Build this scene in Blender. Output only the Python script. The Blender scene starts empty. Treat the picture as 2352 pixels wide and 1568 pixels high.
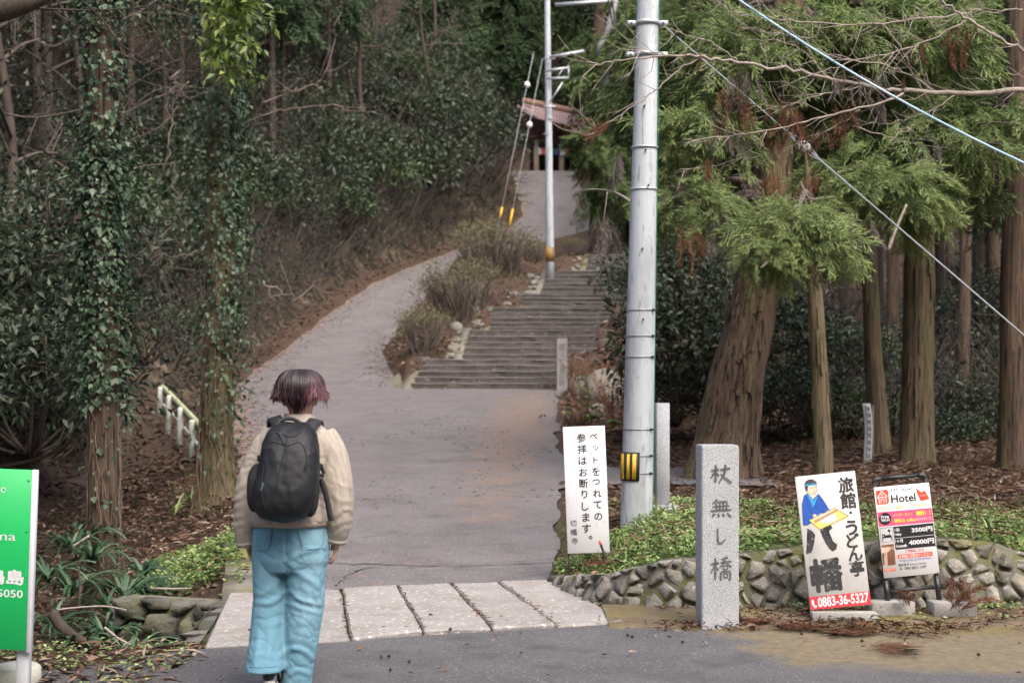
import bpy, bmesh, math, random
import numpy as np
from mathutils import Vector, Matrix, noise
from mathutils.bvhtree import BVHTree

random.seed(7)
rng = np.random.default_rng(7)
SC = bpy.context.scene
COL = SC.collection
R = math.radians

# ------------------------------------------------------------------ camera, sky, sun, exposure
cam_data = bpy.data.cameras.new('camera')
cam = bpy.data.objects.new('camera', cam_data)
COL.objects.link(cam)
cam.location = (0, 0, 1.5)
cam.rotation_euler = (R(90), 0, 0)
cam_data.lens = 50
cam_data.sensor_width = 36
cam_data.shift_y = 0.0493
cam_data.clip_start = 0.1
cam_data.clip_end = 600
cam_data.dof.use_dof = True
cam_data.dof.focus_distance = 8.6
cam_data.dof.aperture_fstop = 3.2
SC.camera = cam

SUN_EL, SUN_AZ = 52, 150          # elevation; azimuth clockwise from +Y: high, behind the camera on its right
w = bpy.data.worlds.new('World')
SC.world = w
w.use_nodes = True
nt = w.node_tree
bg = nt.nodes['Background']
sky = nt.nodes.new('ShaderNodeTexSky')
sky.sky_type = 'NISHITA'
sky.sun_disc = False
sky.sun_elevation = R(SUN_EL)
sky.sun_rotation = R(SUN_AZ)
sky.air_density = 0.65
sky.dust_density = 5.0
sky.ozone_density = 1.0
nt.links.new(sky.outputs[0], bg.inputs[0])
bg.inputs[1].default_value = 0.15

sun_d = bpy.data.lights.new('sun', 'SUN')
sun_d.energy = 1.0
sun_d.angle = R(60)
sun_d.color = (1.0, 0.96, 0.9)
sun = bpy.data.objects.new('sun', sun_d)
COL.objects.link(sun)
_d = Vector((math.sin(R(SUN_AZ)) * math.cos(R(SUN_EL)), math.cos(R(SUN_AZ)) * math.cos(R(SUN_EL)), math.sin(R(SUN_EL))))
sun.rotation_euler = (-_d).to_track_quat('-Z', 'Y').to_euler()
sun.location = _d * 60

SC.view_settings.view_transform = 'Standard'
SC.view_settings.look = 'None'
SC.view_settings.gamma = 1
SC.view_settings.use_curve_mapping = False
SC.view_settings.exposure = 1.36
SC.cycles.use_denoising = True
SC.cycles.max_bounces = 6
SC.cycles.diffuse_bounces = 3
SC.cycles.transparent_max_bounces = 4
SC.cycles.sample_clamp_indirect = 6

# ------------------------------------------------------------------ helpers
FPX = 50 / 36 * 2352


def P(x, y, Y):
    """point at depth Y that the photograph shows at (x, y) of a 2352 px wide view"""
    return np.array([(x - 1176) / FPX * Y, Y, 1.5 + (900 - y) / FPX * Y])


def nrmz(v):
    v = np.asarray(v, float)
    return v / np.maximum(np.linalg.norm(v, axis=-1, keepdims=True), 1e-9)


def _hash(i, j, k, s):
    h = (i * 374761393 + j * 668265263 + k * 2147483647 + s * 1274126177) & 0xffffffff
    h = ((h ^ (h >> 13)) * 1274126177) & 0xffffffff
    return ((h ^ (h >> 16)) & 0xffff) / 65535.0


def vnoise(p, s=0):
    p = np.asarray(p, float)
    i = np.floor(p).astype(np.int64)
    f = p - i
    f = f * f * (3 - 2 * f)
    r = 0
    for dx in (0, 1):
        for dy in (0, 1):
            for dz in (0, 1):
                wgt = (f[:, 0] if dx else 1 - f[:, 0]) * (f[:, 1] if dy else 1 - f[:, 1]) * (f[:, 2] if dz else 1 - f[:, 2])
                r = r + wgt * _hash(i[:, 0] + dx, i[:, 1] + dy, i[:, 2] + dz, s)
    return r


def fbm(p, s=0, o=4):
    p = np.asarray(p, float)
    if p.shape[1] == 2:
        p = np.c_[p, np.zeros(len(p))]
    a, r, t = 1.0, 0, 0
    for k in range(o):
        r = r + a * vnoise(p * 2 ** k + 17.3 * k, s + k)
        t += a
        a *= .5
    return r / t


class G:
    """collects triangles"""

    def __init__(s):
        s.V, s.F, s.T, s.n = [], [], [], 0

    def add(s, V, F, tint=0.5):
        V = np.asarray(V, float).reshape(-1, 3)
        if isinstance(F, np.ndarray):
            if F.shape[1] == 4:
                F = np.r_[F[:, [0, 1, 2]], F[:, [0, 2, 3]]]
                if np.ndim(tint):
                    tint = np.r_[tint, tint]
        else:
            tr = []
            for f in F:
                for k in range(1, len(f) - 1):
                    tr.append((f[0], f[k], f[k + 1]))
            F = np.array(tr, dtype=np.int64).reshape(-1, 3)
        s.V.append(V)
        s.F.append(F + s.n)
        s.T.append(np.broadcast_to(np.asarray(tint, float), (len(F),)).copy())
        s.n += len(V)
        return s

    def arrays(s):
        return np.concatenate(s.V), np.concatenate(s.F), np.concatenate(s.T)

    def xf(s, Rm=None, t=(0, 0, 0), sc=1.0):
        for k in range(len(s.V)):
            v = s.V[k] * sc
            if Rm is not None:
                v = v @ np.asarray(Rm).T
            s.V[k] = v + np.asarray(t)
        return s

    def mesh(s, name, smooth=False):
        V, F, T = s.arrays()
        me = bpy.data.meshes.new(name)
        me.vertices.add(len(V))
        me.vertices.foreach_set('co', V.astype(np.float32).ravel())
        me.loops.add(len(F) * 3)
        me.loops.foreach_set('vertex_index', F.astype(np.int32).ravel())
        me.polygons.add(len(F))
        me.polygons.foreach_set('loop_start', np.arange(0, len(F) * 3, 3, dtype=np.int32))
        a = me.attributes.new('tint', 'FLOAT', 'FACE')
        a.data.foreach_set('value', T.astype(np.float32))
        me.update(calc_edges=True)
        if smooth:
            me.polygons.foreach_set('use_smooth', np.ones(len(F), bool))
        return me

    def build(s, name, mat, parent=None, smooth=False, dep=None):
        me = s.mesh(name, smooth)
        if dep is not None:
            a = me.attributes.new('deposit', 'FLOAT', 'POINT')
            a.data.foreach_set('value', np.asarray(dep(np.concatenate(s.V)), np.float32))
        return place(me, name, mat, parent)


WLOC = {}


def place(me, name, mat, parent=None):
    if mat is not None and not me.materials:
        me.materials.append(mat)
    o = bpy.data.objects.new(name, me)
    COL.objects.link(o)
    if parent is not None:
        o.parent = parent
        if parent.name in WLOC:      # geometry given in world coordinates
            o.matrix_parent_inverse = Matrix.Translation(-Vector(WLOC[parent.name]))
    return o


def tag(o, label=None, cat=None, group=None, kind=None):
    if label: o['label'] = label
    if cat: o['category'] = cat
    if group: o['group'] = group
    if kind: o['kind'] = kind
    return o


def thing(name, label, cat, loc=(0, 0, 0), group=None, rot=None, world=True):
    o = bpy.data.objects.new(name, None)
    COL.objects.link(o)
    o.empty_display_size = .2
    o.location = loc
    if rot is not None:
        o.rotation_euler = rot
    elif world:
        WLOC[o.name] = tuple(loc)
    return tag(o, label, cat, group)


def copy_tree(root, loc, rz=0, sc=1.0, label=None, group=None):
    r = root.copy()
    COL.objects.link(r)
    r.location = loc
    r.rotation_euler = (0, 0, rz)
    r.scale = (sc, sc, sc) if np.ndim(sc) == 0 else sc
    if label: r['label'] = label
    if group: r['group'] = group
    for ch in list(root.children):
        c = ch.copy()
        COL.objects.link(c)
        c.parent = r
        for g in ch.children:
            d = g.copy()
            COL.objects.link(d)
            d.parent = c
    return r


def tube(pts, rad, sides=6, cap=True):
    pts = np.asarray(pts, float)
    n = len(pts)
    rad = np.broadcast_to(np.asarray(rad, float), (n,))
    t = nrmz(np.gradient(pts, axis=0))
    ref = np.array([0, 0, 1.]) if abs(t[:, 2]).mean() < .8 else np.array([1., 0, 0])
    u = nrmz(np.cross(t, ref))
    v = np.cross(t, u)
    a = np.arange(sides) / sides * 2 * np.pi
    V = pts[:, None] + rad[:, None, None] * (np.cos(a)[None, :, None] * u[:, None] + np.sin(a)[None, :, None] * v[:, None])
    V = V.reshape(-1, 3)
    F = []
    k = np.arange(sides)
    for i in range(n - 1):
        F.append(np.c_[i * sides + k, i * sides + (k + 1) % sides, (i + 1) * sides + (k + 1) % sides, (i + 1) * sides + k])
    F = np.concatenate(F)
    F = np.r_[F[:, [0, 1, 2]], F[:, [0, 2, 3]]]
    if cap:
        c = np.array([[(n - 1) * sides, (n - 1) * sides + j, (n - 1) * sides + j + 1] for j in range(1, sides - 1)] + [[0, j + 1, j] for j in range(1, sides - 1)])
        F = np.r_[F, c]
    return V, F


def box(cx, cy, cz, sx, sy, sz, bev=0.0):
    if bev <= 0:
        V = np.array([[x, y, z] for x in (-.5, .5) for y in (-.5, .5) for z in (-.5, .5)]) * (sx, sy, sz) + (cx, cy, cz)
        F = [(0, 1, 3, 2), (4, 6, 7, 5), (0, 4, 5, 1), (2, 3, 7, 6), (0, 2, 6, 4), (1, 5, 7, 3)]
        return V, F
    bm = bmesh.new()
    bmesh.ops.create_cube(bm, size=1)
    bmesh.ops.scale(bm, vec=(sx, sy, sz), verts=bm.verts)
    bmesh.ops.bevel(bm, geom=list(bm.edges), offset=bev, segments=1, affect='EDGES', profile=.5)
    bm.verts.ensure_lookup_table()
    V = np.array([v.co[:] for v in bm.verts]) + (cx, cy, cz)
    F = [tuple(v.index for v in f.verts) for f in bm.faces]
    bm.free()
    return V, F


def lathe(prof, sides=24, c=(0, 0, 0)):
    V, F = [], []
    for r, z in prof:
        for k in range(sides):
            a = k / sides * 2 * math.pi
            V.append((r * math.cos(a), r * math.sin(a), z))
    for i in range(len(prof) - 1):
        for k in range(sides):
            F.append((i * sides + k, i * sides + (k + 1) % sides, (i + 1) * sides + (k + 1) % sides, (i + 1) * sides + k))
    F.append(tuple(range(sides))[::-1])
    F.append(tuple((len(prof) - 1) * sides + k for k in range(sides)))
    return np.array(V) + c, F


def ball(c, r, seg=10, sq=(1, 1, 1)):
    V, F = lathe([(max(1e-3, math.sin(math.pi * k / seg)) * r, -math.cos(math.pi * k / seg) * r) for k in range(seg + 1)], seg * 2)
    return V * sq + np.asarray(c), F


def leaf_geo(pos, axis, nrm, L, W):
    """pointed leaves of two triangles folded along the midrib"""
    axis = nrmz(axis)
    side = nrmz(np.cross(axis, nrm))
    up = np.cross(side, axis)
    L = np.broadcast_to(np.asarray(L, float), (len(pos),))[:, None]
    W = np.broadcast_to(np.asarray(W, float), (len(pos),))[:, None]
    b = pos
    l = pos + axis * L * .42 + side * W * .5 + up * W * .18
    t = pos + axis * L - up * L * .12
    r = pos + axis * L * .42 - side * W * .5 + up * W * .18
    V = np.stack([b, l, t, r], 1).reshape(-1, 3)
    k = np.arange(len(pos)) * 4
    F = np.stack([np.c_[k, k + 1, k + 2], np.c_[k, k + 2, k + 3]], 1).reshape(-1, 3)
    return V, F


def rnd_dir(n, up=0.0):
    d = rng.normal(size=(n, 3))
    d = nrmz(d)
    d[:, 2] += up
    return nrmz(d)


def clusters_leaves(g, centres, per, spread, L, W, up=.3, hang=0.0, tint0=None):
    """leaf clusters round twig ends"""
    n = len(centres) * per
    c = np.repeat(centres, per, 0)
    off = rng.normal(size=(n, 3)) * spread
    ax = nrmz(off + rng.normal(size=(n, 3)) * spread * .6)
    ax[:, 2] -= hang
    nr = rnd_dir(n, up=1.2)
    s = rng.uniform(.65, 1.25, n)
    V, F = leaf_geo(c + off, ax, nr, L * s, W * s)
    t = rng.uniform(0, 1, n) if tint0 is None else np.clip(np.repeat(tint0, per) + rng.normal(0, .16, n), 0, 1)
    g.add(V, F, np.repeat(t, 2))
    return g


# ------------------------------------------------------------------ materials
MATS = {}


def mat(name, c1, c2=None, scale=4.0, rough=.8, bump=0.0, bscale=None, stretch=(1, 1, 1), c3=None, scale3=1.0, lim3=(.5, .65),
        spec=.5, metal=0.0, speck=None, detail=6, coords='Object', vary=0.0, attr=None):
    if name in MATS:
        return MATS[name]
    m = bpy.data.materials.new(name)
    m.use_nodes = True
    N, Lk = m.node_tree.nodes, m.node_tree.links
    b = N['Principled BSDF']
    b.inputs['Roughness'].default_value = rough
    b.inputs['Metallic'].default_value = metal
    b.inputs['Specular IOR Level'].default_value = spec
    c2 = c2 or c1
    tc = N.new('ShaderNodeTexCoord')
    mp = N.new('ShaderNodeMapping')
    mp.inputs['Scale'].default_value = stretch
    if coords == 'World':
        ge = N.new('ShaderNodeNewGeometry')
        Lk.new(ge.outputs['Position'], mp.inputs[0])
    else:
        Lk.new(tc.outputs[coords], mp.inputs[0])

    def nz(s, d=detail, rgh=.6):
        n = N.new('ShaderNodeTexNoise')
        n.inputs['Scale'].default_value = s
        n.inputs['Detail'].default_value = d
        n.inputs['Roughness'].default_value = rgh
        Lk.new(mp.outputs[0], n.inputs['Vector'])
        return n

    def ramp(src, a, bb, lo=.3, hi=.7):
        r = N.new('ShaderNodeValToRGB')
        r.color_ramp.elements[0].position, r.color_ramp.elements[1].position = lo, hi
        r.color_ramp.elements[0].color = (*a, 1)
        r.color_ramp.elements[1].color = (*bb, 1)
        Lk.new(src, r.inputs[0])
        return r.outputs[0]

    def mix(f, a, bb):
        x = N.new('ShaderNodeMix')
        x.data_type = 'RGBA'
        Lk.new(f, x.inputs[0])
        for s, v in ((6, a), (7, bb)):
            if isinstance(v, tuple):
                x.inputs[s].default_value = (*v, 1)
            else:
                Lk.new(v, x.inputs[s])
        return x.outputs[2]

    n1 = nz(scale)
    col = ramp(n1.outputs[0], c1, c2)
    if c3 is not None:
        n3 = nz(scale3, 8, .65)
        col = mix(ramp(n3.outputs[0], (0, 0, 0), (1, 1, 1), *lim3), col, c3)
    if speck is not None:                 # (scale, colour, lo, hi)
        for sp in (speck if isinstance(speck, list) else [speck]):
            n4 = nz(sp[0], 2, .5)
            col = mix(ramp(n4.outputs[0], (0, 0, 0), (1, 1, 1), sp[2], sp[3]), col, sp[1])
    if attr is not None:                  # (attribute, colour a, colour b): a deposit whose spread is stored on the mesh, broken up by noise
        at = N.new('ShaderNodeAttribute')
        at.attribute_name = attr[0]
        n6 = nz(2.2, 8, .7)
        ma = N.new('ShaderNodeMath')
        ma.operation = 'ADD'
        Lk.new(at.outputs['Fac'], ma.inputs[0])
        Lk.new(n6.outputs[0], ma.inputs[1])
        f_ = ramp(ma.outputs[0], (0, 0, 0), (1, 1, 1), .82, 1.12)
        dep = ramp(nz(14, 6, .7).outputs[0], attr[1], attr[2], .35, .65)
        col = mix(f_, col, dep)
    if vary:
        oi = N.new('ShaderNodeObjectInfo')
        hs = N.new('ShaderNodeHueSaturation')
        mr = N.new('ShaderNodeMapRange')
        mr.inputs[3].default_value, mr.inputs[4].default_value = 1 - vary, 1 + vary
        Lk.new(oi.outputs['Random'], mr.inputs[0])
        Lk.new(mr.outputs[0], hs.inputs['Value'])
        Lk.new(col, hs.inputs['Color'])
        col = hs.outputs[0]
    Lk.new(col, b.inputs['Base Color'])
    if bump:
        n5 = nz(bscale or scale * 3, 8, .65)
        bp = N.new('ShaderNodeBump')
        bp.inputs['Strength'].default_value = min(1, bump)
        bp.inputs['Distance'].default_value = .02 * max(1, bump)
        Lk.new(n5.outputs[0], bp.inputs['Height'])
        Lk.new(bp.outputs[0], b.inputs['Normal'])
    MATS[name] = m
    m['h'] = 0
    return m


def leafmat(name, cols, rough=.42, trans=.25, spec=.5, tcol=None):
    """colour from the per-leaf tint attribute; a little light passes through the leaf"""
    m = bpy.data.materials.new(name)
    m.use_nodes = True
    N, Lk = m.node_tree.nodes, m.node_tree.links
    b = N['Principled BSDF']
    b.inputs['Roughness'].default_value = rough
    b.inputs['Specular IOR Level'].default_value = spec
    at = N.new('ShaderNodeAttribute')
    at.attribute_name = 'tint'
    r = N.new('ShaderNodeValToRGB')
    e = r.color_ramp.elements
    while len(e) < len(cols):
        e.new(.5)
    for k, c in enumerate(cols):
        e[k].position = k / (len(cols) - 1)
        e[k].color = (*c, 1)
    Lk.new(at.outputs['Fac'], r.inputs[0])
    Lk.new(r.outputs[0], b.inputs['Base Color'])
    if trans > 0:
        t = N.new('ShaderNodeBsdfTranslucent')
        Lk.new(r.outputs[0], t.inputs[0])
        mx = N.new('ShaderNodeMixShader')
        mx.inputs[0].default_value = trans
        Lk.new(b.outputs[0], mx.inputs[1])
        Lk.new(t.outputs[0], mx.inputs[2])
        Lk.new(mx.outputs[0], N['Material Output'].inputs[0])
    MATS[name] = m
    return m


mat('asphalt', (.108, .098, .097), (.172, .157, .155), 1.3, .85, .5, 90, c3=(.165, .115, .088), scale3=.55, lim3=(.6, .82), attr=('deposit', (.145, .11, .095), (.235, .17, .135)),
    speck=[(48, (.30, .285, .28), .60, .70), (60, (.06, .055, .055), .60, .70), (9, (.26, .15, .09), .66, .74), (3.2, (.10, .09, .09), .6, .75)], coords='World')
mat('front_asphalt', (.075, .073, .075), (.115, .112, .114), 1.6, .85, .6, 90, attr=('deposit', (.12, .098, .06), (.215, .17, .10)),
    speck=[(55, (.23, .22, .22), .60, .70), (70, (.03, .03, .03), .60, .70), (2.6, (.065, .063, .064), .58, .72)], coords='World')
mat('bridge_stone', (.25, .232, .215), (.35, .328, .305), 3.0, .85, .7, 60, c3=(.25, .21, .16), scale3=2.2, lim3=(.52, .72),
    speck=[(60, (.2, .19, .18), .58, .7), (28, (.52, .50, .47), .6, .7)], coords='World', vary=.1)
mat('step_stone', (.055, .047, .043), (.115, .099, .092), 3.0, .9, .9, 18, c3=(.065, .06, .045), scale3=1.5, lim3=(.52, .7), speck=(14, (.22, .19, .17), .62, .72), coords='World', vary=.25)
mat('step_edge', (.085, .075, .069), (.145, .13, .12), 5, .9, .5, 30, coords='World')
mat('gully_stone', (.075, .07, .06), (.17, .16, .14), 5, .9, 1.0, 22, c3=(.08, .085, .035), scale3=2.4, lim3=(.5, .68), coords='World', vary=.35)
mat('granite', (.36, .375, .395), (.46, .475, .49), 5, .75, .25, 120, speck=[(150, (.12, .125, .13), .55, .62), (120, (.66, .67, .69), .6, .68)], c3=(.24, .21, .15), scale3=1.1, lim3=(.66, .85))
mat('old_granite', (.22, .21, .20), (.30, .29, .275), 4, .85, .4, 60, c3=(.15, .15, .10), scale3=2.5, lim3=(.55, .75), speck=(70, (.16, .15, .15), .58, .68))
mat('wall_stone', (.145, .135, .115), (.285, .265, .23), 5, .9, 1.0, 22, c3=(.15, .135, .05), scale3=2.4, lim3=(.54, .72), speck=(40, (.42, .40, .37), .62, .72), coords='World', vary=.4)
mat('mortar', (.13, .12, .105), (.22, .205, .18), 8, .95, .9, 40, c3=(.11, .115, .035), scale3=2.0, lim3=(.42, .56), coords='World')
mat('pale_stone', (.15, .138, .115), (.28, .26, .22), 6, .9, .8, 24, c3=(.2, .19, .12), scale3=3, lim3=(.5, .7), coords='World')
mat('concrete', (.26, .25, .23), (.36, .345, .32), 5, .9, .5, 50, c3=(.16, .15, .09), scale3=2.2, lim3=(.56, .75), speck=(40, (.2, .19, .18), .62, .7))
mat('moss_concrete', (.13, .122, .095), (.21, .195, .16), 5, .9, .7, 40, c3=(.15, .15, .05), scale3=1.6, lim3=(.46, .62), coords='World')
mat('bark', (.04, .026, .018), (.165, .11, .075), 26, .95, 3.0, 34, (1, 1, .07), c3=(.115, .095, .045), scale3=2.2, lim3=(.5, .7), speck=(34, (.02, .013, .01), .58, .66))
mat('bark_moss', (.072, .054, .032), (.215, .165, .10), 24, .95, 3.0, 30, (1, 1, .08), c3=(.13, .125, .045), scale3=2.0, lim3=(.46, .66), speck=(30, (.035, .024, .015), .6, .68))
mat('bark_cedar', (.06, .039, .027), (.245, .17, .115), 16, .95, 3.5, 22, (1, 1, .06), c3=(.23, .20, .085), scale3=1.3, lim3=(.5, .68), speck=(24, (.025, .016, .011), .57, .65))
mat('bark_dark', (.03, .022, .017), (.085, .065, .05), 9, .95, 1.5, 14, (1, 1, .12))
mat('twig', (.045, .034, .028), (.115, .088, .072), 20, .9)
mat('branch', (.09, .066, .055), (.19, .155, .13), 20, .9)
mat('twig_pale', (.21, .17, .14), (.38, .33, .28), 20, .85)
mat('vine', (.10, .068, .045), (.21, .15, .105), 20, .9)
mat('steel_pole', (.44, .475, .50), (.54, .575, .60), 2.0, .55, .5, 5, (1, 1, .18), metal=.08, c3=(.31, .335, .35), scale3=5, lim3=(.48, .66), speck=[(26, (.30, .31, .31), .60, .70), (60, (.22, .2, .18), .68, .74)])
mat('galvanised', (.42, .45, .47), (.5, .53, .55), 12, .45, metal=.5)
mat('steel_strap', (.26, .28, .30), (.34, .36, .38), 12, .5, metal=.6)
mat('black_rubber', (.012, .012, .013), (.022, .022, .023), 12, .6)
mat('black_pipe', (.014, .016, .018), (.028, .03, .033), 12, .38)
mat('yellow_paint', (.72, .42, .03), (.80, .5, .05), 12, .5)
mat('white_sheet', (.63, .64, .65), (.69, .70, .71), 3, .45, c3=(.50, .48, .43), scale3=2.6, lim3=(.56, .8), speck=(9, (.55, .53, .48), .62, .75))
mat('worn_white', (.50, .495, .48), (.58, .575, .56), 5, .6, c3=(.36, .345, .315), scale3=5, lim3=(.52, .75), speck=(45, (.5, .48, .44), .62, .72))
mat('sign_white', (.60, .60, .60), (.64, .64, .64), 5, .35, c3=(.50, .49, .46), scale3=4, lim3=(.56, .78))
mat('ink', (.012, .014, .016), (.02, .022, .024), 8, .5)
mat('worn_ink', (.015, .016, .018), (.04, .04, .04), 8, .6, c3=(.4, .39, .37), scale3=22, lim3=(.58, .7))
mat('carved', (.075, .075, .07), (.16, .16, .15), 30, .9)
mat('faint_carved', (.14, .14, .125), (.22, .215, .2), 30, .9)
mat('sign_red', (.50, .035, .05), (.56, .05, .06), 6, .5, c3=(.6, .3, .3), scale3=14, lim3=(.66, .8))
mat('print_red', (.80, .075, .03), rough=.4)
mat('print_pink', (.72, .09, .19), rough=.4)
mat('print_black', (.012, .013, .014), rough=.4)
mat('print_white', (.66, .66, .66), rough=.4)
mat('print_yellow', (.78, .62, .03), rough=.4)
mat('print_olive', (.55, .47, .10), rough=.4)
mat('print_blue', (.03, .05, .33), rough=.4)
mat('print_purple', (.16, .06, .22), rough=.4)
mat('print_darkred', (.45, .02, .03), rough=.4)
mat('print_grey', (.35, .35, .36), rough=.4)
mat('print_photo', (.10, .035, .02), (.75, .55, .42), 9, .4)
mat('print_brown', (.09, .03, .018), (.22, .10, .06), 9, .4)
mat('art_blue', (.01, .07, .36), (.02, .10, .45), 9, .5, c3=(.2, .3, .5), scale3=12, lim3=(.6, .72))
mat('art_lightblue', (.03, .33, .62), rough=.5)
mat('art_skin', (.78, .58, .42), rough=.5)
mat('art_line', (.05, .045, .05), rough=.5)
mat('art_hair', (.03, .035, .04), (.09, .09, .10), 30, .5)
mat('art_board', (.80, .60, .16), rough=.5)
mat('art_wood', (.42, .25, .14), rough=.5)
mat('green_sheet', (.004, .36, .085), (.008, .42, .105), 2, .45)
mat('white_metal', (.58, .60, .62), (.68, .70, .72), 6, .5, c3=(.42, .41, .38), scale3=6, lim3=(.58, .75))
mat('cream_plastic', (.46, .45, .38), (.56, .55, .47), 6, .5, c3=(.25, .23, .17), scale3=5, lim3=(.55, .75))
mat('rail_paint', (.50, .54, .50), (.62, .66, .62), 6, .7, .3, 30, c3=(.30, .33, .20), scale3=4, lim3=(.48, .66))
mat('rail_moss', (.32, .36, .20), (.48, .52, .34), 6, .8, .4, 30, c3=(.2, .22, .1), scale3=5, lim3=(.5, .65))
mat('roof_copper', (.23, .15, .148), (.32, .225, .22), 3, .7, .3, 12, c3=(.2, .125, .11), scale3=2.5, lim3=(.55, .72))
mat('roof_ridge', (.2, .115, .08), (.28, .17, .12), 3, .8)
mat('dark_wood', (.035, .022, .016), (.07, .045, .032), 5, .8, stretch=(1, 1, .2))
mat('pale_wood', (.36, .28, .20), (.48, .39, .29), 5, .8, stretch=(1, 1, .2))
mat('red_wood', (.12, .04, .035), (.18, .065, .055), 5, .8)
mat('cable_grey', (.26, .28, .29), (.34, .36, .37), 30, .6)
mat('cable_blue', (.30, .52, .66), (.55, .66, .72), 14, .6, stretch=(.2, .2, .2))
mat('cable_black', (.02, .02, .022), rough=.6)
mat('porcelain', (.80, .79, .76), (.86, .85, .82), 9, .25)
mat('jacket', (.345, .30, .25), (.405, .355, .298), 6, .62, .25, 160, spec=.35)
mat('jacket_lining', (.34, .27, .215), (.40, .32, .26), 6, .8)
mat('denim', (.10, .235, .315), (.165, .33, .41), 3.5, .85, .3, 200, c3=(.26, .42, .495), scale3=2.6, lim3=(.5, .75), stretch=(1, 1, .6))
mat('denim_seam', (.05, .18, .27), (.085, .25, .35), 20, .9)
mat('pack_black', (.008, .009, .011), (.014, .015, .018), 5, .5, .2, 220, spec=.32)
mat('pack_mesh', (.006, .006, .007), (.010, .010, .011), 5, .8)
mat('pack_strap', (.013, .014, .017), (.02, .022, .026), 40, .7, .3, 200)
mat('pack_logo', (.12, .22, .28), rough=.6)
mat('skin', (.52, .30, .21), (.58, .35, .25), 12, .5)
mat('shoe_black', (.02, .02, .021), (.04, .04, .042), 9, .6)
mat('shoe_sole', (.45, .44, .42), (.55, .54, .52), 9, .7)
mat('sock_grey', (.35, .35, .36), rough=.8)

leafmat('ivy', [(.018, .036, .020), (.050, .088, .048), (.14, .19, .105)], .42, .22, .36)
leafmat('broadleaf', [(.012, .020, .011), (.040, .062, .034), (.125, .155, .095)], .42, .22, .35)
leafmat('bright_leaf', [(.045, .085, .02), (.12, .19, .035), (.30, .37, .09)], .35, .35)
leafmat('mid_leaf', [(.022, .045, .016), (.05, .095, .03), (.11, .17, .06)], .45, .25)
leafmat('azalea', [(.075, .095, .04), (.15, .165, .07), (.22, .20, .10), (.18, .11, .07)], .6, .3)
leafmat('ground_green', [(.07, .12, .03), (.20, .30, .085), (.40, .50, .20)], .5, .3)
leafmat('fern', [(.02, .05, .022), (.05, .105, .05), (.14, .20, .12)], .33, .25, .6)
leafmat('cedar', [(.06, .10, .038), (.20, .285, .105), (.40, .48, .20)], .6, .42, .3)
leafmat('cedar_dark', [(.015, .034, .017), (.045, .085, .036), (.11, .16, .07)], .6, .3, .3)
leafmat('dead_cedar', [(.07, .032, .02), (.17, .08, .05), (.27, .14, .085)], .9, .1, .1)
leafmat('dead_grey', [(.12, .095, .085), (.22, .185, .165), (.33, .29, .265)], .9, .1, .1)
leafmat('litter', [(.045, .027, .020), (.115, .068, .047), (.20, .125, .085), (.34, .27, .21)], .9, .05, .1)
leafmat('litter_dark', [(.025, .018, .014), (.06, .043, .033), (.12, .09, .072)], .95, .05, .1)
leafmat('hair', [(.014, .009, .011), (.032, .017, .021), (.095, .040, .050), (.22, .105, .118)], .36, 0, .45)
# ------------------------------------------------------------------ the lie of the land
RY = [8.0, 11, 14, 18, 23, 29, 34, 36.0, 36.4, 38, 45, 51, 57, 62, 67, 71, 75, 80, 84, 93]
RL = [-1.75, -2.1, -2.7, -3.45, -4.5, -5.7, -6.7, -7.0, -7.05, -7.2, -7.25, -6.65, -5.7, -4.3, -2.8, -.2, .6, .2, 0, -1.5]
RR = [.72, .34, .47, .6, .74, .95, 1.1, 1.45, -2.75, -3.15, -4.1, -3.65, -3.05, -2.45, -.2, 3.9, 4.4, 3.9, 3.7, 4.5]
RZ = [0, 0, .19, .44, .76, 1.13, 1.45, 1.57, 1.6, 1.85, 2.8, 4.23, 5.77, 7.0, 8.12, 9.6, 10.9, 13.0, 14.56, 14.9]
# flights of the stone stairs: y0, y1, z0, z1, left x at foot, left x at head, steps, right x
FLIGHTS = [(36.0, 37.6, 1.57, 2.36, -2.55, -2.2, 5, 1.5), (39.4, 41.0, 2.36, 3.28, -1.37, -1.17, 5, 2.4), (42.7, 44.2, 3.28, 4.10, -.68, -.58, 5, 3.0),
           (45.5, 46.8, 4.10, 4.70, .28, .37, 4, 4.4), (48.0, 50.2, 4.70, 5.75, .95, 1.33, 6, 5.4), (51.8, 53.8, 5.75, 6.67, 2.68, 3.0, 5, 7.0)]
SY = [36, 37.6, 39.4, 41, 42.7, 44.2, 45.5, 46.8, 48, 50.2, 51.8, 53.8]
SZ = [1.57, 2.36, 2.36, 3.28, 3.28, 4.10, 4.10, 4.7, 4.7, 5.75, 5.75, 6.67]
SX = [-2.55, -2.2, -1.4, -1.17, -.7, -.58, .25, .37, .9, 1.33, 2.6, 3.0]
SR = [1.5, 1.5, 2.4, 2.4, 3.0, 3.0, 4.4, 4.4, 5.4, 5.4, 7.0, 7.0]


def sstep(a, b, x):
    t = np.clip((x - a) / (b - a), 0, 1)
    return t * t * (3 - 2 * t)


WALL = [(.30, 11.32, .02), (.40, 10.75, .10), (.62, 10.0, .20), (.95, 9.78, .30), (1.35, 9.72, .345), (2.2, 9.72, .42), (2.9, 9.72, .47), (3.35, 9.74, .45), (3.8, 9.8, .27), (4.4, 9.9, .14), (5.2, 10.0, .06)]


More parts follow.
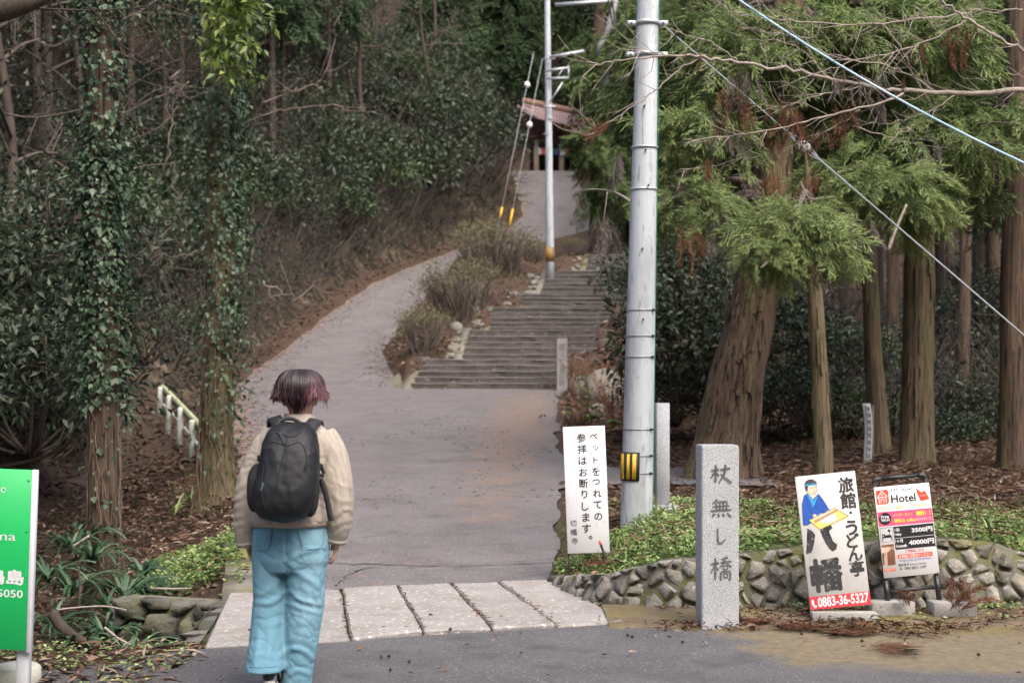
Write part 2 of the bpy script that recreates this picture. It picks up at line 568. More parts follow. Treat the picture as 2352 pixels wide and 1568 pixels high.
def H(x, y, rough=True):
    x, y = np.asarray(x, float), np.asarray(y, float)
    zr = np.interp(y, RY, RZ)
    L, Rr = np.interp(y, RY, RL), np.interp(y, RY, RR)
    # left side: gully near the bridge, hillside further up
    d = np.maximum(L - x, 0)
    g = 1 - sstep(23, 33, y)
    hill = np.interp(d, [0, .5, .9, 1.4, 2.6, 5, 10, 20, 40, 80], [0, .03, .15, .9, 2.6, 4.6, 8.6, 17, 33, 60])
    gul = np.interp(d, [0, .25, 1.0, 1.9, 2.8, 4.2, 8, 14, 40, 80], [0, -.1, -.42, -.85, -.6, .7, 4.6, 10.5, 32, 58])
    front = sstep(8.35, 8.85, y)
    near = 1 - sstep(10.6, 11.6, y)
    gul = gul * (1 - near) + near * np.interp(d, [0, .08, .16, 1.6, 2.6, 5, 12, 80], [0, -.1, -.85, -1.05, -.7, .2, 3.0, 50])
    gul = np.where(gul < 0, gul * front, gul * sstep(7, 14, y))
    left = zr + g * gul + (1 - g) * hill
    left = left + (.55 * (np.abs(fbm(np.c_[x * 1.1, y * .8], 51) - .5) * 4 - .55) + .30 * (np.abs(fbm(np.c_[x * 2.7, y * 2.1], 52) - .5) * 4 - .5)) * sstep(.7, 1.6, d) * (1 - sstep(6, 9, d)) * sstep(27, 33, y) * (rough is True)
    left = left + .5 * sstep(1.2, 6, d) * (fbm(np.c_[x * .5, y * .5], 3) - .5) * 2 * (rough is True)
    # right side
    dr = np.maximum(x - Rr, 0)
    wy = np.interp(x, [p[0] for p in WALL], [p[1] for p in WALL])
    wz = np.interp(x, [p[0] for p in WALL], [p[2] for p in WALL])
    zb = np.interp(y, [9.7, 12.5, 18, 25, 31, 36, 54, 60, 66, 72, 84, 120, 170], [.30, .37, .36, .55, 1.0, 1.75, 6.9, 7.0, 7.9, 9.6, 15.0, 33, 62])
    zb = zb + .012 * np.maximum(x - 1, 0) * sstep(14, 30, y) * 4
    zb = np.where(y < 12.5, wz + (zb - wz) * sstep(9.8, 12.5, y), zb)
    bank = zr + (zb - zr) * sstep(0, .9, dr)
    bank = np.where(y < wy + .10, 0.0, bank)
    # the bank between the road and the stairs, and the ground beside the stairs
    sx, sz, sr = np.interp(y, SY, SX), np.interp(y, SY, SZ), np.interp(y, SY, SR)
    m = (y > 36) & (y < 58)
    t = np.clip((x - Rr) / np.maximum(sx - .25 - Rr, .1), 0, 1)
    tween = zr + (sz - zr) * (t ** .8) + .25 * np.sin(np.pi * t)
    onst = np.where(x > sx, sz - .35, tween)
    rt = np.where(x > sr, sz + .1 + (zb - sz) * sstep(0, 2, x - sr) + .05, onst)
    fade = sstep(54, 58, y)
    bank = np.where(m, rt * (1 - fade) + bank * fade, bank)
    z = np.where(x < L, left, np.where(x > Rr, bank, zr - .05))
    back = 14.9 + (y - 93) * .62 + .1 * np.abs(x)
    z = np.where(y > 93, np.maximum(z, back), z)
    z = np.where(y < 8.0, np.where(x < L, -.01 + 0 * x, -.05), z)
    z = np.where((y < 9.6) & (x > Rr), -.05, z)
    z = np.where(y < -5, np.maximum(z, (-5 - y) * .95), z)      # unseen slope added behind the camera to block low frontal sky light
    if rough:
        amp = np.where((x < L) | ((x > Rr) & (y > wy + .3)), .06, 0.0) + np.where(y > 40, .12, 0) * ((x < L - 1) | (x > Rr + 1))
        z = z + amp * (fbm(np.c_[x * 2.2, y * 2.2], 9) - .5) * 2 * np.where(y < 8.3, .25, 1)
    return z


def ground_at(x, y, y0=8.5, y1=95):
    """where the line of sight through (x, y) of the photograph meets the land"""
    Y = np.linspace(y0, y1, 1200)
    p = P(x, y, Y[:, None]) if False else np.c_[(x - 1176) / FPX * Y, Y, 1.5 + (900 - y) / FPX * Y]
    hit = np.nonzero(p[:, 2] <= H(p[:, 0], p[:, 1]))[0]
    return p[hit[0]] if len(hit) else p[-1]


def Hs(x, y):
    return float(H(np.array([x]), np.array([y]))[0])


def grid_mesh(xs, ys, zf):
    X, Y = np.meshgrid(xs, ys)
    Z = zf(X.ravel(), Y.ravel())
    V = np.c_[X.ravel(), Y.ravel(), Z]
    nx, ny = len(xs), len(ys)
    i, j = np.meshgrid(np.arange(nx - 1), np.arange(ny - 1))
    k = (j * nx + i).ravel()
    return V, np.c_[k, k + 1, k + 1 + nx, k + nx]


xs = np.unique(np.r_[np.linspace(-75, -22, 28), np.linspace(-22, -9, 40), np.linspace(-9, 6, 140), np.linspace(6, 20, 40), np.linspace(20, 75, 28)])
ys = np.unique(np.r_[np.linspace(-45, 5, 21), np.linspace(5, 8, 10), np.linspace(8, 13, 70), np.linspace(13, 40, 140), np.linspace(40, 98, 150), np.linspace(98, 175, 40)])
V, F = grid_mesh(xs, ys, H)
g = G().add(V, F)
ground_me = g.mesh('ground', True)
# what covers the soil where: r needle litter, g low green, b bare rock and clay
L_, R_ = np.interp(V[:, 1], RY, RL), np.interp(V[:, 1], RY, RR)
dl, dr_ = L_ - V[:, 0], V[:, 0] - R_
nn = fbm(V[:, :2] * .9, 21)
lit = np.clip(np.where(dl > 0, 1.3 - dl / 2.2, 1.0), .0, 1)
lit = np.where((dr_ > 0) & (V[:, 1] < 32), 1.0, lit) * np.clip(.35 + 1.3 * nn, 0, 1)
grn = np.where((dr_ > 0) & (V[:, 1] < 14.5) & (V[:, 0] < 6), 1.0, 0) * np.clip((nn - .25) * 3, 0, 1)
rock = np.where((dl > .8) & (dl < 4.2) & (V[:, 1] > 29), 1.0, 0) * np.clip((fbm(np.c_[V[:, :2] * .7, V[:, 2] * .7], 33) - .28) * 6, 0, 1)
ca = ground_me.color_attributes.new('cover', 'FLOAT_COLOR', 'POINT')
ca.data.foreach_set('color', np.c_[lit, grn, rock, np.ones(len(V))].astype(np.float32).ravel())


def ground_material():
    m = bpy.data.materials.new('ground')
    m.use_nodes = True
    N, Lk = m.node_tree.nodes, m.node_tree.links
    b = N['Principled BSDF']
    b.inputs['Roughness'].default_value = .95
    b.inputs['Specular IOR Level'].default_value = .2
    ge = N.new('ShaderNodeNewGeometry')

    def nz(s, d=8):
        n = N.new('ShaderNodeTexNoise')
        n.inputs['Scale'].default_value = s
        n.inputs['Detail'].default_value = d
        n.inputs['Roughness'].default_value = .68
        Lk.new(ge.outputs['Position'], n.inputs['Vector'])
        return n.outputs[0]

    def ramp(src, stops):
        r = N.new('ShaderNodeValToRGB')
        e = r.color_ramp.elements
        while len(e) < len(stops):
            e.new(.5)
        for k, (p, c) in enumerate(stops):
            e[k].position = p
            e[k].color = (*c, 1)
        Lk.new(src, r.inputs[0])
        return r.outputs[0]

    def mix(f, a, bb):
        x = N.new('ShaderNodeMix')
        x.data_type = 'RGBA'
        Lk.new(f, x.inputs[0])
        Lk.new(a, x.inputs[6])
        Lk.new(bb, x.inputs[7])
        return x.outputs[2]
    at = N.new('ShaderNodeVertexColor')
    at.layer_name = 'cover'
    sp = N.new('ShaderNodeSeparateColor')
    Lk.new(at.outputs[0], sp.inputs[0])
    soil = ramp(nz(6), [(.3, (.028, .02, .015)), (.55, (.065, .046, .034)), (.72, (.13, .098, .074))])
    needles = ramp(nz(16), [(.3, (.038, .026, .019)), (.5, (.095, .062, .045)), (.66, (.16, .108, .078)), (.78, (.26, .20, .155))])
    green = ramp(nz(22), [(.32, (.045, .065, .02)), (.55, (.12, .17, .05)), (.72, (.24, .29, .11))])
    rockc = ramp(nz(2.4), [(.34, (.014, .011, .009)), (.46, (.045, .035, .026)), (.56, (.11, .086, .06)), (.66, (.21, .17, .12)), (.8, (.30, .26, .2))])
    c = mix(sp.outputs[0], soil, needles)
    c = mix(sp.outputs[2], c, rockc)
    c = mix(sp.outputs[1], c, green)
    Lk.new(c, b.inputs['Base Color'])
    bp = N.new('ShaderNodeBump')
    bp.inputs['Strength'].default_value = 1
    bp.inputs['Distance'].default_value = .12
    Lk.new(nz(9), bp.inputs['Height'])
    Lk.new(bp.outputs[0], b.inputs['Normal'])
    return m


MATS['ground'] = ground_material()
tag(place(ground_me, 'ground', MATS['ground']), 'forest floor and hillside of soil, clay and brown cedar needles', kind='structure')

# road beyond the bridge, up past the stairs to the gate
yy = np.r_[np.linspace(10.92, 36, 90), np.linspace(36.05, 92, 150)]
Vr = []
nc = 13
for y in yy:
    l, r, z = np.interp(y, RY, RL), np.interp(y, RY, RR), np.interp(y, RY, RZ)
    for k in range(nc):
        t = k / (nc - 1)
        e = (fbm(np.array([[y * 1.3, k * 9.0]]), 5)[0] - .5) * (.28 if k in (0, nc - 1) else 0)
        ysk = y + np.clip((13 - y) / 2.08, 0, 1) * (-.4 + .78 * t)
        Vr.append((l + (r - l) * t + e, ysk, z + .012 * math.sin(math.pi * t) + .012 * (fbm(np.array([[y * .8, t * 3]]), 6)[0] - .5)))
i, j = np.meshgrid(np.arange(nc - 1), np.arange(len(yy) - 1))
k = (j * nc + i).ravel()
tag(G().add(Vr, np.c_[k, k + 1, k + 1 + nc, k + nc]).build('road', MATS['asphalt'], smooth=True, dep=lambda v: .42 * np.exp(-((v[:, 0] - np.interp(v[:, 1], RY, RR) + .75) / .8) ** 2) * sstep(12, 15, v[:, 1]) * (1 - .75 * sstep(33, 38, v[:, 1])) + .5 * np.exp(-((np.interp(v[:, 1], RY, RL) - v[:, 0]) / .45) ** 2) + .12 * sstep(15, 24, v[:, 1]) * (1 - sstep(30, 38, v[:, 1]))), 'narrow worn asphalt road climbing from the bridge to the gate', kind='structure')

# side path that leaves to the right behind the pole
xs2, ys2 = np.linspace(.3, 3.2, 14), np.linspace(16.6, 19.6, 8)
V, F = grid_mesh(xs2, ys2, lambda x, y: H(x, y, False) + .05)
V[:, 1] += .25 * np.sin(V[:, 0] * 1.3)
tag(G().add(V, F).build('path', MATS['asphalt'], smooth=True), 'short asphalt side path behind the near pole', kind='structure')

# front road with a ragged far edge
V, F = [], []
xs3 = np.r_[np.linspace(-12, -3, 8), np.linspace(-2.9, 6, 70), np.linspace(6.4, 30, 12)]
def far_edge(x):
    return np.interp(x, [-12, -2.4, -1.9, .75, 1.2, 1.6, 4, 30], [6.9, 7.7, 8.28, 9.2, 9.12, 9.0, 8.6, 8.6])
ny = 26
for t in range(ny):
    for x in xs3:
        e = far_edge(x) + (fbm(np.array([[x * 2.3, 4.0]]), 8)[0] - .5) * (.22 if x < -1.95 or x > .8 else .03)
        y = -8 + (e + 8) * (t / (ny - 1)) ** .45
        V.append((x, y, .004 + .012 * (fbm(np.array([[x * .9, y * .9]]), 12)[0] - .5)))
nx = len(xs3)
i, j = np.meshgrid(np.arange(nx - 1), np.arange(ny - 1))
k = (j * nx + i).ravel()
tag(G().add(V, np.c_[k, k + 1, k + 1 + nx, k + nx]).build('front_road', MATS['front_asphalt'], smooth=True, dep=lambda v: .52 * sstep(.6, 1.8, v[:, 0]) * sstep(7.2, 8.2, v[:, 1]) + .3 * sstep(1.2, 3, v[:, 0]) * sstep(6.0, 7.8, v[:, 1]) + .35 * np.exp(-((v[:, 0] + .05) / .3) ** 2 - ((v[:, 1] - 7.5) / .18) ** 2) + .3 * sstep(-1.5, -2.2, v[:, 0])), 'grey asphalt lane in front, yellow with moss towards the signs', kind='structure')

# verge of moss and grit under the signs
V, F = grid_mesh(np.linspace(.62, 9, 80), np.linspace(8.4, 9.85, 16), lambda x, y: -.004 - .03 * (1 - sstep(8.4, 8.95, y)) + .03 * sstep(8.9, 9.6, y) + .015 * fbm(np.c_[x * 5, y * 5], 4))
V[:, 1] = np.where(V[:, 0] < 1.0, np.maximum(V[:, 1], 9.0), V[:, 1])
mat('moss_grit', (.10, .075, .05), (.19, .14, .085), 7, .95, .9, 50, c3=(.17, .14, .045), scale3=1.4, lim3=(.45, .62), speck=(60, (.3, .22, .15), .6, .7), coords='World')
tag(G().add(V, F).build('verge', MATS['moss_grit'], smooth=True), 'strip of moss, grit and needles at the foot of the wall', kind='structure')

# ------------------------------------------------------------------ stone slab bridge
br = thing('stone_bridge', 'short flat bridge of pale worn stone slabs beside the walking person', 'bridge', (-.6, 9.7, 0))
front = [(-1.80, 8.31), (-1.40, 8.42), (-.967, 8.53), (-.55, 8.84), (-.126, 8.97), (.28, 9.08), (.735, 9.22)]
back = [(-2.10, 10.53), (-1.70, 10.58), (-1.28, 10.66), (-.876, 10.86), (-.475, 11.02), (-.105, 11.14), (.33, 11.30)]
for q in range(6):
    f0, f1, b0, b1 = [np.array(v) for v in (front[q], front[q + 1], back[q], back[q + 1])]
    gap = .006
    u = nrmz(f1 - f0) * gap
    a = [f0 + u, f1 - u, b1 - u, b0 + u]
    h = .02 + .012 * ((q * 37) % 5) / 5
    bm = bmesh.new()
    lo = [bm.verts.new((*p, -.25)) for p in a]
    hi = [bm.verts.new((p[0], p[1], h + .006 * rng.normal())) for p in a]
    bm.faces.new(lo[::-1]); bm.faces.new(hi)
    for s in range(4):
        bm.faces.new((lo[s], lo[(s + 1) % 4], hi[(s + 1) % 4], hi[s]))
    bmesh.ops.subdivide_edges(bm, edges=list(bm.edges), cuts=5, use_grid_fill=True)
    bmesh.ops.bevel(bm, geom=[e for e in bm.edges if e.calc_face_angle(0) > 1], offset=.012, segments=1, affect='EDGES')
    for v in bm.verts:
        nz = noise.noise(v.co * 5)
        v.co += Vector((nz * .012, noise.noise(v.co * 5 + Vector((9, 0, 0))) * .012, nz * .005))
    me = bpy.data.meshes.new('slab')
    bm.to_mesh(me); bm.free()
    place(me, 'slab', MATS['bridge_stone'], br)
g = G()
for q in range(1, 6):       # needles packed into the joints
    f, b = np.array(front[q]), np.array(back[q])
    n = 120
    t = rng.uniform(0, 1, n)
    p = f + (b - f) * t[:, None] + rng.normal(0, .007, (n, 2))
    V, F = leaf_geo(np.c_[p, np.full(n, .022) + rng.uniform(0, .012, n)], np.c_[rng.normal(size=(n, 2)), rng.uniform(-.1, .2, n)], rnd_dir(n, 2), rng.uniform(.015, .04, n), .010)
    g.add(V, F, np.repeat(rng.uniform(0, .7, n), 2))
tag(g.build('joint_litter', MATS['litter'], br), kind='stuff')
# concrete strip along the road's left edge behind the bridge
kb = G()
pts = [(-2.16, 10.6), (-2.28, 11.3), (-2.42, 12.0), (-2.62, 12.9)]
for a, b in zip(pts, pts[1:]):
    za, zb = np.interp(a[1], RY, RZ), np.interp(b[1], RY, RZ)
    V = [(a[0], a[1], -.14), (a[0] + .28, a[1], -.14), (b[0] + .28, b[1], -.14), (b[0], b[1], -.14), (a[0], a[1], za + .03), (a[0] + .28, a[1], za + .03), (b[0] + .28, b[1], zb + .03), (b[0], b[1], zb + .03)]
    kb.add(V, [(4, 5, 6, 7), (0, 4, 7, 3), (1, 2, 6, 5), (0, 1, 5, 4), (2, 3, 7, 6)])
tag(kb.build('kerb', MATS['moss_concrete']), 'cracked concrete edge strip left of the road', kind='structure')


# ------------------------------------------------------------------ rubble walls: Voronoi stones
def clip_poly(poly, a, b, c):
    out = []
    for k in range(len(poly)):
        p, q = poly[k], poly[(k + 1) % len(poly)]
        dp, dq = a * p[0] + b * p[1] - c, a * q[0] + b * q[1] - c
        if dp <= 0: out.append(p)
        if dp * dq < 0:
            t = dp / (dp - dq)
            out.append((p[0] + (q[0] - p[0]) * t, p[1] + (q[1] - p[1]) * t))
    return out


def stones_on(parent, W, Hf, surf, size, mname, seed, depth=.07, gap=.012, name='stone'):
    """irregular stones over a strip (s in 0..W, h in 0..Hf(s)); surf(s, h) -> point, outward normal"""
    r = random.Random(seed)
    pts = []
    hmax = max(Hf(W * k / 40) for k in range(41))
    row, h = 0, size * .35
    while h < hmax + size * .5:
        s = -size * (.5 if row % 2 else 0)
        while s < W + size:
            pts.append((s + r.uniform(-.4, .4) * size, h + r.uniform(-.34, .34) * size))
            s += size * r.uniform(.7, 1.75)
        h += size * .72
        row += 1
    n = 0
    for (px, py) in pts:
        if not (0 <= px <= W) or py > Hf(px) + size * .4: continue
        poly = [(px - size * 1.1, py - size * .8), (px + size * 1.1, py - size * .8), (px + size * 1.1, py + size * .8), (px - size * 1.1, py + size * .8)]
        for (qx, qy) in pts:
            dx, dy = qx - px, qy - py
            dd = math.hypot(dx, dy)
            if 1e-6 < dd < size * 3:
                poly = clip_poly(poly, dx / dd, dy / dd, (px * dx + py * dy) / dd + dd / 2 - gap * r.uniform(.5, 1.6))
                if len(poly) < 3: break
        poly = clip_poly(poly, 0, -1, -.0)
        poly = [(min(max(a, 0), W), min(b, Hf(min(max(a, 0), W)) + .02)) for a, b in poly]
        if len(poly) < 3 or max(p[1] for p in poly) - min(p[1] for p in poly) < .03: continue
        cx, cy = sum(p[0] for p in poly) / len(poly), sum(p[1] for p in poly) / len(poly)
        # soften the corners
        sm = []
        for k in range(len(poly)):
            p, q = poly[k], poly[(k + 1) % len(poly)]
            c1 = r.uniform(.03, .15)
            sm += [(p[0] * (1 - c1) + q[0] * c1, p[1] * (1 - c1) + q[1] * c1), (p[0] * c1 + q[0] * (1 - c1), p[1] * c1 + q[1] * (1 - c1))]
        dep = depth * r.uniform(.5, 1.25)
        V = []
        tx, ty = r.uniform(-.5, .5), r.uniform(-.6, .3)
        for sc, d in ((1.0, -.05), (.96, dep * .55), (.72 + .14 * r.random(), dep)):
            for a, b in sm:
                u, v = (a - cx) * sc * r.uniform(.88, 1.04), (b - cy) * sc * r.uniform(.88, 1.04)
                p, nrm = surf(cx + u, cy + v)
                V.append(p + nrm * (d + (tx * u + ty * v + r.uniform(-.009, .009) if d > 0 else 0)))
        p, nrm = surf(cx, cy)
        V.append(p + nrm * dep * r.uniform(.85, 1.35))
        m = len(sm)
        F = []
        for ring in range(2):
            for k in range(m):
                F.append((ring * m + k, ring * m + (k + 1) % m, (ring + 1) * m + (k + 1) % m, (ring + 1) * m + k))
        for k in range(m):
            F.append((2 * m + k, 2 * m + (k + 1) % m, 3 * m))
        G().add(V, F).build(name, MATS[mname], parent)
        n += 1
    return n


wl = np.array(WALL)
ws = np.r_[0, np.cumsum(np.hypot(np.diff(wl[:, 0]), np.diff(wl[:, 1])))]


def wall_surf(s, h):
    x, y = np.interp(s, ws, wl[:, 0]), np.interp(s, ws, wl[:, 1])
    x2, y2 = np.interp(s + .02, ws, wl[:, 0]), np.interp(s + .02, ws, wl[:, 1])
    x1, y1 = np.interp(s - .02, ws, wl[:, 0]), np.interp(s - .02, ws, wl[:, 1])
    t = nrmz(np.array([x2 - x1, y2 - y1, 0]))
    nrm = np.array([t[1], -t[0], 0])
    return np.array([x, y, h]) - nrm * h * .25, nrm


wall = thing('retaining_wall', 'low mossy rubble stone wall curving behind the signs', 'stone wall', (2, 9.75, 0))
top = lambda s: float(np.interp(s, ws, wl[:, 2]))
stones_on(wall, ws[-1] - .05, top, wall_surf, .118, 'wall_stone', 11, .042, .008)
core = G()
V = []
ss = np.linspace(0, ws[-1], 60)
for s in ss:
    h = top(s)
    for (hh, off) in ((-.1, .0), (h * .5, .0), (h + .012, .0), (h + .02, -.16), (h - .3, -.3)):
        p, nn_ = wall_surf(s, hh)
        V.append(p + nn_ * (off + .012 + .01 * math.sin(s * 31 + hh * 40)))
k5 = np.array([[a * 5 + b, (a + 1) * 5 + b, (a + 1) * 5 + b + 1, a * 5 + b + 1] for a in range(59) for b in range(4)])
core.add(V, k5).build('mortar', MATS['mortar'], wall, True)

# stone walls of the gully under the bridge's left end
gw = thing('gully_wall', 'dark dry-stone wall of the gully left of the bridge', 'stone wall', (-2.3, 9.4, -.9))
for gp in ([(-1.88, 8.42), (-2.08, 10.42)], [(-2.06, 10.42), (-2.95, 10.72)]):
    gA, gB = np.array(gp[0]), np.array(gp[1])
    gt_ = nrmz(gB - gA)
    gn_ = np.array([-gt_[1], gt_[0], 0])
    glen = float(np.linalg.norm(gB - gA))

    def gully_surf(s, h):
        return np.array([*(gA + gt_ * s), -1.05 + h]) + gn_ * .05, gn_

    stones_on(gw, glen, lambda s: 1.0, gully_surf, .21, 'gully_stone', 5, .07)
    V = []
    for s_ in np.linspace(-.05, glen + .05, 8):
        for hh in (0, .5, .99):
            p, q_ = gully_surf(s_, hh)
            V.append(p - q_ * .015)
        p, q_ = gully_surf(s_, .99)
        V.append(p - q_ * .3)
    G().add(V, np.array([[a_ * 4 + b_, a_ * 4 + b_ + 1, (a_ + 1) * 4 + b_ + 1, (a_ + 1) * 4 + b_] for a_ in range(7) for b_ in range(3)])).build('mortar', MATS['mortar'], gw)

# ------------------------------------------------------------------ stone stairs
st = thing('stone_stairs', 'long flight of dark weathered stone steps with landings climbing to the right', 'stairs', (-.5, 36, 1.57))
for (y0, y1, z0, z1, xl0, xl1, n, xr) in FLIGHTS:
    rise, run = (z1 - z0) / n, (y1 - y0) / n
    nxt = [f for f in FLIGHTS if f[0] > y0]
    land_y = nxt[0][0] if nxt else y1 + 2.5
    for q in range(n):
        t = q / n
        xl = xl0 + (xl1 - xl0) * t
        last = q == n - 1
        d = run + .08 if not last else (land_y - (y0 + q * run)) + .1
        x_r = xr if not last else max(xr, (nxt[0][7] if nxt else xr))
        ww = x_r - xl
        bm = bmesh.new()
        bmesh.ops.create_cube(bm, size=1)
        bmesh.ops.scale(bm, vec=(ww, d, rise + .12), verts=bm.verts)
        lens = [e for e in bm.edges if abs(e.verts[0].co.x - e.verts[1].co.x) > ww * .9]
        bmesh.ops.subdivide_edges(bm, edges=lens, cuts=9)
        bmesh.ops.bevel(bm, geom=[e for e in bm.edges if e.calc_face_angle(0) > 1 and abs(e.verts[0].co.x - e.verts[1].co.x) > .05 and (e.verts[0].co.z > 0)], offset=.012, segments=1, affect='EDGES')
        off = Vector(((xl + x_r) / 2, y0 + q * run + d / 2, z0 + (q + 1) * rise - (rise + .12) / 2))
        for v in bm.verts:
            v.co += off
            v.co += Vector((0, noise.noise(v.co * 2.1) * .05, noise.noise(v.co * 1.7 + Vector((5, 0, 0))) * .022))
        me = bpy.data.meshes.new('step')
        bm.to_mesh(me); bm.free()
        stp = place(me, 'step', MATS['step_stone'], st)
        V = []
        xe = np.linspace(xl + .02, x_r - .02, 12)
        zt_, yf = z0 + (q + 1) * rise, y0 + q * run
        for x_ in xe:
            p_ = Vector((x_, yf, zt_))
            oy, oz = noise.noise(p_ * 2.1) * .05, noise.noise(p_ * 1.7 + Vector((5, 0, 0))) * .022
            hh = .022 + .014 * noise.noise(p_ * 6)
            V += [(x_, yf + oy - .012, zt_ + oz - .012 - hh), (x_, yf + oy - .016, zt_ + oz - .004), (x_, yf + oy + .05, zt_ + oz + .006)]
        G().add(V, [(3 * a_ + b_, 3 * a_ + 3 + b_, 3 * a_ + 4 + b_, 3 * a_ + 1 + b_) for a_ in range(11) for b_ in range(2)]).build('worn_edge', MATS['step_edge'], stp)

# sloping rubble kerbs at the left of each flight
for q, (y0, y1, z0, z1, xl0, xl1, n, xr) in enumerate(FLIGHTS):
    lab = ['mossy concrete kerb beside the lowest flight of steps', 'pale rubble kerb with big stones beside the second flight', 'mossy rubble kerb beside the third flight of steps',
           'small rubble kerb beside the fourth flight of steps', 'pale rubble kerb beside the fifth flight, below the far pole', 'short mossy kerb beside the topmost flight of steps'][q]
    kt = thing('stair_kerb', lab, 'kerb', (xl0, y0, z0))
    wk = .26
    V = []
    for (yy_, zz, xx) in ((y0 - .05, z0, xl0), (y1 + .25, z1, xl1)):
        V += [(xx - wk, yy_, zz - .5), (xx + .02, yy_, zz - .5), (xx + .02, yy_, zz + .08), (xx - wk, yy_, zz + .08)]
    V[2] = (V[2][0], V[2][1], z0 + .03); V[3] = (V[3][0], V[3][1], z0 + .03)
    G().add(V, [(0, 1, 2, 3), (4, 7, 6, 5), (3, 2, 6, 7), (1, 5, 6, 2), (0, 3, 7, 4)]).build('kerb_slab', MATS['moss_concrete' if q in (0, 2, 5) else 'pale_stone'], kt)
    if q == 0:
        V = [(xl0 - .28, y0 - .03, z0 - .1), (xl0 - .95, y0 + .5, z0 - .05), (xl1 - 1.05, y1, z0 + .25), (xl1 - .28, y1 + .2, z1 + .02)]
        G().add(V, [(0, 3, 2, 1)]).build('wing', MATS['moss_concrete'], kt)
    else:
        wS = math.hypot(y1 - y0, 0)
        for s_ in range(int(22 + 6 * (q in (1, 4)))):
            t, u = random.random(), random.random()
            rx = .07 + .08 * random.random()
            c = np.array([xl0 + (xl1 - xl0) * t - wk - .02 - u * .4, y0 + (y1 - y0) * t, z0 + (z1 - z0) * t + .0 - .22 * u + random.uniform(-.04, .1)])
            V, F = box(0, 0, 0, rx * 1.9, rx * 1.7, rx * 1.1, rx * .3)
            V = V + .22 * rx * rng.normal(size=V.shape)
            V = V @ np.array(Matrix.Rotation(random.uniform(-.5, .5), 3, (random.random(), random.random(), 1))).T + c
            G().add(V, F).build('stone', MATS['pale_stone' if q in (1, 4) or random.random() < .4 else 'wall_stone'], kt)

# round grey boulder on the bank above the second kerb
c = P(1048, 752, 41.2)
V, F = ball((0, 0, 0), .2, 7, (1, .9, 1.05))
V = V * (1 + .25 * (fbm(V * 5, 3)[:, None] - .5)) + c - (0, 0, .03)
tag(G().add(V, F).build('boulder', MATS['wall_stone'], smooth=True), 'round grey boulder on the bank beside the second flight', 'boulder')

# cracks and patch seams in the road
for k, (px, wd) in enumerate([([(545, 937), (620, 922), (760, 893), (840, 878), (905, 870)], .03), ([(750, 1297), (850, 1300), (950, 1302), (1100, 1300), (1270, 1290)], .012), ([(765, 1355), (790, 1335), (810, 1318), (850, 1308)], .012), ([(760, 1150), (900, 1148), (1060, 1142), (1285, 1140)], .008), ([(1130, 1335), (1180, 1325), (1230, 1318)], .008)]):
    pts = []
    for (x, y) in px:
        Yc = 7164 / (y - 694.2)
        pts.append(((x - 1176) / FPX * Yc, Yc))
    pts = np.array(pts)
    t = np.linspace(0, len(pts) - 1, 40)
    c = np.stack([np.interp(t, np.arange(len(pts)), pts[:, a]) for a in range(2)], 1)
    c += (fbm(np.c_[t * 6, t * 0 + k], 71)[:, None] - .5) * .14
    V = []
    for j in range(40):
        ww_ = wd * (.3 + 1.2 * vnoise(np.array([[j * .7, k, 0.]]))[0])
        zc = float(np.interp(c[j, 1], RY, RZ)) + .021
        V += [(c[j, 0], c[j, 1] - ww_, zc), (c[j, 0], c[j, 1] + ww_, zc)]
    tag(G().add(V, [(2 * j, 2 * j + 2, 2 * j + 3, 2 * j + 1) for j in range(39)]).build('road_crack', mat('crack', (.035, .028, .022), (.09, .06, .035), 8, .95)), ['dark seam across the road at the foot of the steps', 'crack across the road behind the bridge', 'short slanting crack behind the bridge', 'faint crack across the road', 'short crack at the bridge edge'][k], kind='structure')
# ------------------------------------------------------------------ lettering
def glyphs(s, bold=0.0, res=3):
    """triangles of a string, in a unit-high text plane"""
    cu = bpy.data.curves.new('lettering', 'FONT')
    cu.body = s
    cu.size = 1
    cu.resolution_u = res
    ob = bpy.data.objects.new('lettering', cu)
    COL.objects.link(ob)
    dg = bpy.context.evaluated_depsgraph_get()
    me = ob.evaluated_get(dg).to_mesh()
    V = np.array([v.co[:] for v in me.vertices]).reshape(-1, 3)
    me.calc_loop_triangles()
    F = np.array([t.vertices[:] for t in me.loop_triangles], dtype=np.int64).reshape(-1, 3)
    ob.evaluated_get(dg).to_mesh_clear()
    bpy.data.objects.remove(ob)
    bpy.data.curves.remove(cu)
    if bold > 0 and len(V):              # heavier strokes: shifted copies, each a hair behind the last
        Vs, Fs = [V], [F]
        for k in range(8):
            a = k * math.pi / 4
            Vs.append(V + (bold * math.cos(a), bold * math.sin(a), -.00002 * (k + 1)))
            Fs.append(F + len(V) * (k + 1))
        V, F = np.concatenate(Vs), np.concatenate(Fs)
    return V, F


def fit(V, x0, z0, x1, z1, y, keep=False):
    lo, hi = V.min(0), V.max(0)
    sp = np.maximum(hi - lo, 1e-4)
    sx, sz = (x1 - x0) / sp[0], (z1 - z0) / sp[1]
    if keep:
        k = min(sx, sz)
        cx, cz = (x0 + x1) / 2, (z0 + z1) / 2
        return np.c_[(V[:, 0] - (lo[0] + hi[0]) / 2) * k + cx, y - V[:, 2], (V[:, 1] - (lo[1] + hi[1]) / 2) * k + cz]
    return np.c_[(V[:, 0] - lo[0]) * sx + x0, y - V[:, 2], (V[:, 1] - lo[1]) * sz + z0]


SMALL = set('っッょゃゅ、。・ー！!しりうくつノ')


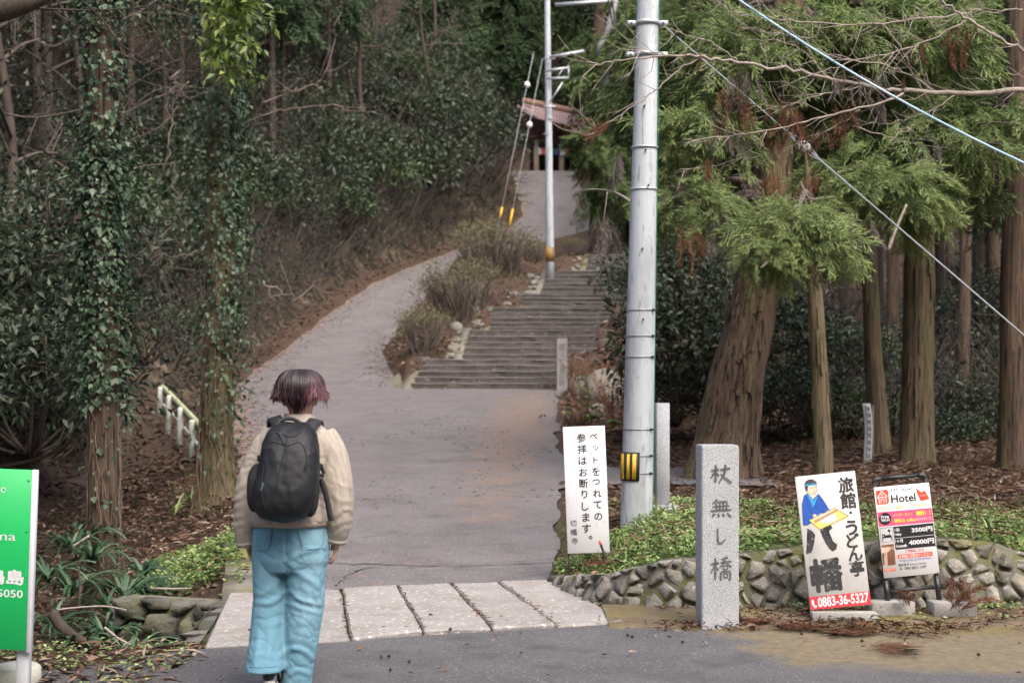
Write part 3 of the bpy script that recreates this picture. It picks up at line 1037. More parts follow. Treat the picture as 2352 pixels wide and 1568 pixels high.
class Face:
    """flat print on a sign face traced from a photograph crop: corners TL, TR, BL in crop pixels, the face w x h in metres"""

    def __init__(s, tl, tr, bl, w, h, y, z0=0.0):
        s.tl, s.w, s.h, s.y, s.z0 = np.array(tl, float), w, h, y, z0
        s.M = np.linalg.inv(np.array([np.array(tr) - s.tl, np.array(bl) - s.tl], float).T)
        s.pxx = w / np.linalg.norm(np.array(tr) - s.tl)
        s.pxz = h / np.linalg.norm(np.array(bl) - s.tl)

    def at(s, x, y):
        u, v = s.M @ (np.array([x, y]) - s.tl)
        return (u - .5) * s.w, s.z0 + (1 - v) * s.h

    def row(s, g, txt, xl, yl, xr, yr, hp, bold=0.0, lift=0):
        (ax, az), (bx, bz) = s.at(xl, yl), s.at(xr, yr)
        V, F = glyphs(txt, bold)
        zc = (az + bz) / 2
        hh = hp * s.pxz / 2
        g.add(fit(V, ax, zc - hh, bx, zc + hh, s.y - lift), F)

    def column(s, g, chars, size, bold=0.0, lift=0, wide=1.0):
        for ch, x, y, *k in chars:
            k = k[0] if k else 1.0
            cx, cz = s.at(x, y)
            a, b = size * s.pxx / 2 * k * wide, size * s.pxz / 2 * k
            V, F = glyphs(ch, bold)
            g.add(fit(V, cx - a, cz - b, cx + a, cz + b, s.y - lift, keep=True), F)

    def poly(s, g, pts, lift=0):
        """any simple outline, ear-clipped by bmesh"""
        q = [s.at(*p) for p in pts]
        bm = bmesh.new()
        vs = [bm.verts.new((a, s.y - lift, b)) for a, b in q]
        bm.faces.new(vs)
        r = bmesh.ops.triangulate(bm, faces=list(bm.faces))
        bm.verts.index_update()
        V = np.array([v.co[:] for v in bm.verts])
        F = np.array([[v.index for v in f.verts] for f in bm.faces])
        bm.free()
        # face the viewer
        n = np.cross(V[F[:, 1]] - V[F[:, 0]], V[F[:, 2]] - V[F[:, 0]])
        F = np.where((n[:, 1] > 0)[:, None], F[:, ::-1], F)
        g.add(V, F)

    def line(s, g, pts, wpx, lift=0):
        for a, b in zip(pts, pts[1:]):
            a, b = np.array(a, float), np.array(b, float)
            t = nrmz(b - a)
            n = np.array([-t[1], t[0]]) * wpx / 2
            e = t * wpx * .3
            s.poly(g, [a - n - e, b - n + e, b + n + e, a + n - e], lift)


def brush(strokes, x0, z0, x1, z1, y, lift=0.0):
    """brush strokes: each a list of (x, y, width) in a 100 x 100 box with y down"""
    g = G()
    for st_ in strokes:
        p = np.array([q[:2] for q in st_], float)
        wd = np.array([q[2] for q in st_], float)
        t = np.linspace(0, len(p) - 1, 5 * len(p))
        k = np.arange(len(p))
        c = np.c_[np.interp(t, k, p[:, 0]), np.interp(t, k, p[:, 1])]
        for _ in range(2):
            c[1:-1] = (c[:-2] + 2 * c[1:-1] + c[2:]) / 4
        ww = np.interp(t, k, wd) * 1.45
        ww[0] *= .55; ww[-1] *= .45
        tg = nrmz(np.gradient(c, axis=0))
        n = np.c_[-tg[:, 1], tg[:, 0]] * ww[:, None] / 2
        Vv = np.r_[c + n, c - n]
        m = len(c)
        Vv = np.c_[x0 + Vv[:, 0] / 100 * (x1 - x0), np.full(2 * m, y - lift), z1 - Vv[:, 1] / 100 * (z1 - z0)]
        Fq = np.array([[i_, i_ + 1, m + i_ + 1, m + i_] for i_ in range(m - 1)])
        g.add(Vv, Fq)
    return g


KANJI = {
    '杖': [[(5, 34, 8), (42, 27, 9)], [(27, 6, 9), (25, 90, 8)], [(24, 38, 7), (3, 70, 4)], [(28, 44, 6), (42, 57, 9)], [(46, 31, 8), (92, 22, 9)], [(70, 4, 9), (66, 45, 9), (38, 94, 4)], [(48, 46, 5), (64, 66, 9), (97, 90, 12)]],
    '無': [[(34, 3, 9), (12, 28, 5)], [(30, 18, 7), (80, 14, 8)], [(28, 20, 6), (30, 58, 6)], [(44, 18, 6), (45, 58, 6)], [(60, 16, 6), (59, 57, 6)], [(76, 16, 6), (73, 56, 6)], [(10, 40, 6), (90, 35, 7)], [(3, 62, 8), (97, 55, 9)], [(22, 72, 8), (10, 92, 5)], [(38, 74, 7), (40, 90, 8)], [(58, 73, 7), (63, 90, 9)], [(76, 70, 6), (94, 92, 11)]],
    'し': [[(30, 4, 8), (27, 60, 10), (36, 86, 11), (56, 84, 9), (82, 58, 3)]],
    '橋': [[(4, 32, 7), (42, 26, 8)], [(25, 5, 8), (24, 95, 8)], [(23, 36, 6), (3, 68, 4)], [(27, 42, 5), (40, 56, 8)], [(80, 3, 8), (52, 13, 5)], [(46, 26, 6), (97, 20, 8)], [(68, 12, 6), (60, 32, 6), (42, 47, 4)], [(72, 25, 5), (96, 44, 9)], [(60, 38, 5), (61, 54, 5)], [(60, 39, 5), (80, 37, 5), (79, 53, 5)], [(61, 52, 5), (79, 51, 5)], [(50, 62, 7), (48, 97, 7)], [(50, 62, 6), (92, 59, 7), (91, 92, 7), (82, 95, 4)], [(61, 70, 5), (62, 86, 5)], [(61, 70, 5), (80, 69, 5), (79, 85, 5)], [(62, 85, 5), (79, 84, 5)]],
}


def board(root, name, w, h, z0, m, t=.012, bev=.0015):
    return G().add(*box(0, 0, z0 + h / 2, w, t, h, bev)).build(name, MATS[m], root)


def at_base(x, y, Y):
    p = P(x, y, Y)
    return p


# ------------------------------------------------------------------ engraved stone post of the bridge
def stone_post(name, label, base, w, d, h, m, yaw=0.0, bury=.15):
    o = thing(name, label, 'stone post', base, rot=(0, 0, yaw), world=False)
    bm = bmesh.new()
    bmesh.ops.create_cube(bm, size=1)
    bmesh.ops.scale(bm, vec=(w, d, h + bury), verts=bm.verts)
    bmesh.ops.translate(bm, vec=(0, 0, (h - bury) / 2), verts=bm.verts)
    bmesh.ops.bevel(bm, geom=list(bm.edges), offset=.006, segments=2, affect='EDGES')
    me = bpy.data.meshes.new('shaft')
    bm.to_mesh(me); bm.free()
    place(me, 'shaft', MATS[m], o)
    return o


b0 = P(1647, 1440, 9.08)
sp_ = stone_post('stone_post', 'square grey granite post engraved with four large characters', b0, .238, .2, 1.165, 'granite', R(4))
zs = [(1062, 1112), (1142, 1188), (1207, 1250), (1273, 1330)]
for ch, (ya, yb) in zip('杖無し橋', zs):
    z1_, z0_ = (1440 - ya) / 360, (1440 - yb) / 360
    wch = .072 if ch != 'し' else .05
    brush(KANJI[ch], -wch + .003, z0_, wch + .003, z1_, -.1015).build('lettering', MATS['carved'], sp_)

# plain granite pillar on a plinth right of the near pole
b1 = P(1521, 1190, 13.2)
pp = thing('stone_pillar', 'slim plain granite pillar on a plinth right of the near pole', 'stone pillar', b1, rot=(0, 0, R(5)), world=False)
G().add(*box(0, 0, -.02, .275, .26, .30, .006)).build('plinth', MATS['granite'], pp)
G().add(*box(-.002, 0, .13 + .47, .122, .12, .94, .005)).build('shaft', MATS['granite'], pp)

# old engraved post at the foot of the stairs
b2 = P(1290, 897, 35.4)
ip = stone_post('stone_post', 'weathered engraved stone post at the foot of the stairs', b2, .26, .24, 1.3, 'old_granite', R(3), .3)
g = G()
for ch, z, k in (('是', 1.08, .17), ('よ', .88, .09), ('り', .77, .09), ('三', .62, .12), ('百', .49, .13), ('三', .36, .12), ('段', .20, .15)):
    V, F = glyphs(ch, .015)
    g.add(fit(V, -k / 2, z - k / 2, k / 2, z + k / 2, -.1215, True), F)
g.build('lettering', MATS['carved'], ip)

# ------------------------------------------------------------------ signs
# white notice
b3 = P(1353, 1284, 11.2)
ws_ = thing('notice_board', 'tall white notice with two columns of black Japanese writing beside the road', 'sign', b3, rot=(R(-6), R(-1.8), R(2)), world=False)
Wn, Hn = .333, 1.0
board(ws_, 'panel', Wn, Hn, .05, 'white_sheet', .014)
fc = Face((186, 158), (465, 152), (210, 993), Wn, Hn, -.0085, .05)
g = G()
fc.column(g, [('ペ', 390, 222), ('ッ', 405, 300, .7), ('ト', 402, 380, .85), ('を', 403, 455), ('つ', 403, 525, .9), ('れ', 410, 600), ('て', 412, 675, .95), ('の', 415, 752, .95),
              ('参', 308, 232, 1.12), ('拝', 312, 307, 1.12), ('は', 315, 383), ('お', 318, 460), ('断', 320, 533, 1.1), ('り', 325, 605), ('し', 328, 685), ('ま', 333, 757, 1.05), ('す', 335, 830, 1.05), ('。', 362, 888, .45)], 56, .022)
fc.column(g, [('切', 248, 795), ('幡', 252, 852), ('寺', 256, 910)], 43, .012)
g.build('lettering', MATS['ink'], ws_)
G().add(*box(-.158, .012, .0, .012, .012, .42)).build('stake', MATS['dark_wood'], ws_)
G().add(*box(.12, .014, .0, .02, .014, .42)).build('stake', MATS['dark_wood'], ws_)
edge = G()
edge.add(*box(0, .001, .05 + Hn + .002, Wn + .004, .016, .004)).add(*box(0, .001, .048, Wn + .004, .016, .004)).build('edging', MATS['dark_wood'], ws_)
# little black stake with a red tip that stands before it
tt, bb = P(1377, 1242, 11.05), P(1391, 1280, 11.0)
sk = thing('marker_stake', 'short black stake with a red tip leaning before the white notice', 'stake', bb)
d = tt - bb
G().add(*tube([bb - d * .5, bb + d * .78], .011, 6)).build('shaft', MATS['black_rubber'], sk)
G().add(*tube([bb + d * .78, tt], .0118, 6)).build('tip', mat('tip_red', (.6, .06, .09), rough=.5), sk)

# inn and noodle shop sign
Yr = 9.3
b4 = P(1932, 1405, Yr)
Wr, Hr = .405, .872
ry = thing('inn_sign', 'weathered white sign with a blue-robed cook, brush lettering and red phone strip', 'sign', b4, rot=(R(-5), R(-5.4), R(5)), world=False)
board(ry, 'panel', Wr, Hr, .035, 'worn_white', .012)
fc = Face((140, 200), (598, 166), (256, 1178), Wr, Hr, -.0072, .035)
for ch_, size_, bold_ in [(('旅', 528, 268), 118, .035), (('館', 545, 385, 1.04), 118, .035), (('う', 570, 585, .95), 118, .035), (('ど', 580, 680, .92), 118, .035), (('ん', 597, 778, .95), 118, .035), (('亭', 610, 885), 118, .035), (('幡', 378, 925), 252, .038)]:
    g = G()
    fc.column(g, [ch_], size_, bold_)
    g.build('character', MATS['worn_ink'], ry)
cx, cz = fc.at(565, 473)
V, F = lathe([(.0085, 0), (.0085, .0004)], 12)
G().add(np.c_[V[:, 0] + cx, np.full(len(V), fc.y) - V[:, 2], V[:, 1] + cz], F).build('character', MATS['worn_ink'], ry)
for st_ in ([(232, 580), (268, 600), (292, 628), (286, 680), (276, 728), (262, 760), (225, 770), (222, 750), (240, 710), (250, 660), (246, 620)],
            [(328, 545), (370, 548), (412, 560), (424, 585), (400, 602), (380, 600), (392, 640), (428, 680), (460, 705), (452, 740), (425, 755), (400, 735), (370, 690), (345, 640), (330, 600)]):
    g = G()
    fc.poly(g, st_)
    g.build('brush_stroke', MATS['worn_ink'], ry)
g = G()
fc.poly(g, [(244, 1084), (704, 1053), (718, 1151), (255, 1177)])
g.build('phone_strip', MATS['sign_red'], ry)
g = G()
fc.row(g, '0883-36-5327', 310, 1121, 698, 1098, 74, .03, .0006)
g.build('phone_number', MATS['print_white'], ry)
g = G()
fc.poly(g, [(262, 1105), (276, 1100), (284, 1118), (278, 1128), (288, 1145), (300, 1142), (306, 1155), (292, 1164), (276, 1152), (264, 1130)], .0006)
g.build('phone_icon', MATS['print_white'], ry)
# the cook: flat print
art = thing
for nm, m, lift, shapes in [
    ('robe', 'art_blue', .0002, [[(205, 345), (235, 322), (275, 370), (318, 330), (345, 365), (385, 425), (408, 455), (370, 478), (335, 440), (340, 470), (290, 500), (262, 540), (235, 555), (203, 556), (198, 500), (193, 400)]]),
    ('collar', 'art_lightblue', .0004, [[(228, 328), (245, 322), (282, 385), (300, 350), (312, 345), (292, 400), (272, 430), (268, 405)]]),
    ('skin', 'art_skin', .0006, [[(236, 278), (250, 262), (303, 262), (308, 300), (295, 328), (282, 335), (284, 362), (272, 372), (244, 330), (232, 305)], [(270, 480), (295, 478), (335, 525), (320, 540), (295, 520), (280, 505)], [(365, 470), (390, 452), (440, 462), (445, 480), (400, 482), (372, 490)]]),
    ('hair', 'art_hair', .0008, [[(210, 255), (222, 232), (250, 220), (280, 222), (302, 240), (306, 252), (228, 270), (238, 292), (232, 312), (222, 305), (214, 282)]]),
    ('headband', 'art_lightblue', .0010, [[(210, 258), (306, 250), (307, 264), (212, 272)]]),
    ('board_top', 'art_board', .0003, [[(243, 522), (440, 436), (545, 498), (525, 515), (330, 592), (315, 590)]]),
    ('dough', 'print_white', .0005, [[(320, 510), (345, 478), (400, 470), (450, 490), (462, 515), (440, 538), (380, 550), (345, 540)]]),
    ('rolling_pin', 'art_wood', .0007, [[(282, 527), (455, 446), (466, 458), (292, 545)]]),
]:
    for k_, s_ in enumerate(shapes):
        g = G()
        fc.poly(g, s_, lift)
        g.build('hand' if nm == 'skin' and k_ else 'face' if nm == 'skin' else nm, MATS[m], ry)
g = G()
fc.line(g, [(205, 345), (235, 322), (275, 370), (318, 330), (345, 365), (385, 425)], 3.5, .0009)
fc.line(g, [(193, 400), (198, 500), (203, 556), (235, 555), (262, 540)], 3.5, .0009)
fc.line(g, [(232, 370), (238, 420), (262, 470), (290, 500)], 3, .0009)
fc.line(g, [(300, 400), (308, 440), (335, 440)], 3, .0009)
fc.line(g, [(243, 522), (440, 436), (545, 498), (330, 592), (243, 522)], 3, .0009)
fc.line(g, [(303, 262), (308, 300), (295, 328), (282, 335), (262, 330), (240, 310)], 3, .0009)
fc.line(g, [(256, 284), (276, 281)], 4, .0009)
fc.line(g, [(288, 281), (302, 279)], 4, .0009)
fc.line(g, [(284, 290), (288, 304), (280, 306)], 2.5, .0009)
fc.line(g, [(274, 318), (292, 316)], 3, .0009)
for k in range(5):
    fc.line(g, [(222 + k * 18, 258 - k * 1.6), (226 + k * 18, 268 - k * 1.6)], 3, .0013)
g.build('outline', MATS['art_line'], ry)
for x in (-.19, .19):
    G().add(*tube([(x, .012, -.06), (x, .012, .88)], .006, 6)).build('stake', MATS['steel_strap'], ry)
rb = P(1941, 1437, 9.2)
tag(G().add(*box(rb[0], rb[1] + .04, .03, .425, .09, .09, .006)).build('concrete_block', MATS['concrete']), 'long low concrete block in front of the inn sign', 'concrete block')

# hotel sign on a pipe stand
Yh = 9.45
b5 = P(2103, 1396, Yh)
ht = thing('hotel_sign', 'printed hotel price sign on a black pipe stand beside the inn sign', 'sign', b5, rot=(R(-6), R(-4.6), R(6)), world=False)
Wh, Hh = .385, .605
zb_ = .215
pr = .0135
fr = .172
for sx in (-1, 1):
    G().add(*tube([(sx * .176, .02, -.04), (sx * .176, .02, .86)], pr, 10)).build('upright', MATS['black_pipe'], ht, True)
    G().add(*tube([(sx * .176, .02, .03), (sx * .176, .02, .20)], pr * 1.3, 10)).build('sleeve', MATS['black_pipe'], ht, True)
    G().add(*tube([(sx * .176, .02, .80), (sx * .176, .02, .855), (sx * .170, .02, .868), (sx * .155, .02, .873), (sx * .125, .02, .874)], pr * 1.25, 10)).build('elbow', MATS['black_pipe'], ht, True)
G().add(*tube([(-.15, .02, .874), (.15, .02, .874)], pr, 10)).build('top_rail', MATS['black_pipe'], ht, True)
G().add(*tube([(-.17, .02, .125), (.17, .02, .125)], pr, 10)).build('cross_rail', MATS['black_pipe'], ht, True)
board(ht, 'panel', Wh, Hh, zb_, 'sign_white', .006)
fc = Face((740, 182), (1184, 163), (820, 884), Wh, Hh, -.0035, zb_)


def printed(nm, m, fn):
    g_ = G()
    fn(g_)
    g_.build(nm, MATS[m], ht)


def rects(g_, q, lift=.0002):
    for s_ in q:
        fc.poly(g_, s_, lift)


printed('icon_square', 'print_red', lambda q: rects(q, [[(762, 207), (845, 203), (856, 212), (862, 300), (852, 312), (775, 318), (765, 310), (756, 220)]]))


def house(q):
    fc.line(q, [(768, 265), (803, 212), (846, 256)], 7, .0005)
    fc.line(q, [(768, 265), (846, 257)], 7, .0005)
    fc.line(q, [(780, 268), (786, 306)], 7, .0005)
    fc.line(q, [(836, 264), (842, 302)], 7, .0005)
    fc.line(q, [(800, 305), (798, 280), (808, 274), (820, 277), (823, 302)], 6, .0005)
    fc.line(q, [(795, 242), (815, 240)], 5, .0005)
    fc.line(q, [(804, 230), (806, 252)], 5, .0005)


printed('icon_house', 'print_white', house)


def black_text(q):
    fc.row(q, 'HS Japan', 880, 213, 1058, 205, 32, .012)
    fc.row(q, 'Hotel', 878, 281, 1075, 268, 64, .03)
    fc.row(q, '電話番号 phone number', 935, 790, 1160, 782, 24, .01)
    fc.row(q, '090-2821-1307', 985, 817, 1160, 809, 22, .02)
    fc.line(q, [(948, 813), (960, 811)], 5); fc.line(q, [(948, 824), (961, 822)], 5); fc.line(q, [(954, 812), (955, 824)], 4)
    rects(q, [[(893, 492), (1215, 477), (1223, 566), (902, 580)], [(903, 584), (1224, 570), (1234, 656), (912, 670)]])
    a = np.linspace(0, 2 * np.pi, 25)[:-1]
    rects(q, [[(830 + 50 * math.cos(t), 428 + 48 * math.sin(t)) for t in a]], .0005)


printed('black_print', 'print_black', black_text)
printed('pink_band', 'print_pink', lambda q: rects(q, [[(767, 376), (1203, 360), (1216, 470), (780, 487)]]))


def white_text(q):
    fc.row(q, 'Free', 797, 413, 860, 409, 24, .03, .001)
    fc.row(q, 'Wi-Fi', 797, 440, 866, 436, 24, .03, .001)
    fc.row(q, 'はじめました', 1078, 442, 1198, 438, 22, .01, .001)
    fc.row(q, '1泊', 905, 517, 942, 515, 28, .03, .001)
    fc.row(q, '1day', 905, 555, 960, 552, 25, .03, .001)
    fc.row(q, '3500円', 1040, 526, 1208, 519, 40, .035, .001)
    fc.row(q, '1ヶ月', 910, 604, 970, 601, 28, .03, .001)
    fc.row(q, '1month', 918, 643, 1003, 639, 25, .03, .001)
    fc.row(q, '40000円', 1018, 621, 1220, 612, 42, .035, .001)
    fc.row(q, 'お気軽にお問合せください', 940, 723, 1198, 713, 24, .02, .001)
    fc.row(q, 'English ok', 830, 820, 905, 817, 14, .02, .001)
    fc.row(q, 'こちら', 1112, 252, 1155, 268, 16, .02, .001)


printed('white_print', 'print_white', white_text)
printed('yellow_print', 'print_yellow', lambda q: (fc.row(q, 'インターネット', 895, 404, 1048, 398, 24, .02, .001), fc.row(q, '無料！！', 1078, 399, 1190, 393, 38, .04, .001), fc.row(q, '無料の coffee', 902, 449, 1072, 441, 34, .02, .001)))
printed('olive_print', 'print_olive', lambda q: fc.row(q, 'プライベート個室でぐっすり眠れます！', 770, 351, 1195, 334, 30, .02))


def red_print(q):
    rects(q, [[(1075, 198), (1122, 236), (1148, 222), (1188, 290), (1118, 305), (1124, 286), (1092, 252)], [(932, 708), (1202, 697), (1210, 712), (1206, 730), (936, 740), (926, 726)], [(820, 812), (905, 808), (918, 818), (908, 830), (824, 832)]])


printed('red_print', 'print_red', red_print)
printed('dark_red_print', 'print_darkred', lambda q: fc.row(q, 'ご予約はこちら', 988, 685, 1138, 678, 24, .03))
printed('blue_print', 'print_blue', lambda q: fc.row(q, 'https://bit.ly/32oF4eC', 945, 757, 1200, 748, 24, .005))
printed('purple_print', 'print_purple', lambda q: fc.row(q, 'ここから', 1100, 201, 1165, 197, 18, .01))
printed('grey_print', 'print_grey', lambda q: fc.row(q, 'E-Mail', 845, 854, 900, 851, 13))


def bed(q):
    for a, b in (((788, 500), (884, 496)), ((884, 496), (893, 605)), ((893, 605), (798, 610)), ((798, 610), (788, 500))):
        fc.line(q, [a, b], 2.5)
    rects(q, [[(806, 566), (880, 562), (881, 572), (807, 577)], [(820, 556), (872, 550), (878, 562), (824, 566)], [(805, 545), (811, 545), (814, 600), (808, 600)], [(876, 560), (882, 560), (885, 595), (879, 595)], [(848, 528), (854, 510), (866, 510), (875, 526)], [(862, 526), (866, 526), (869, 552), (865, 552)],
              [(812, 548), (824, 543), (830, 552), (818, 558)]], .0004)


printed('bed_icon', 'print_black', bed)
printed('room_photo', 'print_photo', lambda q: rects(q, [[(799, 628), (900, 622), (914, 785), (812, 792)]]))
printed('photo_detail', 'print_brown', lambda q: rects(q, [[(803, 690), (820, 690), (825, 780), (812, 785)], [(845, 690), (880, 660), (905, 680), (912, 782), (850, 786)], [(800, 630), (898, 624), (898, 640), (801, 648)]], .0005))
for a in ((752, 195), (1178, 180), (828, 870), (1250, 855)):
    cx, cz = fc.at(*a)
    V, F = lathe([(.004, 0), (.003, .003)], 8)
    G().add(np.c_[V[:, 0] + cx, -V[:, 2] - .003, V[:, 1] + cz], F).build('screw', MATS['steel_strap'], ht)
for x, lab in ((2053, 'concrete block under the left foot of the hotel sign'), (2196, 'concrete block under the right foot of the hotel sign')):
    p = P(x, 1420, 9.35)
    V, F = box(0, 0, 0, .29, .16, .14, .006)
    tag(G().add(V @ np.array(Matrix.Rotation(R(4), 3, 'Z')).T + (p[0], p[1] + .1, .045), F).build('concrete_block', MATS['concrete']), lab, 'concrete block')

# green sign at the left border
gs = thing('green_sign', 'tall green sign with white lettering on a white post, cut by the picture edge', 'sign', P(15, 1600, 7.0), rot=(0, R(2), R(-3)), world=False)
gb = P(15, 1600, 7.0)
px = 3266.7 / 7.0
zt, zb2 = (1600 - 1077) / px, (1600 - 1490) / px
xr_ = (58 - 15) / px
G().add(*box(xr_ - .45, 0, (zt + zb2) / 2, .9, .03, zt - zb2, .002)).build('panel', MATS['green_sheet'], gs)
G().add(*box(xr_ + .0125, .004, (zt + zb2) / 2 - .005, .024, .036, zt - zb2 + .012, .003)).build('edging', MATS['white_metal'], gs)
G().add(*box(xr_ - .028, .045, zt / 2 - .16, .06, .05, zt + .1, .004)).build('post', MATS['white_metal'], gs)
G().add(*box(xr_ - .8, .045, zt / 2 - .16, .06, .05, zt + .1, .004)).build('post', MATS['white_metal'], gs)
g = G()
for txt, x0, x1, ya, yb, bold in (('ima', -32, 27, 1221, 1240, .0), ('鴨島', -40, 50, 1306, 1341, .03), ('-5050', -22, 48, 1352, 1370, .012)):
    V, F = glyphs(txt, bold)
    G().add(fit(V, (x0 - 15) / px, (1600 - yb) / px, (x1 - 15) / px, (1600 - ya) / px, -.0165), F).build('lettering', MATS['print_white'], gs)
V, F = glyphs('o', .0)
g = G()
g.add(fit(V, (-12 - 15) / px, (1600 - 1131) / px, (0.5 - 15) / px, (1600 - 1118) / px, -.0165), F)
g.build('lettering', MATS['print_white'], gs)
for z in (zt - .05, zt - .30, zt - .52):
    V, F = lathe([(.006, 0), (.004, .004)], 8)
    G().add(np.c_[V[:, 0] + xr_ - .012, -V[:, 2] - .015, V[:, 1] + z], F).build('rivet', MATS['green_sheet'], gs)
# pale round-ended planter beside the post
pl = thing('plastic_base', 'cream plastic sign weight on the ground behind the green sign', 'sign weight', P(40, 1600, 7.15))
c = P(30, 1570, 7.3)
V, F = lathe([(.02, .10), (.10, .105), (.118, .09), (.122, .02), (.115, 0)], 28, (c[0] + .02, c[1], -.0))
V[:, 0] = c[0] + (V[:, 0] - c[0]) * 1.0
G().add(V, F).build('body', MATS['cream_plastic'], pl, True)
V, F = lathe([(.02, .02), (.10, .02), (.118, .11), (.105, .115)], 28, (c[0] - .3, c[1] - .05, 0))
G().add(V, F).build('rim', MATS['cream_plastic'], pl, True)

# leaning white stake with black marks in the forest
p0, p1 = P(1990, 1086, 20.5), P(1992, 926, 20.5)
fk = thing('marker_post', 'thin bent white stake with a column of black marks among the cedars', 'marker stake', p0)
pts = [P(1990, 1092, 20.5), P(1994, 1040, 20.5), P(1996, 990, 20.5), P(1994, 950, 20.5), P(1990, 926, 20.5)]
g = G()
V = []
for p in pts:
    V += [p + (-.058, 0, 0), p + (.058, 0, 0), p + (.058, .02, 0), p + (-.058, .02, 0)]
F = [(4 * a + b, 4 * a + (b + 1) % 4, 4 * a + 4 + (b + 1) % 4, 4 * a + 4 + b) for a in range(4) for b in range(4)] + [(16, 17, 18, 19)]
g.add(V, F).build('stake_board', MATS['white_metal'], fk)
G().add(*tube([P(2004, 1090, 20.6), P(2004, 930, 20.6)], .022, 6)).build('backing_stick', MATS['twig_pale'], fk)
g = G()
for k in range(9):
    y = 938 + k * 15.5
    x = np.interp(y, [926, 950, 990, 1040, 1092], [1990, 1994, 1996, 1994, 1990])
    for dx, dz, ww, hh in ((-.02, .015, .012, .05), (.012, .02, .03, .012), (.012, -.005, .03, .012), (.02, -.01, .012, .05), (-.018, -.025, .03, .01)):
        p = P(x, y, 20.497)
        q = rng.uniform(-.006, .006, 2)
        g.add([p + (dx - ww / 2 + q[0], 0, dz - hh / 2), p + (dx + ww / 2 + q[0], 0, dz - hh / 2), p + (dx + ww / 2, 0, dz + hh / 2 + q[1]), p + (dx - ww / 2, 0, dz + hh / 2)], [(0, 1, 2, 3)])
g.build('lettering', MATS['ink'], fk)

# ------------------------------------------------------------------ utility poles
near = thing('utility_pole', 'thick galvanised steel utility pole with a black and yellow guard', 'utility pole', P(1461, 1195, 12.5))
Yp = 12.5
base, topp = P(1461, 1215, Yp), P(1488, 0, Yp)
ax = (topp - base) / (topp[2] - base[2])
def pole_pt(z): return base + ax * (z - base[2])
def pole_r(z): return np.interp(z, [base[2], topp[2], 10], [.131, .092, .06])
def zpx(y, Y=Yp): return 1.5 + (900 - y) / FPX * Y
secs = [1240, 715, 438, 340, -400, -1200]
for k in range(len(secs) - 1):
    za, zb3 = zpx(secs[k]), zpx(secs[k + 1])
    n = 6
    zz = np.linspace(za, zb3 + .015, n)
    G().add(*tube([pole_pt(z) for z in zz], [pole_r(z) + .0022 * (len(secs) - k) - .003 for z in zz], 40, False)).build('shaft', MATS['steel_pole'], near, True)
for y, w_, lug in ((55, .035, 1), (127, .035, 1), (340, .016, 0), (436, .016, 0)):
    z = zpx(y)
    rr = pole_r(z) + .014
    bd = G().add(*lathe([(rr, -w_ / 2), (rr + .003, -w_ / 2), (rr + .003, w_ / 2), (rr, w_ / 2)], 32, pole_pt(z))).build('band', MATS['galvanised'], near)
    if lug:
        for sx in (-1, 1):
            c = pole_pt(z)
            G().add(*box(c[0] + sx * (rr + .035), c[1] - .02, z, .075, .03, .045, .006)).build('lug', MATS['galvanised'], bd)
            G().add(*tube([(c[0] + sx * (rr + .03), c[1] - .06, z), (c[0] + sx * (rr + .03), c[1] + .02, z)], .011, 8)).build('bolt', MATS['galvanised'], bd)
        for a in range(-4, 5):
            t = R(-90 + a * 13)
            c = pole_pt(z)
            G().add(*ball((c[0] + math.cos(t) * (rr + .004), c[1] + math.sin(t) * (rr + .004), z), .0045, 4)).build('rivet', MATS['steel_strap'], bd)
for y in (713, 772, 820, 985, 1045, 1085):
    z = zpx(y)
    rr = pole_r(z) + .0155 - (.001 if y > 900 else 0)
    c = pole_pt(z)
    b_ = G().add(*lathe([(rr, -.004), (rr + .0015, -.004), (rr + .0015, .004), (rr, .004)], 32, c)).build('strap', MATS['steel_strap'], near)
    t = R(-42)
    G().add(*box(c[0] + math.cos(t) * (rr + .006), c[1] + math.sin(t) * (rr + .006), z, .03, .02, .02, .003)).build('buckle', MATS['black_rubber'], b_)
for y, dx in ((350, .0), (430, .03), (575, -.01), (735, .01), (250, -.02)):
    z = zpx(y)
    c = pole_pt(z)
    G().add(*tube([(c[0] + dx, c[1] - pole_r(z) + .01, z), (c[0] + dx, c[1] - pole_r(z) - .045, z)], .008, 8)).build('step_socket', MATS['black_rubber'], near)
# guard plate with two yellow stripes, wrapped round the left of the pole
za, zb3 = zpx(1102), zpx(1037)


def wrap(a0, a1, r_off, z0_, z1_, n=14):
    V = []
    for k in range(n):
        t = R(a0 + (a1 - a0) * k / (n - 1))
        for z, ro in ((z0_, r_off), (z1_, r_off), (z1_, r_off + .006), (z0_, r_off + .006)):
            c = pole_pt(z)
            V.append((c[0] + math.cos(t) * (pole_r(z) + ro), c[1] + math.sin(t) * (pole_r(z) + ro), z))
    F = [(4 * a + b, 4 * a + (b + 1) % 4, 4 * a + 4 + (b + 1) % 4, 4 * a + 4 + b) for a in range(n - 1) for b in range(4)] + [(0, 1, 2, 3), (4 * n - 4, 4 * n - 1, 4 * n - 2, 4 * n - 3)]
    return V, F


gd = G().add(*wrap(-205, -88, .016, za, zb3)).build('guard_plate', MATS['black_rubber'], near)
for a0, a1 in ((-133, -122), (-112, -99), (-165, -148), (-195, -180)):
    G().add(*wrap(a0, a1, .0185, za + .014, zb3 - .014, 5)).build('stripe', MATS['yellow_paint'], gd)
# green earth wire down the right side
G().add(*tube([pole_pt(z) + (pole_r(z) + .012, -.01, 0) for z in np.linspace(zpx(1190), zpx(-300), 30)], .003, 5)).build('earth_wire', mat('wire_green', (.02, .25, .13), rough=.5), near)

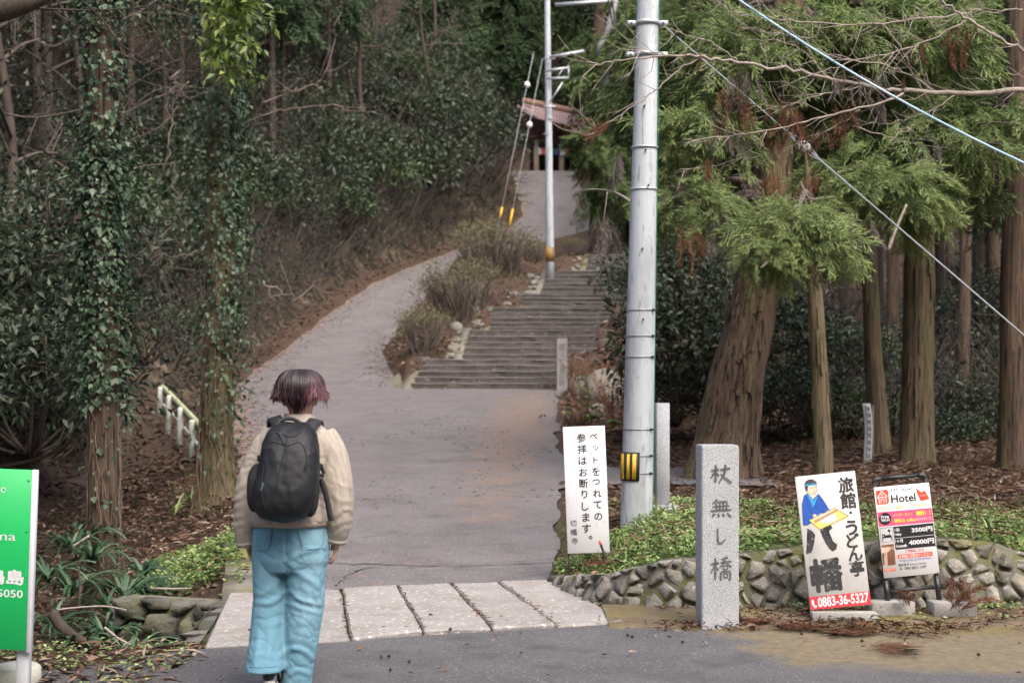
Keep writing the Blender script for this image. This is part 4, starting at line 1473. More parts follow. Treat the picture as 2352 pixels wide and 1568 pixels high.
# far pole with cross arms
Yf = 49.5
fp = thing('utility_pole', 'slim pale utility pole with cross arms beside the upper steps', 'utility pole', P(1263, 632, Yf))
fb, ft = P(1264, 640, Yf), P(1257, 0, Yf)
fax = (ft - fb) / (ft[2] - fb[2])
fpt = lambda z: fb + fax * (z - fb[2])
zf = lambda y: 1.5 + (900 - y) / FPX * Yf
frd = lambda z: np.interp(z, [fb[2], ft[2]], [.145, .10])
zz = np.linspace(fb[2] - .4, zf(-260), 10)
G().add(*tube([fpt(z) for z in zz], [frd(z) for z in zz], 20)).build('shaft', MATS['steel_pole'], fp, True)
z = zf(585)
G().add(*lathe([(.15, -.25), (.153, -.25), (.153, .25), (.15, .25)], 20, fpt(z))).build('guard_band', mat('guard_mix', (.04, .035, .025), (.42, .25, .05), 6, .5, stretch=(1, 1, .2)), fp)
arm = lambda a, b, r_=.05: G().add(*tube([P(*a, Yf - .3), P(*b, Yf - .3)], r_, 6)).build('cross_arm', MATS['galvanised'], fp)
arm((1275, 12), (1412, 2), .07)
arm((1262, 132), (1342, 118), .06)
arm((1255, 163), (1308, 156), .05)
arm((1255, 181), (1306, 179), .04)
arm((1306, 156), (1306, 180), .03)
arm((1292, 160), (1280, 178), .025)
arm((1262, 236), (1292, 190), .03)
arm((1248, 245), (1276, 245), .04)
arm((1248, 135), (1275, 135), .03)
for y in (275, 310, 400, 460, 530):
    z = zf(y)
    G().add(*tube([fpt(z) + (-.22 if y in (310,) else -.02, -.12, 0), fpt(z) + (.22 if y == 275 else .02, -.12, 0)], .02, 6)).build('step_bolt', MATS['steel_strap'], fp)

# guy wires of the far pole, with guards and insulator balls
for k, (a, b, ballp, guard) in enumerate([((1226, 120, 49.5), (1146, 512, 47.2), (1213, 198), ((1157, 478), (1150, 498))), ((1246, 135, 49.5), (1168, 530, 47.4), (1219, 291), ((1176, 482), (1169, 516)))]):
    A, B = P(*a), P(*b)
    gy = thing('guy_wire', ['guy wire of the far pole with the higher white ball', 'guy wire of the far pole with the lower white ball'][k], 'guy wire', B, 'guy wires of the far pole')
    def onw(y):
        t = (y - a[1]) / (b[1] - a[1])
        return A + (B - A) * t
    G().add(*tube([A, B + (B - A) * .1], .012, 5)).build('wire', MATS['cable_grey'], gy)
    G().add(*ball(onw(ballp[1]), .105, 7, (1, 1, 1.1))).build('insulator', MATS['porcelain'], gy, True)
    G().add(*tube([onw(guard[0][1]), onw(guard[1][1] + 2)], .036, 8)).build('guard_tube', MATS['yellow_paint'], gy)

# guy wire of the near pole with a porcelain egg
A, B = P(1525, 60, 12.45), P(2352, 770, 11.4)
gy = thing('guy_wire', 'grey guy wire with a white porcelain egg running down from the near pole', 'guy wire', B + (B - A) * .6)
Bend = A + (B - A) * 1.62
G().add(*tube([A, A + (B - A) * .405], .006, 6)).build('wire', MATS['cable_grey'], gy)
G().add(*tube([A + (B - A) * .418, Bend], .008, 6)).build('wire', MATS['cable_grey'], gy)
c = A + (B - A) * .412
d = nrmz(B - A)
eg = G()
V, F = lathe([(.004, -.055), (.03, -.05), (.043, -.028), (.044, -.004), (.036, 0), (.044, .004), (.043, .028), (.03, .05), (.004, .055)], 16)
Rm = np.array(Vector((0, 0, 1)).rotation_difference(Vector(d)).to_matrix())
eg.add(V @ Rm.T + c, F).build('insulator', MATS['porcelain'], gy, True)
for s_ in (-1, 1):
    G().add(*tube([c + d * s_ * .2, c + d * s_ * .07 + (0, 0, .035), c - d * s_ * .01 + (0, -.02, .045)], .006, 5)).build('loop', MATS['cable_grey'], gy)
    G().add(*tube([c + d * s_ * .2, c + d * s_ * .07 - (0, 0, .03), c - d * s_ * .01 - (0, .02, .04)], .006, 5)).build('loop', MATS['cable_grey'], gy)

# pale blue cable crossing the upper right
A, B = P(1640, -40, 11.2), P(2500, 440, 9.6)
t = np.linspace(-.6, 1.4, 30)
pts = A + (B - A) * t[:, None]
pts[:, 2] -= .10 * (1 - (2 * t - 1) ** 2)
tag(G().add(*tube(pts, .009, 6)).build('overhead_cable', MATS['cable_blue']), 'pale blue overhead cable slanting across the upper right', 'cable')
# drop cables between the poles
cb = [[(1400, -30, 40), (1412, 40, 40), (1406, 120, 36), (1390, 200, 34), (1360, 260, 33), (1330, 280, 34)], [(1392, -30, 30), (1408, 60, 30), (1425, 110, 30), (1440, 126, 20), (1462, 128, 13)]]
for k, q in enumerate(cb):
    pts = np.array([P(*p) for p in q])
    tt_ = np.linspace(0, len(q) - 1, 24)
    pts = np.stack([np.interp(tt_, np.arange(len(q)), pts[:, a]) for a in range(3)], 1)
    tag(G().add(*tube(pts, .028 - .01 * k, 6)).build('drop_cable', MATS['cable_black']), ['dark drop cable hanging in a loop between the two poles', 'black service cable running to the clamp of the near pole'][k], 'cable')
q = [(1416, 0, 42), (1405, 40, 42), (1395, 75, 42), (1378, 105, 42), (1370, 130, 42)]
tag(G().add(*tube([P(*p) for p in q], [.06, .10, .10, .08, .03], 8)).build('cable_coil', MATS['dead_grey'] if False else mat('coil', (.10, .10, .10), (.34, .34, .33), 3, .7, stretch=(.3, .3, 4))), 'grey coiled cable sleeve hanging near the far pole', 'cable')

# ------------------------------------------------------------------ old guard rail on the left
gr = thing('guard_rail', 'short old guard rail with stubby white concrete posts', 'guard rail', P(412, 1040, 25))
posts = [(366, 888, 955), (386, 907, 996), (412, 935, 1032), (439, 964, 1058)]
tops = []
for x, yt, yb in posts:
    b = ground_at(x - 2, yb, 14)
    a = P(x + 3, yt, b[1])
    tops.append(a)
    V, F = tube([b - (0, 0, .3), b + (a - b) * .9, b + (a - b) * .97, a], [.056, .052, .05, .034], 12)
    G().add(V, F).build('post', MATS['rail_paint'], gr, True)
tops = np.array(tops)
ext = tops[-1] + (tops[-1] - tops[-2]) * .9
rp = np.r_[tops[:1] + (tops[0] - tops[1]) * .25, tops[:1], tops[1:], [ext]] + (.10, -.05, -.06)
V = []
for p in rp:
    for a, b in ((-.05, -.07), (.0, -.09), (.05, .0), (.0, .07), (-.05, .05)):
        V.append(p + (a, 0, b))
nr_ = len(rp)
F = [(5 * a + b, 5 * a + (b + 1) % 5, 5 * a + 5 + (b + 1) % 5, 5 * a + 5 + b) for a in range(nr_ - 1) for b in range(5)]
G().add(V, F).build('rail', MATS['rail_moss'], gr)
G().add(*tube(rp - (.02, 0, .3), .025, 6)).build('lower_rail', MATS['rail_paint'], gr)

# ------------------------------------------------------------------ temple gate at the top of the road
Yg = 88.0
gz = 14.85
gt = thing('temple_gate', 'old wooden temple gate with a pinkish copper roof at the top of the road', 'gate', P(1290, 390, Yg))
gx0 = P(1232, 390, Yg)[0]
X = lambda x: P(x, 0, Yg)[0]
Z = lambda y: 1.5 + (900 - y) / FPX * Yg
for x in (1232, 1290, 1345):
    for dy in (0, 2.2):
        G().add(*tube([(X(x), Yg + dy, gz - .5), (X(x), Yg + dy, Z(322))], .17, 12)).build('post', MATS['pale_wood' if dy == 0 else 'dark_wood'], gt, True)
G().add(*box((X(1225) + X(1352)) / 2, Yg, Z(330), X(1360) - X(1218), .25, .3, .02)).build('beam', MATS['dark_wood'], gt)
G().add(*box((X(1225) + X(1352)) / 2, Yg + .1, Z(312), X(1368) - X(1210), .5, .35, .02)).build('bracket_beam', MATS['red_wood'], gt)
G().add(*box((X(1225) + X(1352)) / 2, Yg + 2.4, Z(355), X(1360) - X(1218), .1, 2.4)).build('back_wall', MATS['dark_wood'], gt)
for k, (a, b, m) in enumerate([(1236, 1244, 'print_white'), (1244, 1252, 'print_red'), (1252, 1268, 'print_yellow'), (1268, 1276, 'g'), (1276, 1286, 'p'), (1286, 1298, 'print_white'), (1298, 1306, 'o')]):
    mm = {'g': mat('cloth_green', (.02, .22, .10), rough=.8), 'p': mat('cloth_purple', (.10, .06, .28), rough=.8), 'o': mat('cloth_orange', (.5, .16, .06), rough=.8)}.get(m) or MATS[m]
    n = 4
    V = []
    for i_ in range(n + 1):
        x = X(a) + (X(b) - X(a)) * i_ / n
        V += [(x, Yg - .2 + .05 * math.sin(i_ * 2.2), Z(342)), (x, Yg - .24 + .06 * math.sin(i_ * 2.2), Z(356 + (a - 1236) * .05))]
    G().add(V, [(2 * i_, 2 * i_ + 1, 2 * i_ + 3, 2 * i_ + 2) for i_ in range(n)]).build('curtain', mm, gt)
# roof: curved gable, eaves lifted at the corners, ridge turned a little
def roof_pt(u, v, side):
    x = X(1188) + (X(1378) - X(1188)) * u
    zr_, ze = Z(246), Z(293)
    lift = .55 * (2 * abs(u - .5)) ** 3
    z = zr_ + (ze - zr_) * (1 - (1 - v) ** 1.5) * 1.0 + lift * v - (u - .5) * .9
    y = Yg + 1.0 + side * v * 3.0
    return (x + (u - .5) * (-.8) * (1 - v), y, z)
for side in (-1, 1):
    nu, nv = 20, 8
    V = [roof_pt(i_ / nu, j_ / nv, side) for j_ in range(nv + 1) for i_ in range(nu + 1)]
    V += [(p[0], p[1], p[2] - .18) for p in V]
    m_ = (nu + 1) * (nv + 1)
    F = []
    for j_ in range(nv):
        for i_ in range(nu):
            q_ = j_ * (nu + 1) + i_
            F += [(q_, q_ + 1, q_ + nu + 2, q_ + nu + 1), (m_ + q_, m_ + q_ + nu + 1, m_ + q_ + nu + 2, m_ + q_ + 1)]
    for i_ in range(nu):
        q_ = nv * (nu + 1) + i_
        F.append((q_, q_ + 1, m_ + q_ + 1, m_ + q_))
    rf = G().add(V, F).build('roof', MATS['roof_copper'], gt)
    for u in np.linspace(.02, .98, 24):
        G().add(*tube([np.array(roof_pt(u, v, side)) + (0, 0, .02) for v in np.linspace(0, 1, 6)], .035, 5)).build('roof_batten', MATS['roof_copper'], rf)
pts = [np.array(roof_pt(u, 0, 1)) + (0, 0, .12) for u in np.linspace(-.02, 1.02, 8)]
G().add(*tube(pts, .22, 8)).build('ridge', MATS['roof_ridge'], gt)
# ------------------------------------------------------------------ the walker
YP = 7.1
CAMP = np.array([0, 0, 1.5])


def Q(x, y, dy=0.0):
    return P(x, y, YP + dy)


def loft(rings, sides=28, ex=2.3):
    """rings: (centre, half width x, half depth y)"""
    V, F = [], []
    for c, a, b in rings:
        for k in range(sides):
            t = 2 * math.pi * k / sides
            ct, s_ = math.cos(t), math.sin(t)
            V.append((c[0] + a * math.copysign(abs(ct) ** (2 / ex), ct), c[1] + b * math.copysign(abs(s_) ** (2 / ex), s_), c[2]))
    n = len(rings)
    for i_ in range(n - 1):
        for k in range(sides):
            F.append((i_ * sides + k, i_ * sides + (k + 1) % sides, (i_ + 1) * sides + (k + 1) % sides, (i_ + 1) * sides + k))
    F.append(tuple(range(sides))[::-1])
    F.append(tuple((n - 1) * sides + k for k in range(sides)))
    return np.array(V), F


def smooth_path(p, n):
    p = np.asarray(p, float)
    k = np.arange(len(p))
    t = np.linspace(0, len(p) - 1, n)
    q = np.stack([np.interp(t, k, p[:, a]) for a in range(p.shape[1])], 1)
    for _ in range(max(1, n // len(p))):
        q[1:-1] = (q[:-2] + 2 * q[1:-1] + q[2:]) / 4
    return q


def limb(pts, n=24, sides=16):
    """pts: (x, y, z, r)"""
    q = smooth_path(pts, n)
    return tube(q[:, :3], q[:, 3], sides)


def fuse(g, voxel, it=4, fac=.5):
    """union of overlapping closed shapes as one continuous skin"""
    me = g.mesh('fuse')
    o = bpy.data.objects.new('fuse', me)
    COL.objects.link(o)
    m = o.modifiers.new('r', 'REMESH')
    m.mode = 'VOXEL'
    m.voxel_size = voxel
    m.use_smooth_shade = True
    s_ = o.modifiers.new('s', 'SMOOTH')
    s_.iterations = it
    s_.factor = fac
    dg = bpy.context.evaluated_depsgraph_get()
    out = bpy.data.meshes.new_from_object(o.evaluated_get(dg))
    bpy.data.objects.remove(o)
    bpy.data.meshes.remove(me)
    return out


def mco(me):
    v = np.empty(len(me.vertices) * 3, np.float32)
    me.vertices.foreach_get('co', v)
    n = np.empty(len(me.vertices) * 3, np.float32)
    me.vertex_normals.foreach_get('vector', n)
    return v.reshape(-1, 3).astype(float), n.reshape(-1, 3).astype(float)


def set_co(me, v):
    me.vertices.foreach_set('co', v.astype(np.float32).ravel())
    me.update()


def bvh_of(me):
    return BVHTree.FromPolygons([v.co[:] for v in me.vertices], [p.vertices[:] for p in me.polygons])


def shoot(bvh, x, y, off=.003):
    d = P(x, y, 1.0) - CAMP
    h, n, _, _ = bvh.ray_cast(Vector(CAMP), Vector(nrmz(d)))
    if h is None:
        return None
    return np.array(h) - nrmz(d) * off


def seam(bvh, pts, r, name, m, parent, off=.001, sides=5):
    q = smooth_path(pts, len(pts) * 6)
    hit = [shoot(bvh, *p, off) for p in q]
    hit = [h for h in hit if h is not None]
    hit = [h for j_, h in enumerate(hit) if j_ == 0 or np.linalg.norm(h - hit[j_ - 1]) < .05]
    for j_ in range(1, len(hit)):
        if np.linalg.norm(hit[j_] - hit[j_ - 1]) > .08:
            hit = hit[:j_]
            break
    if len(hit) > 2:
        G().add(*tube(hit, r, sides)).build(name, MATS[m], parent, True)


def patch(bvh, quad, name, m, parent, off=.004, n=10):
    a, b, c, d = [np.array(q, float) for q in quad]
    V = []
    for i_ in range(n + 1):
        for j_ in range(n + 1):
            u, v = j_ / n, i_ / n
            p = (a * (1 - u) + b * u) * (1 - v) + (d * (1 - u) + c * u) * v
            h = shoot(bvh, *p, off)
            V.append(h)
    F = np.array([[i_ * (n + 1) + j_, i_ * (n + 1) + j_ + 1, (i_ + 1) * (n + 1) + j_ + 1, (i_ + 1) * (n + 1) + j_] for i_ in range(n) for j_ in range(n)])
    F = np.array([f for f in F if all(V[k] is not None for k in f) and max(np.linalg.norm(V[f[0]] - V[k]) for k in f[1:]) < .06])
    V = [p if p is not None else np.zeros(3) for p in V]
    return G().add(V, F).build(name, MATS[m], parent, True)


def ridge(p, s):
    return (1 - np.abs(2 * fbm(p, s, 3) - 1) * 2.2).clip(0, 1) ** 1.6


def fold(v, n, strokes, conv, gain=.6):
    """cloth folds drawn as strokes over the side we look at: (points, width px, height m)"""
    x = 1176 + v[:, 0] / v[:, 1] * FPX
    y = 900 - (v[:, 2] - 1.5) / v[:, 1] * FPX
    face = np.clip(-n[:, 1] * 2.2 + .25, 0, 1)
    out = np.zeros(len(v))
    for pts, wd, amp in strokes:
        q = smooth_path([conv(*p) for p in pts], len(pts) * 5)
        d = np.full(len(v), 1e9)
        tt = np.zeros(len(v))
        for k in range(len(q)):
            dd = np.hypot(x - q[k, 0], y - q[k, 1])
            m = dd < d
            tt[m] = k / (len(q) - 1)
            d = np.minimum(d, dd)
        out += amp * np.exp(-(d / wd) ** 2) * np.sin(np.pi * np.clip(.12 + .76 * tt, 0, 1)) - amp * .45 * np.exp(-((d - wd * 1.9) / wd) ** 2)
    return out * face * gain * (.2 + 1.5 * fbm(v * 9.0, 19))


person = thing('person', 'person walking away in a beige jacket and wide light blue jeans', 'person', Q(665, 1590))

# --- body: one continuous skin (head, neck, trunk, arms, hands, legs)
g = G()
hc = Q(688, 906)
V, F = ball((0, 0, 0), 1, 12)
g.add(V * (.076, .093, .112) + hc, F)
g.add(V * (.058, .06, .07) + hc + (.006, .045, -.055), F)                      # jaw
g.add(*limb([(*(hc + (.008, .135, -.02)), .007), (*(hc + (.006, .10, -.03)), .014)], 6, 8))   # nose tip to bridge
for sx in (-1, 1):
    g.add(V * (.012, .022, .033) + hc + (sx * .078, .005, -.025), F)           # ears
    g.add(V * (.016, .012, .01) + hc + (sx * .032, .088, .0), F)               # brow and lids
g.add(V * (.026, .012, .009) + hc + (.006, .098, -.068), F)                    # lips
g.add(*limb([(*Q(688, 930), .05), (*Q(686, 955), .05), (*Q(684, 985), .07)], 10))
g.add(*loft([(Q(668, 1290), .14, .09), (Q(668, 1240), .155, .10), (Q(668, 1150), .13, .085), (Q(670, 1050), .15, .09), (Q(676, 1000), .15, .07), (Q(682, 975), .07, .05)]))
ARM_L = [(*Q(632, 1003), .055), (*Q(602, 1060, -.01), .05), (*Q(573, 1145, -.03), .043), (*Q(566, 1205, .0), .035), (*Q(568, 1236, .02), .028)]
ARM_R = [(*Q(742, 1003), .055), (*Q(760, 1060, -.01), .05), (*Q(778, 1145, -.03), .043), (*Q(777, 1205, .0), .035), (*Q(773, 1236, .02), .028)]
for arm_, hx in ((ARM_L, 1), (ARM_R, -1)):
    g.add(*limb(arm_))
    wr = np.array(arm_[-1][:3])
    palm = wr + (hx * .006, .02, -.03)
    g.add(V * (.019, .036, .045) + palm, F)
    for k, (dy, ln) in enumerate(((-.027, .062), (-.010, .074), (.008, .070), (.025, .056))):     # four fingers, curled
        b_ = palm + (0, dy, -.034)
        g.add(*limb([(*b_, .0095), (*(b_ + (hx * .006, .004, -ln * .5)), .0088), (*(b_ + (hx * .024, .006, -ln * .86)), .0075), (*(b_ + (hx * .04, .004, -ln * .82)), .006)], 9, 8))
    b_ = palm + (hx * .008, .03, .012)
    g.add(*limb([(*b_, .012), (*(b_ + (hx * .012, .022, -.022)), .0105), (*(b_ + (hx * .024, .028, -.052)), .0085)], 8, 8))   # thumb from the palm's side
LEG_L = [(*Q(624, 1270), .075), (*Q(620, 1380), .06), (*Q(613, 1440, -.03), .05), (*Q(616, 1535, -.13), .036)]
LEG_R = [(*Q(704, 1270), .075), (*Q(699, 1380), .06), (*Q(692, 1440), .05), (*Q(680, 1575), .036)]
g.add(*limb(LEG_L)); g.add(*limb(LEG_R))
place(fuse(g, .0065, 3), 'body', MATS['skin'], person)

# --- jeans
g = G()
g.add(*loft([(Q(668, 1178), .178, .118), (Q(668, 1200), .186, .128), (Q(668, 1240), .194, .14), (Q(667, 1285), .192, .14), (Q(666, 1310), .17, .12)], 32))
LL = [(618, 1270, 40, .11, 0), (619, 1330, 38, .108, 0), (619, 1370, 38, .105, -.005), (617, 1410, 38, .105, -.02), (614, 1450, 39, .105, -.045), (610, 1500, 41, .11, -.085), (608, 1532, 43, .115, -.11), (608, 1540, 43.5, .115, -.115)]
RL_ = [(704, 1270, 47, .118, 0), (702, 1330, 46, .116, 0), (700, 1380, 45.5, .112, 0), (695, 1430, 43.5, .11, -.005), (689, 1480, 40, .105, -.01), (684, 1530, 37, .10, -.01), (681, 1566, 35, .10, -.01), (681, 1571, 35, .10, -.01)]
for Lg in (LL, RL_):
    q = smooth_path(Lg, 30)
    g.add(*loft([(Q(a, b, e), c_ / 460, d_) for a, b, c_, d_, e in q], 28, 2.1))
jm = fuse(g, .0072, 7)
v, n = mco(jm)
lx = v[:, 0]
zz_ = v[:, 2]
Zd = lambda x, y: ((560 + x * .527) / 1.0884, (880 + y * .527) / 1.0884)
dsp = fold(v, n, [([(300, 985), (380, 945), (480, 925)], 6, .010), ([(305, 1000), (370, 1060), (450, 1105)], 7, .007), ([(310, 1130), (370, 1180), (470, 1200)], 5, .009), ([(300, 1190), (380, 1222), (465, 1235)], 5, .006),
                  ([(275, 1435), (320, 1402), (375, 1412), (425, 1455)], 6, .010), ([(300, 1535), (350, 1505), (410, 1530)], 5, .006), ([(150, 1185), (220, 1195), (290, 1140)], 6, .012), ([(150, 1150), (210, 1130), (285, 1060)], 7, .006), ([(170, 1290), (230, 1300), (290, 1262)], 6, .004), ([(112, 1445), (180, 1432), (262, 1450)], 6, .005),
                  ([(300, 820), (297, 900), (300, 980)], 6, -.008), ([(160, 960), (155, 1060), (165, 1160)], 7, .005), ([(465, 960), (455, 1060), (440, 1160)], 7, .006), ([(230, 1330), (215, 1420), (205, 1500)], 8, .007), ([(380, 1250), (365, 1330), (340, 1400)], 8, .007), ([(165, 1320), (150, 1420), (140, 1500)], 7, .005)], Zd)
dsp = dsp + .009 * (fbm(np.c_[v[:, 0] * 12 + v[:, 2] * 5, v[:, 1] * 9, v[:, 2] * 5 - v[:, 0] * 4], 47) - .5) - .004 * np.exp(-(np.abs(fbm(np.c_[v[:, 0] * 9 + v[:, 2] * 7, v[:, 1] * 9, v[:, 2] * 9], 49) - .5) / .03) ** 2) + .0015 * (fbm(v * 70, 48) - .5)
hem = sstep(.0, .05, zz_)
set_co(jm, v + n * dsp[:, None])
jeans = place(jm, 'jeans', MATS['denim'], person)
jb = bvh_of(jm)
for quad in ([(148, 806), (230, 822), (214, 940), (158, 940)], [(345, 812), (470, 800), (476, 930), (372, 938)]):
    qd = [Zd(*q) for q in quad]
    patch(jb, qd, 'pocket', 'denim', jeans, .004)
    for off in (0,):
        seam(jb, qd + [qd[0]], .0016, 'stitching', 'denim_seam', jeans, .0045)
seam(jb, [Zd(300, 800), Zd(296, 900), Zd(302, 985), Zd(298, 1040)], .0022, 'stitching', 'denim_seam', jeans, .001)
seam(jb, [Zd(140, 815), Zd(240, 832), Zd(300, 830), Zd(360, 825), Zd(478, 808)], .002, 'stitching', 'denim_seam', jeans, .001)
seam(jb, [Zd(120, 1492), Zd(180, 1496), Zd(255, 1488)], .0015, 'stitching', 'denim_seam', jeans, .001)

# --- jacket
g = G()
g.add(*loft([(Q(669, 1200), .198, .145), (Q(669, 1192), .206, .152), (Q(669, 1150), .205, .155), (Q(669, 1090), .198, .15), (Q(671, 1040), .192, .145), (Q(676, 1005), .182, .125), (Q(680, 985), .148, .10), (Q(684, 970), .10, .08), (Q(687, 957), .074, .068), (Q(688, 951), .07, .066)], 36))
SL_L = [(*Q(636, 998), .072), (*Q(612, 1030, -.005), .084), (*Q(594, 1075, -.01), .086), (*Q(577, 1125, -.02), .083), (*Q(570, 1165, -.02), .075), (*Q(564, 1205, -.005), .064), (*Q(564, 1238, .01), .052), (*Q(566, 1250, .015), .049)]
SL_R = [(*Q(738, 998), .072), (*Q(755, 1030, -.005), .084), (*Q(766, 1075, -.01), .088), (*Q(775, 1125, -.02), .084), (*Q(778, 1165, -.02), .078), (*Q(778, 1205, -.005), .068), (*Q(774, 1232, .01), .054), (*Q(772, 1243, .015), .049)]
g.add(*limb(SL_L, 34, 20)); g.add(*limb(SL_R, 34, 20))
km = fuse(g, .0075, 6)
v, n = mco(km)
Zk = lambda x, y: ((600 + x * .2742) / 1.0884, (910 + y * .2742) / 1.0884)
dsp = fold(v, n, [([(850, 760), (890, 860), (960, 930)], 5, .008), ([(825, 850), (805, 960), (785, 1040)], 5, .010), ([(900, 900), (960, 1010), (1005, 1120)], 5, .007), ([(850, 1060), (930, 1100), (1010, 1130)], 5, .008), ([(840, 1180), (910, 1250), (1010, 1240)], 5, .009), ([(860, 1385), (930, 1330), (1005, 1330)], 5, .010), ([(850, 1490), (920, 1440), (1000, 1420)], 5, .010), ([(870, 1560), (930, 1500), (1000, 1500)], 4, .007),
                  ([(860, 700), (840, 800), (800, 900)], 5, .007), ([(900, 1000), (880, 1120), (870, 1240)], 5, .006), ([(960, 880), (990, 1000), (1015, 1180)], 4, .006), ([(680, 1180), (740, 1200), (820, 1260)], 4, .008), ([(660, 1250), (740, 1262), (820, 1330)], 4, .008), ([(640, 1330), (740, 1340), (810, 1400)], 4, .008), ([(700, 1120), (760, 1150), (810, 1220)], 4, .006), ([(720, 620), (770, 720), (790, 830)], 6, .006), ([(690, 700), (740, 800), (750, 900)], 5, .005),
                  ([(60, 850), (100, 838), (135, 872)], 4, .009), ([(75, 912), (110, 905), (135, 925)], 4, .009), ([(-40, 1050), (40, 975), (100, 960)], 5, .008), ([(-90, 1180), (0, 1120), (80, 1060)], 5, .009), ([(-110, 1250), (-20, 1225), (70, 1175)], 5, .014), ([(-120, 1330), (-60, 1310), (40, 1280)], 5, .009), ([(-100, 1420), (-40, 1390), (40, 1380)], 5, .008), ([(-90, 1500), (-30, 1470), (40, 1460)], 5, .008), ([(-20, 900), (20, 1000), (10, 1100)], 5, .006), ([(150, 640), (140, 740), (150, 860)], 5, .006), ([(80, 760), (100, 800), (140, 800)], 4, .006)], Zk, .3)
dsp = dsp + .010 * (fbm(np.c_[v[:, 0] * 7 + v[:, 2] * 4, v[:, 1] * 6, v[:, 2] * 6], 61) - .5) - .0035 * np.exp(-(np.abs(fbm(np.c_[v[:, 0] * 11, v[:, 1] * 11, v[:, 2] * 7 + v[:, 0] * 6], 64) - .5) / .03) ** 2) + .0015 * (fbm(v * 60, 66) - .5)
set_co(km, v + n * dsp[:, None])
jacket = place(km, 'jacket', MATS['jacket'], person)
kb_ = bvh_of(km)
# hem band, collar and cuffs
V, F = loft([(Q(669, 1206), .196, .145), (Q(669, 1190), .2005, .149)], 36)
G().add(V, F).build('hem_band', MATS['jacket_lining'], jacket, True)
V, F = loft([(Q(687, 962), .078, .072), (Q(688, 950), .0735, .068), (Q(688, 950.5), .066, .061), (Q(687, 962), .066, .061)], 28)
G().add(V, F[:-2]).build('collar', MATS['jacket'], jacket, True)
for sl in (SL_L, SL_R):
    a, b_ = np.array(sl[-2]), np.array(sl[-1])
    dd = b_[:3] - a[:3]
    G().add(*tube([b_[:3] - dd * .75, b_[:3] + dd * .1], [.054, .050], 20)).build('cuff', MATS['jacket'], jacket, True)
# sleeve and shoulder seams
seam(kb_, [Zk(860, 600), Zk(835, 720), Zk(800, 850), Zk(775, 960)], .0018, 'seam', 'jacket_lining', jacket, .0005)
seam(kb_, [Zk(800, 560), Zk(880, 660), Zk(950, 900), Zk(1000, 1100), Zk(1005, 1300)], .0018, 'seam', 'jacket_lining', jacket, .0005)
seam(kb_, [Zk(170, 560), Zk(130, 680), Zk(120, 800)], .0018, 'seam', 'jacket_lining', jacket, .0005)

# --- hair: a bob of separate locks over a cap
g = G()
HC = Q(687, 900)
V, F = ball((0, 0, 0), 1, 12)
capV = V * (.086, .095, .105) + HC + (0, 0, .002)
capV[:, 0] = HC[0] + (capV[:, 0] - HC[0]) * np.interp(capV[:, 2] - HC[2], [-.1, -.03, 0], [.6, .92, 1])
g.add(capV, F, .05)
nl = 2600
for q in range(nl):
    ph = rng.uniform(0, 2 * np.pi)
    back_ = max(0, -math.sin(ph))              # -Y is the side we see
    side_ = abs(math.cos(ph)) ** 1.2
    lay = rng.uniform(0, 1)
    z_end = -.098 * back_ ** 1.2 * (1 - side_) - .034 * side_ + .05 * (1 - lay) ** 1.5 + rng.normal(0, .016)
    if math.sin(ph) > .45: z_end = -.02 + rng.normal(0, .01)
    t = np.linspace(0, 1, 9)
    z0h = .112 * rng.uniform(.9, 1.0)
    th = np.linspace(math.acos(z0h / .118), math.pi / 2, 60)
    zf_ = z0h + (z_end - z0h) * t ** .9
    pp_ = ph + .20 * math.sin(q * 1.7) * t + .14 * rng.normal() * t ** 2
    up_ = np.sqrt(np.clip(1 - (np.maximum(zf_, 0) / .118) ** 2, 0, 1)) ** .85
    lowz = np.maximum(-zf_, 0)
    rf_ = up_ * (1 + side_ * .10 * sstep(0, .03, lowz)) * (1 - (1 - side_) * .50 * (lowz / .10) ** 1.4) + .10 * lay * up_ + rng.normal(0, .04) + rng.normal(0, .05) * t ** 3
    p = np.c_[.107 * rf_ * np.cos(pp_), .110 * rf_ * np.sin(pp_), zf_]
    flick = (sstep(.7, 1, t) * (.002 + .020 * rng.uniform() ** 2) * side_ * (1 if lay > .25 else .4))[:, None]
    p = p + flick * np.array([math.cos(ph), math.sin(ph) * .4, .25])
    wd = rng.uniform(.0014, .0065) * np.interp(t, [0, .2, .7, 1], [.6, 1, .9, .08])
    Vt, Ft = tube(p + HC + (.004, -.002, 0), wd, 4, False)
    seg = np.tile(np.repeat(np.arange(8), 4), 2) / 8
    streak = (fbm(np.array([[math.cos(ph) * 4.5, math.sin(ph) * 4.5]]), 91)[0] - .5) * 2.2 + .18 * math.cos(ph)
    tin = np.clip(.10 + .62 * seg ** 1.1 * (.22 + side_ * .95) + streak * (.25 + seg) * .8 + rng.normal(0, .15) + .10 * side_, 0, 1)
    g.add(Vt, Ft, tin)
g.build('hair', MATS['hair'], person, True)

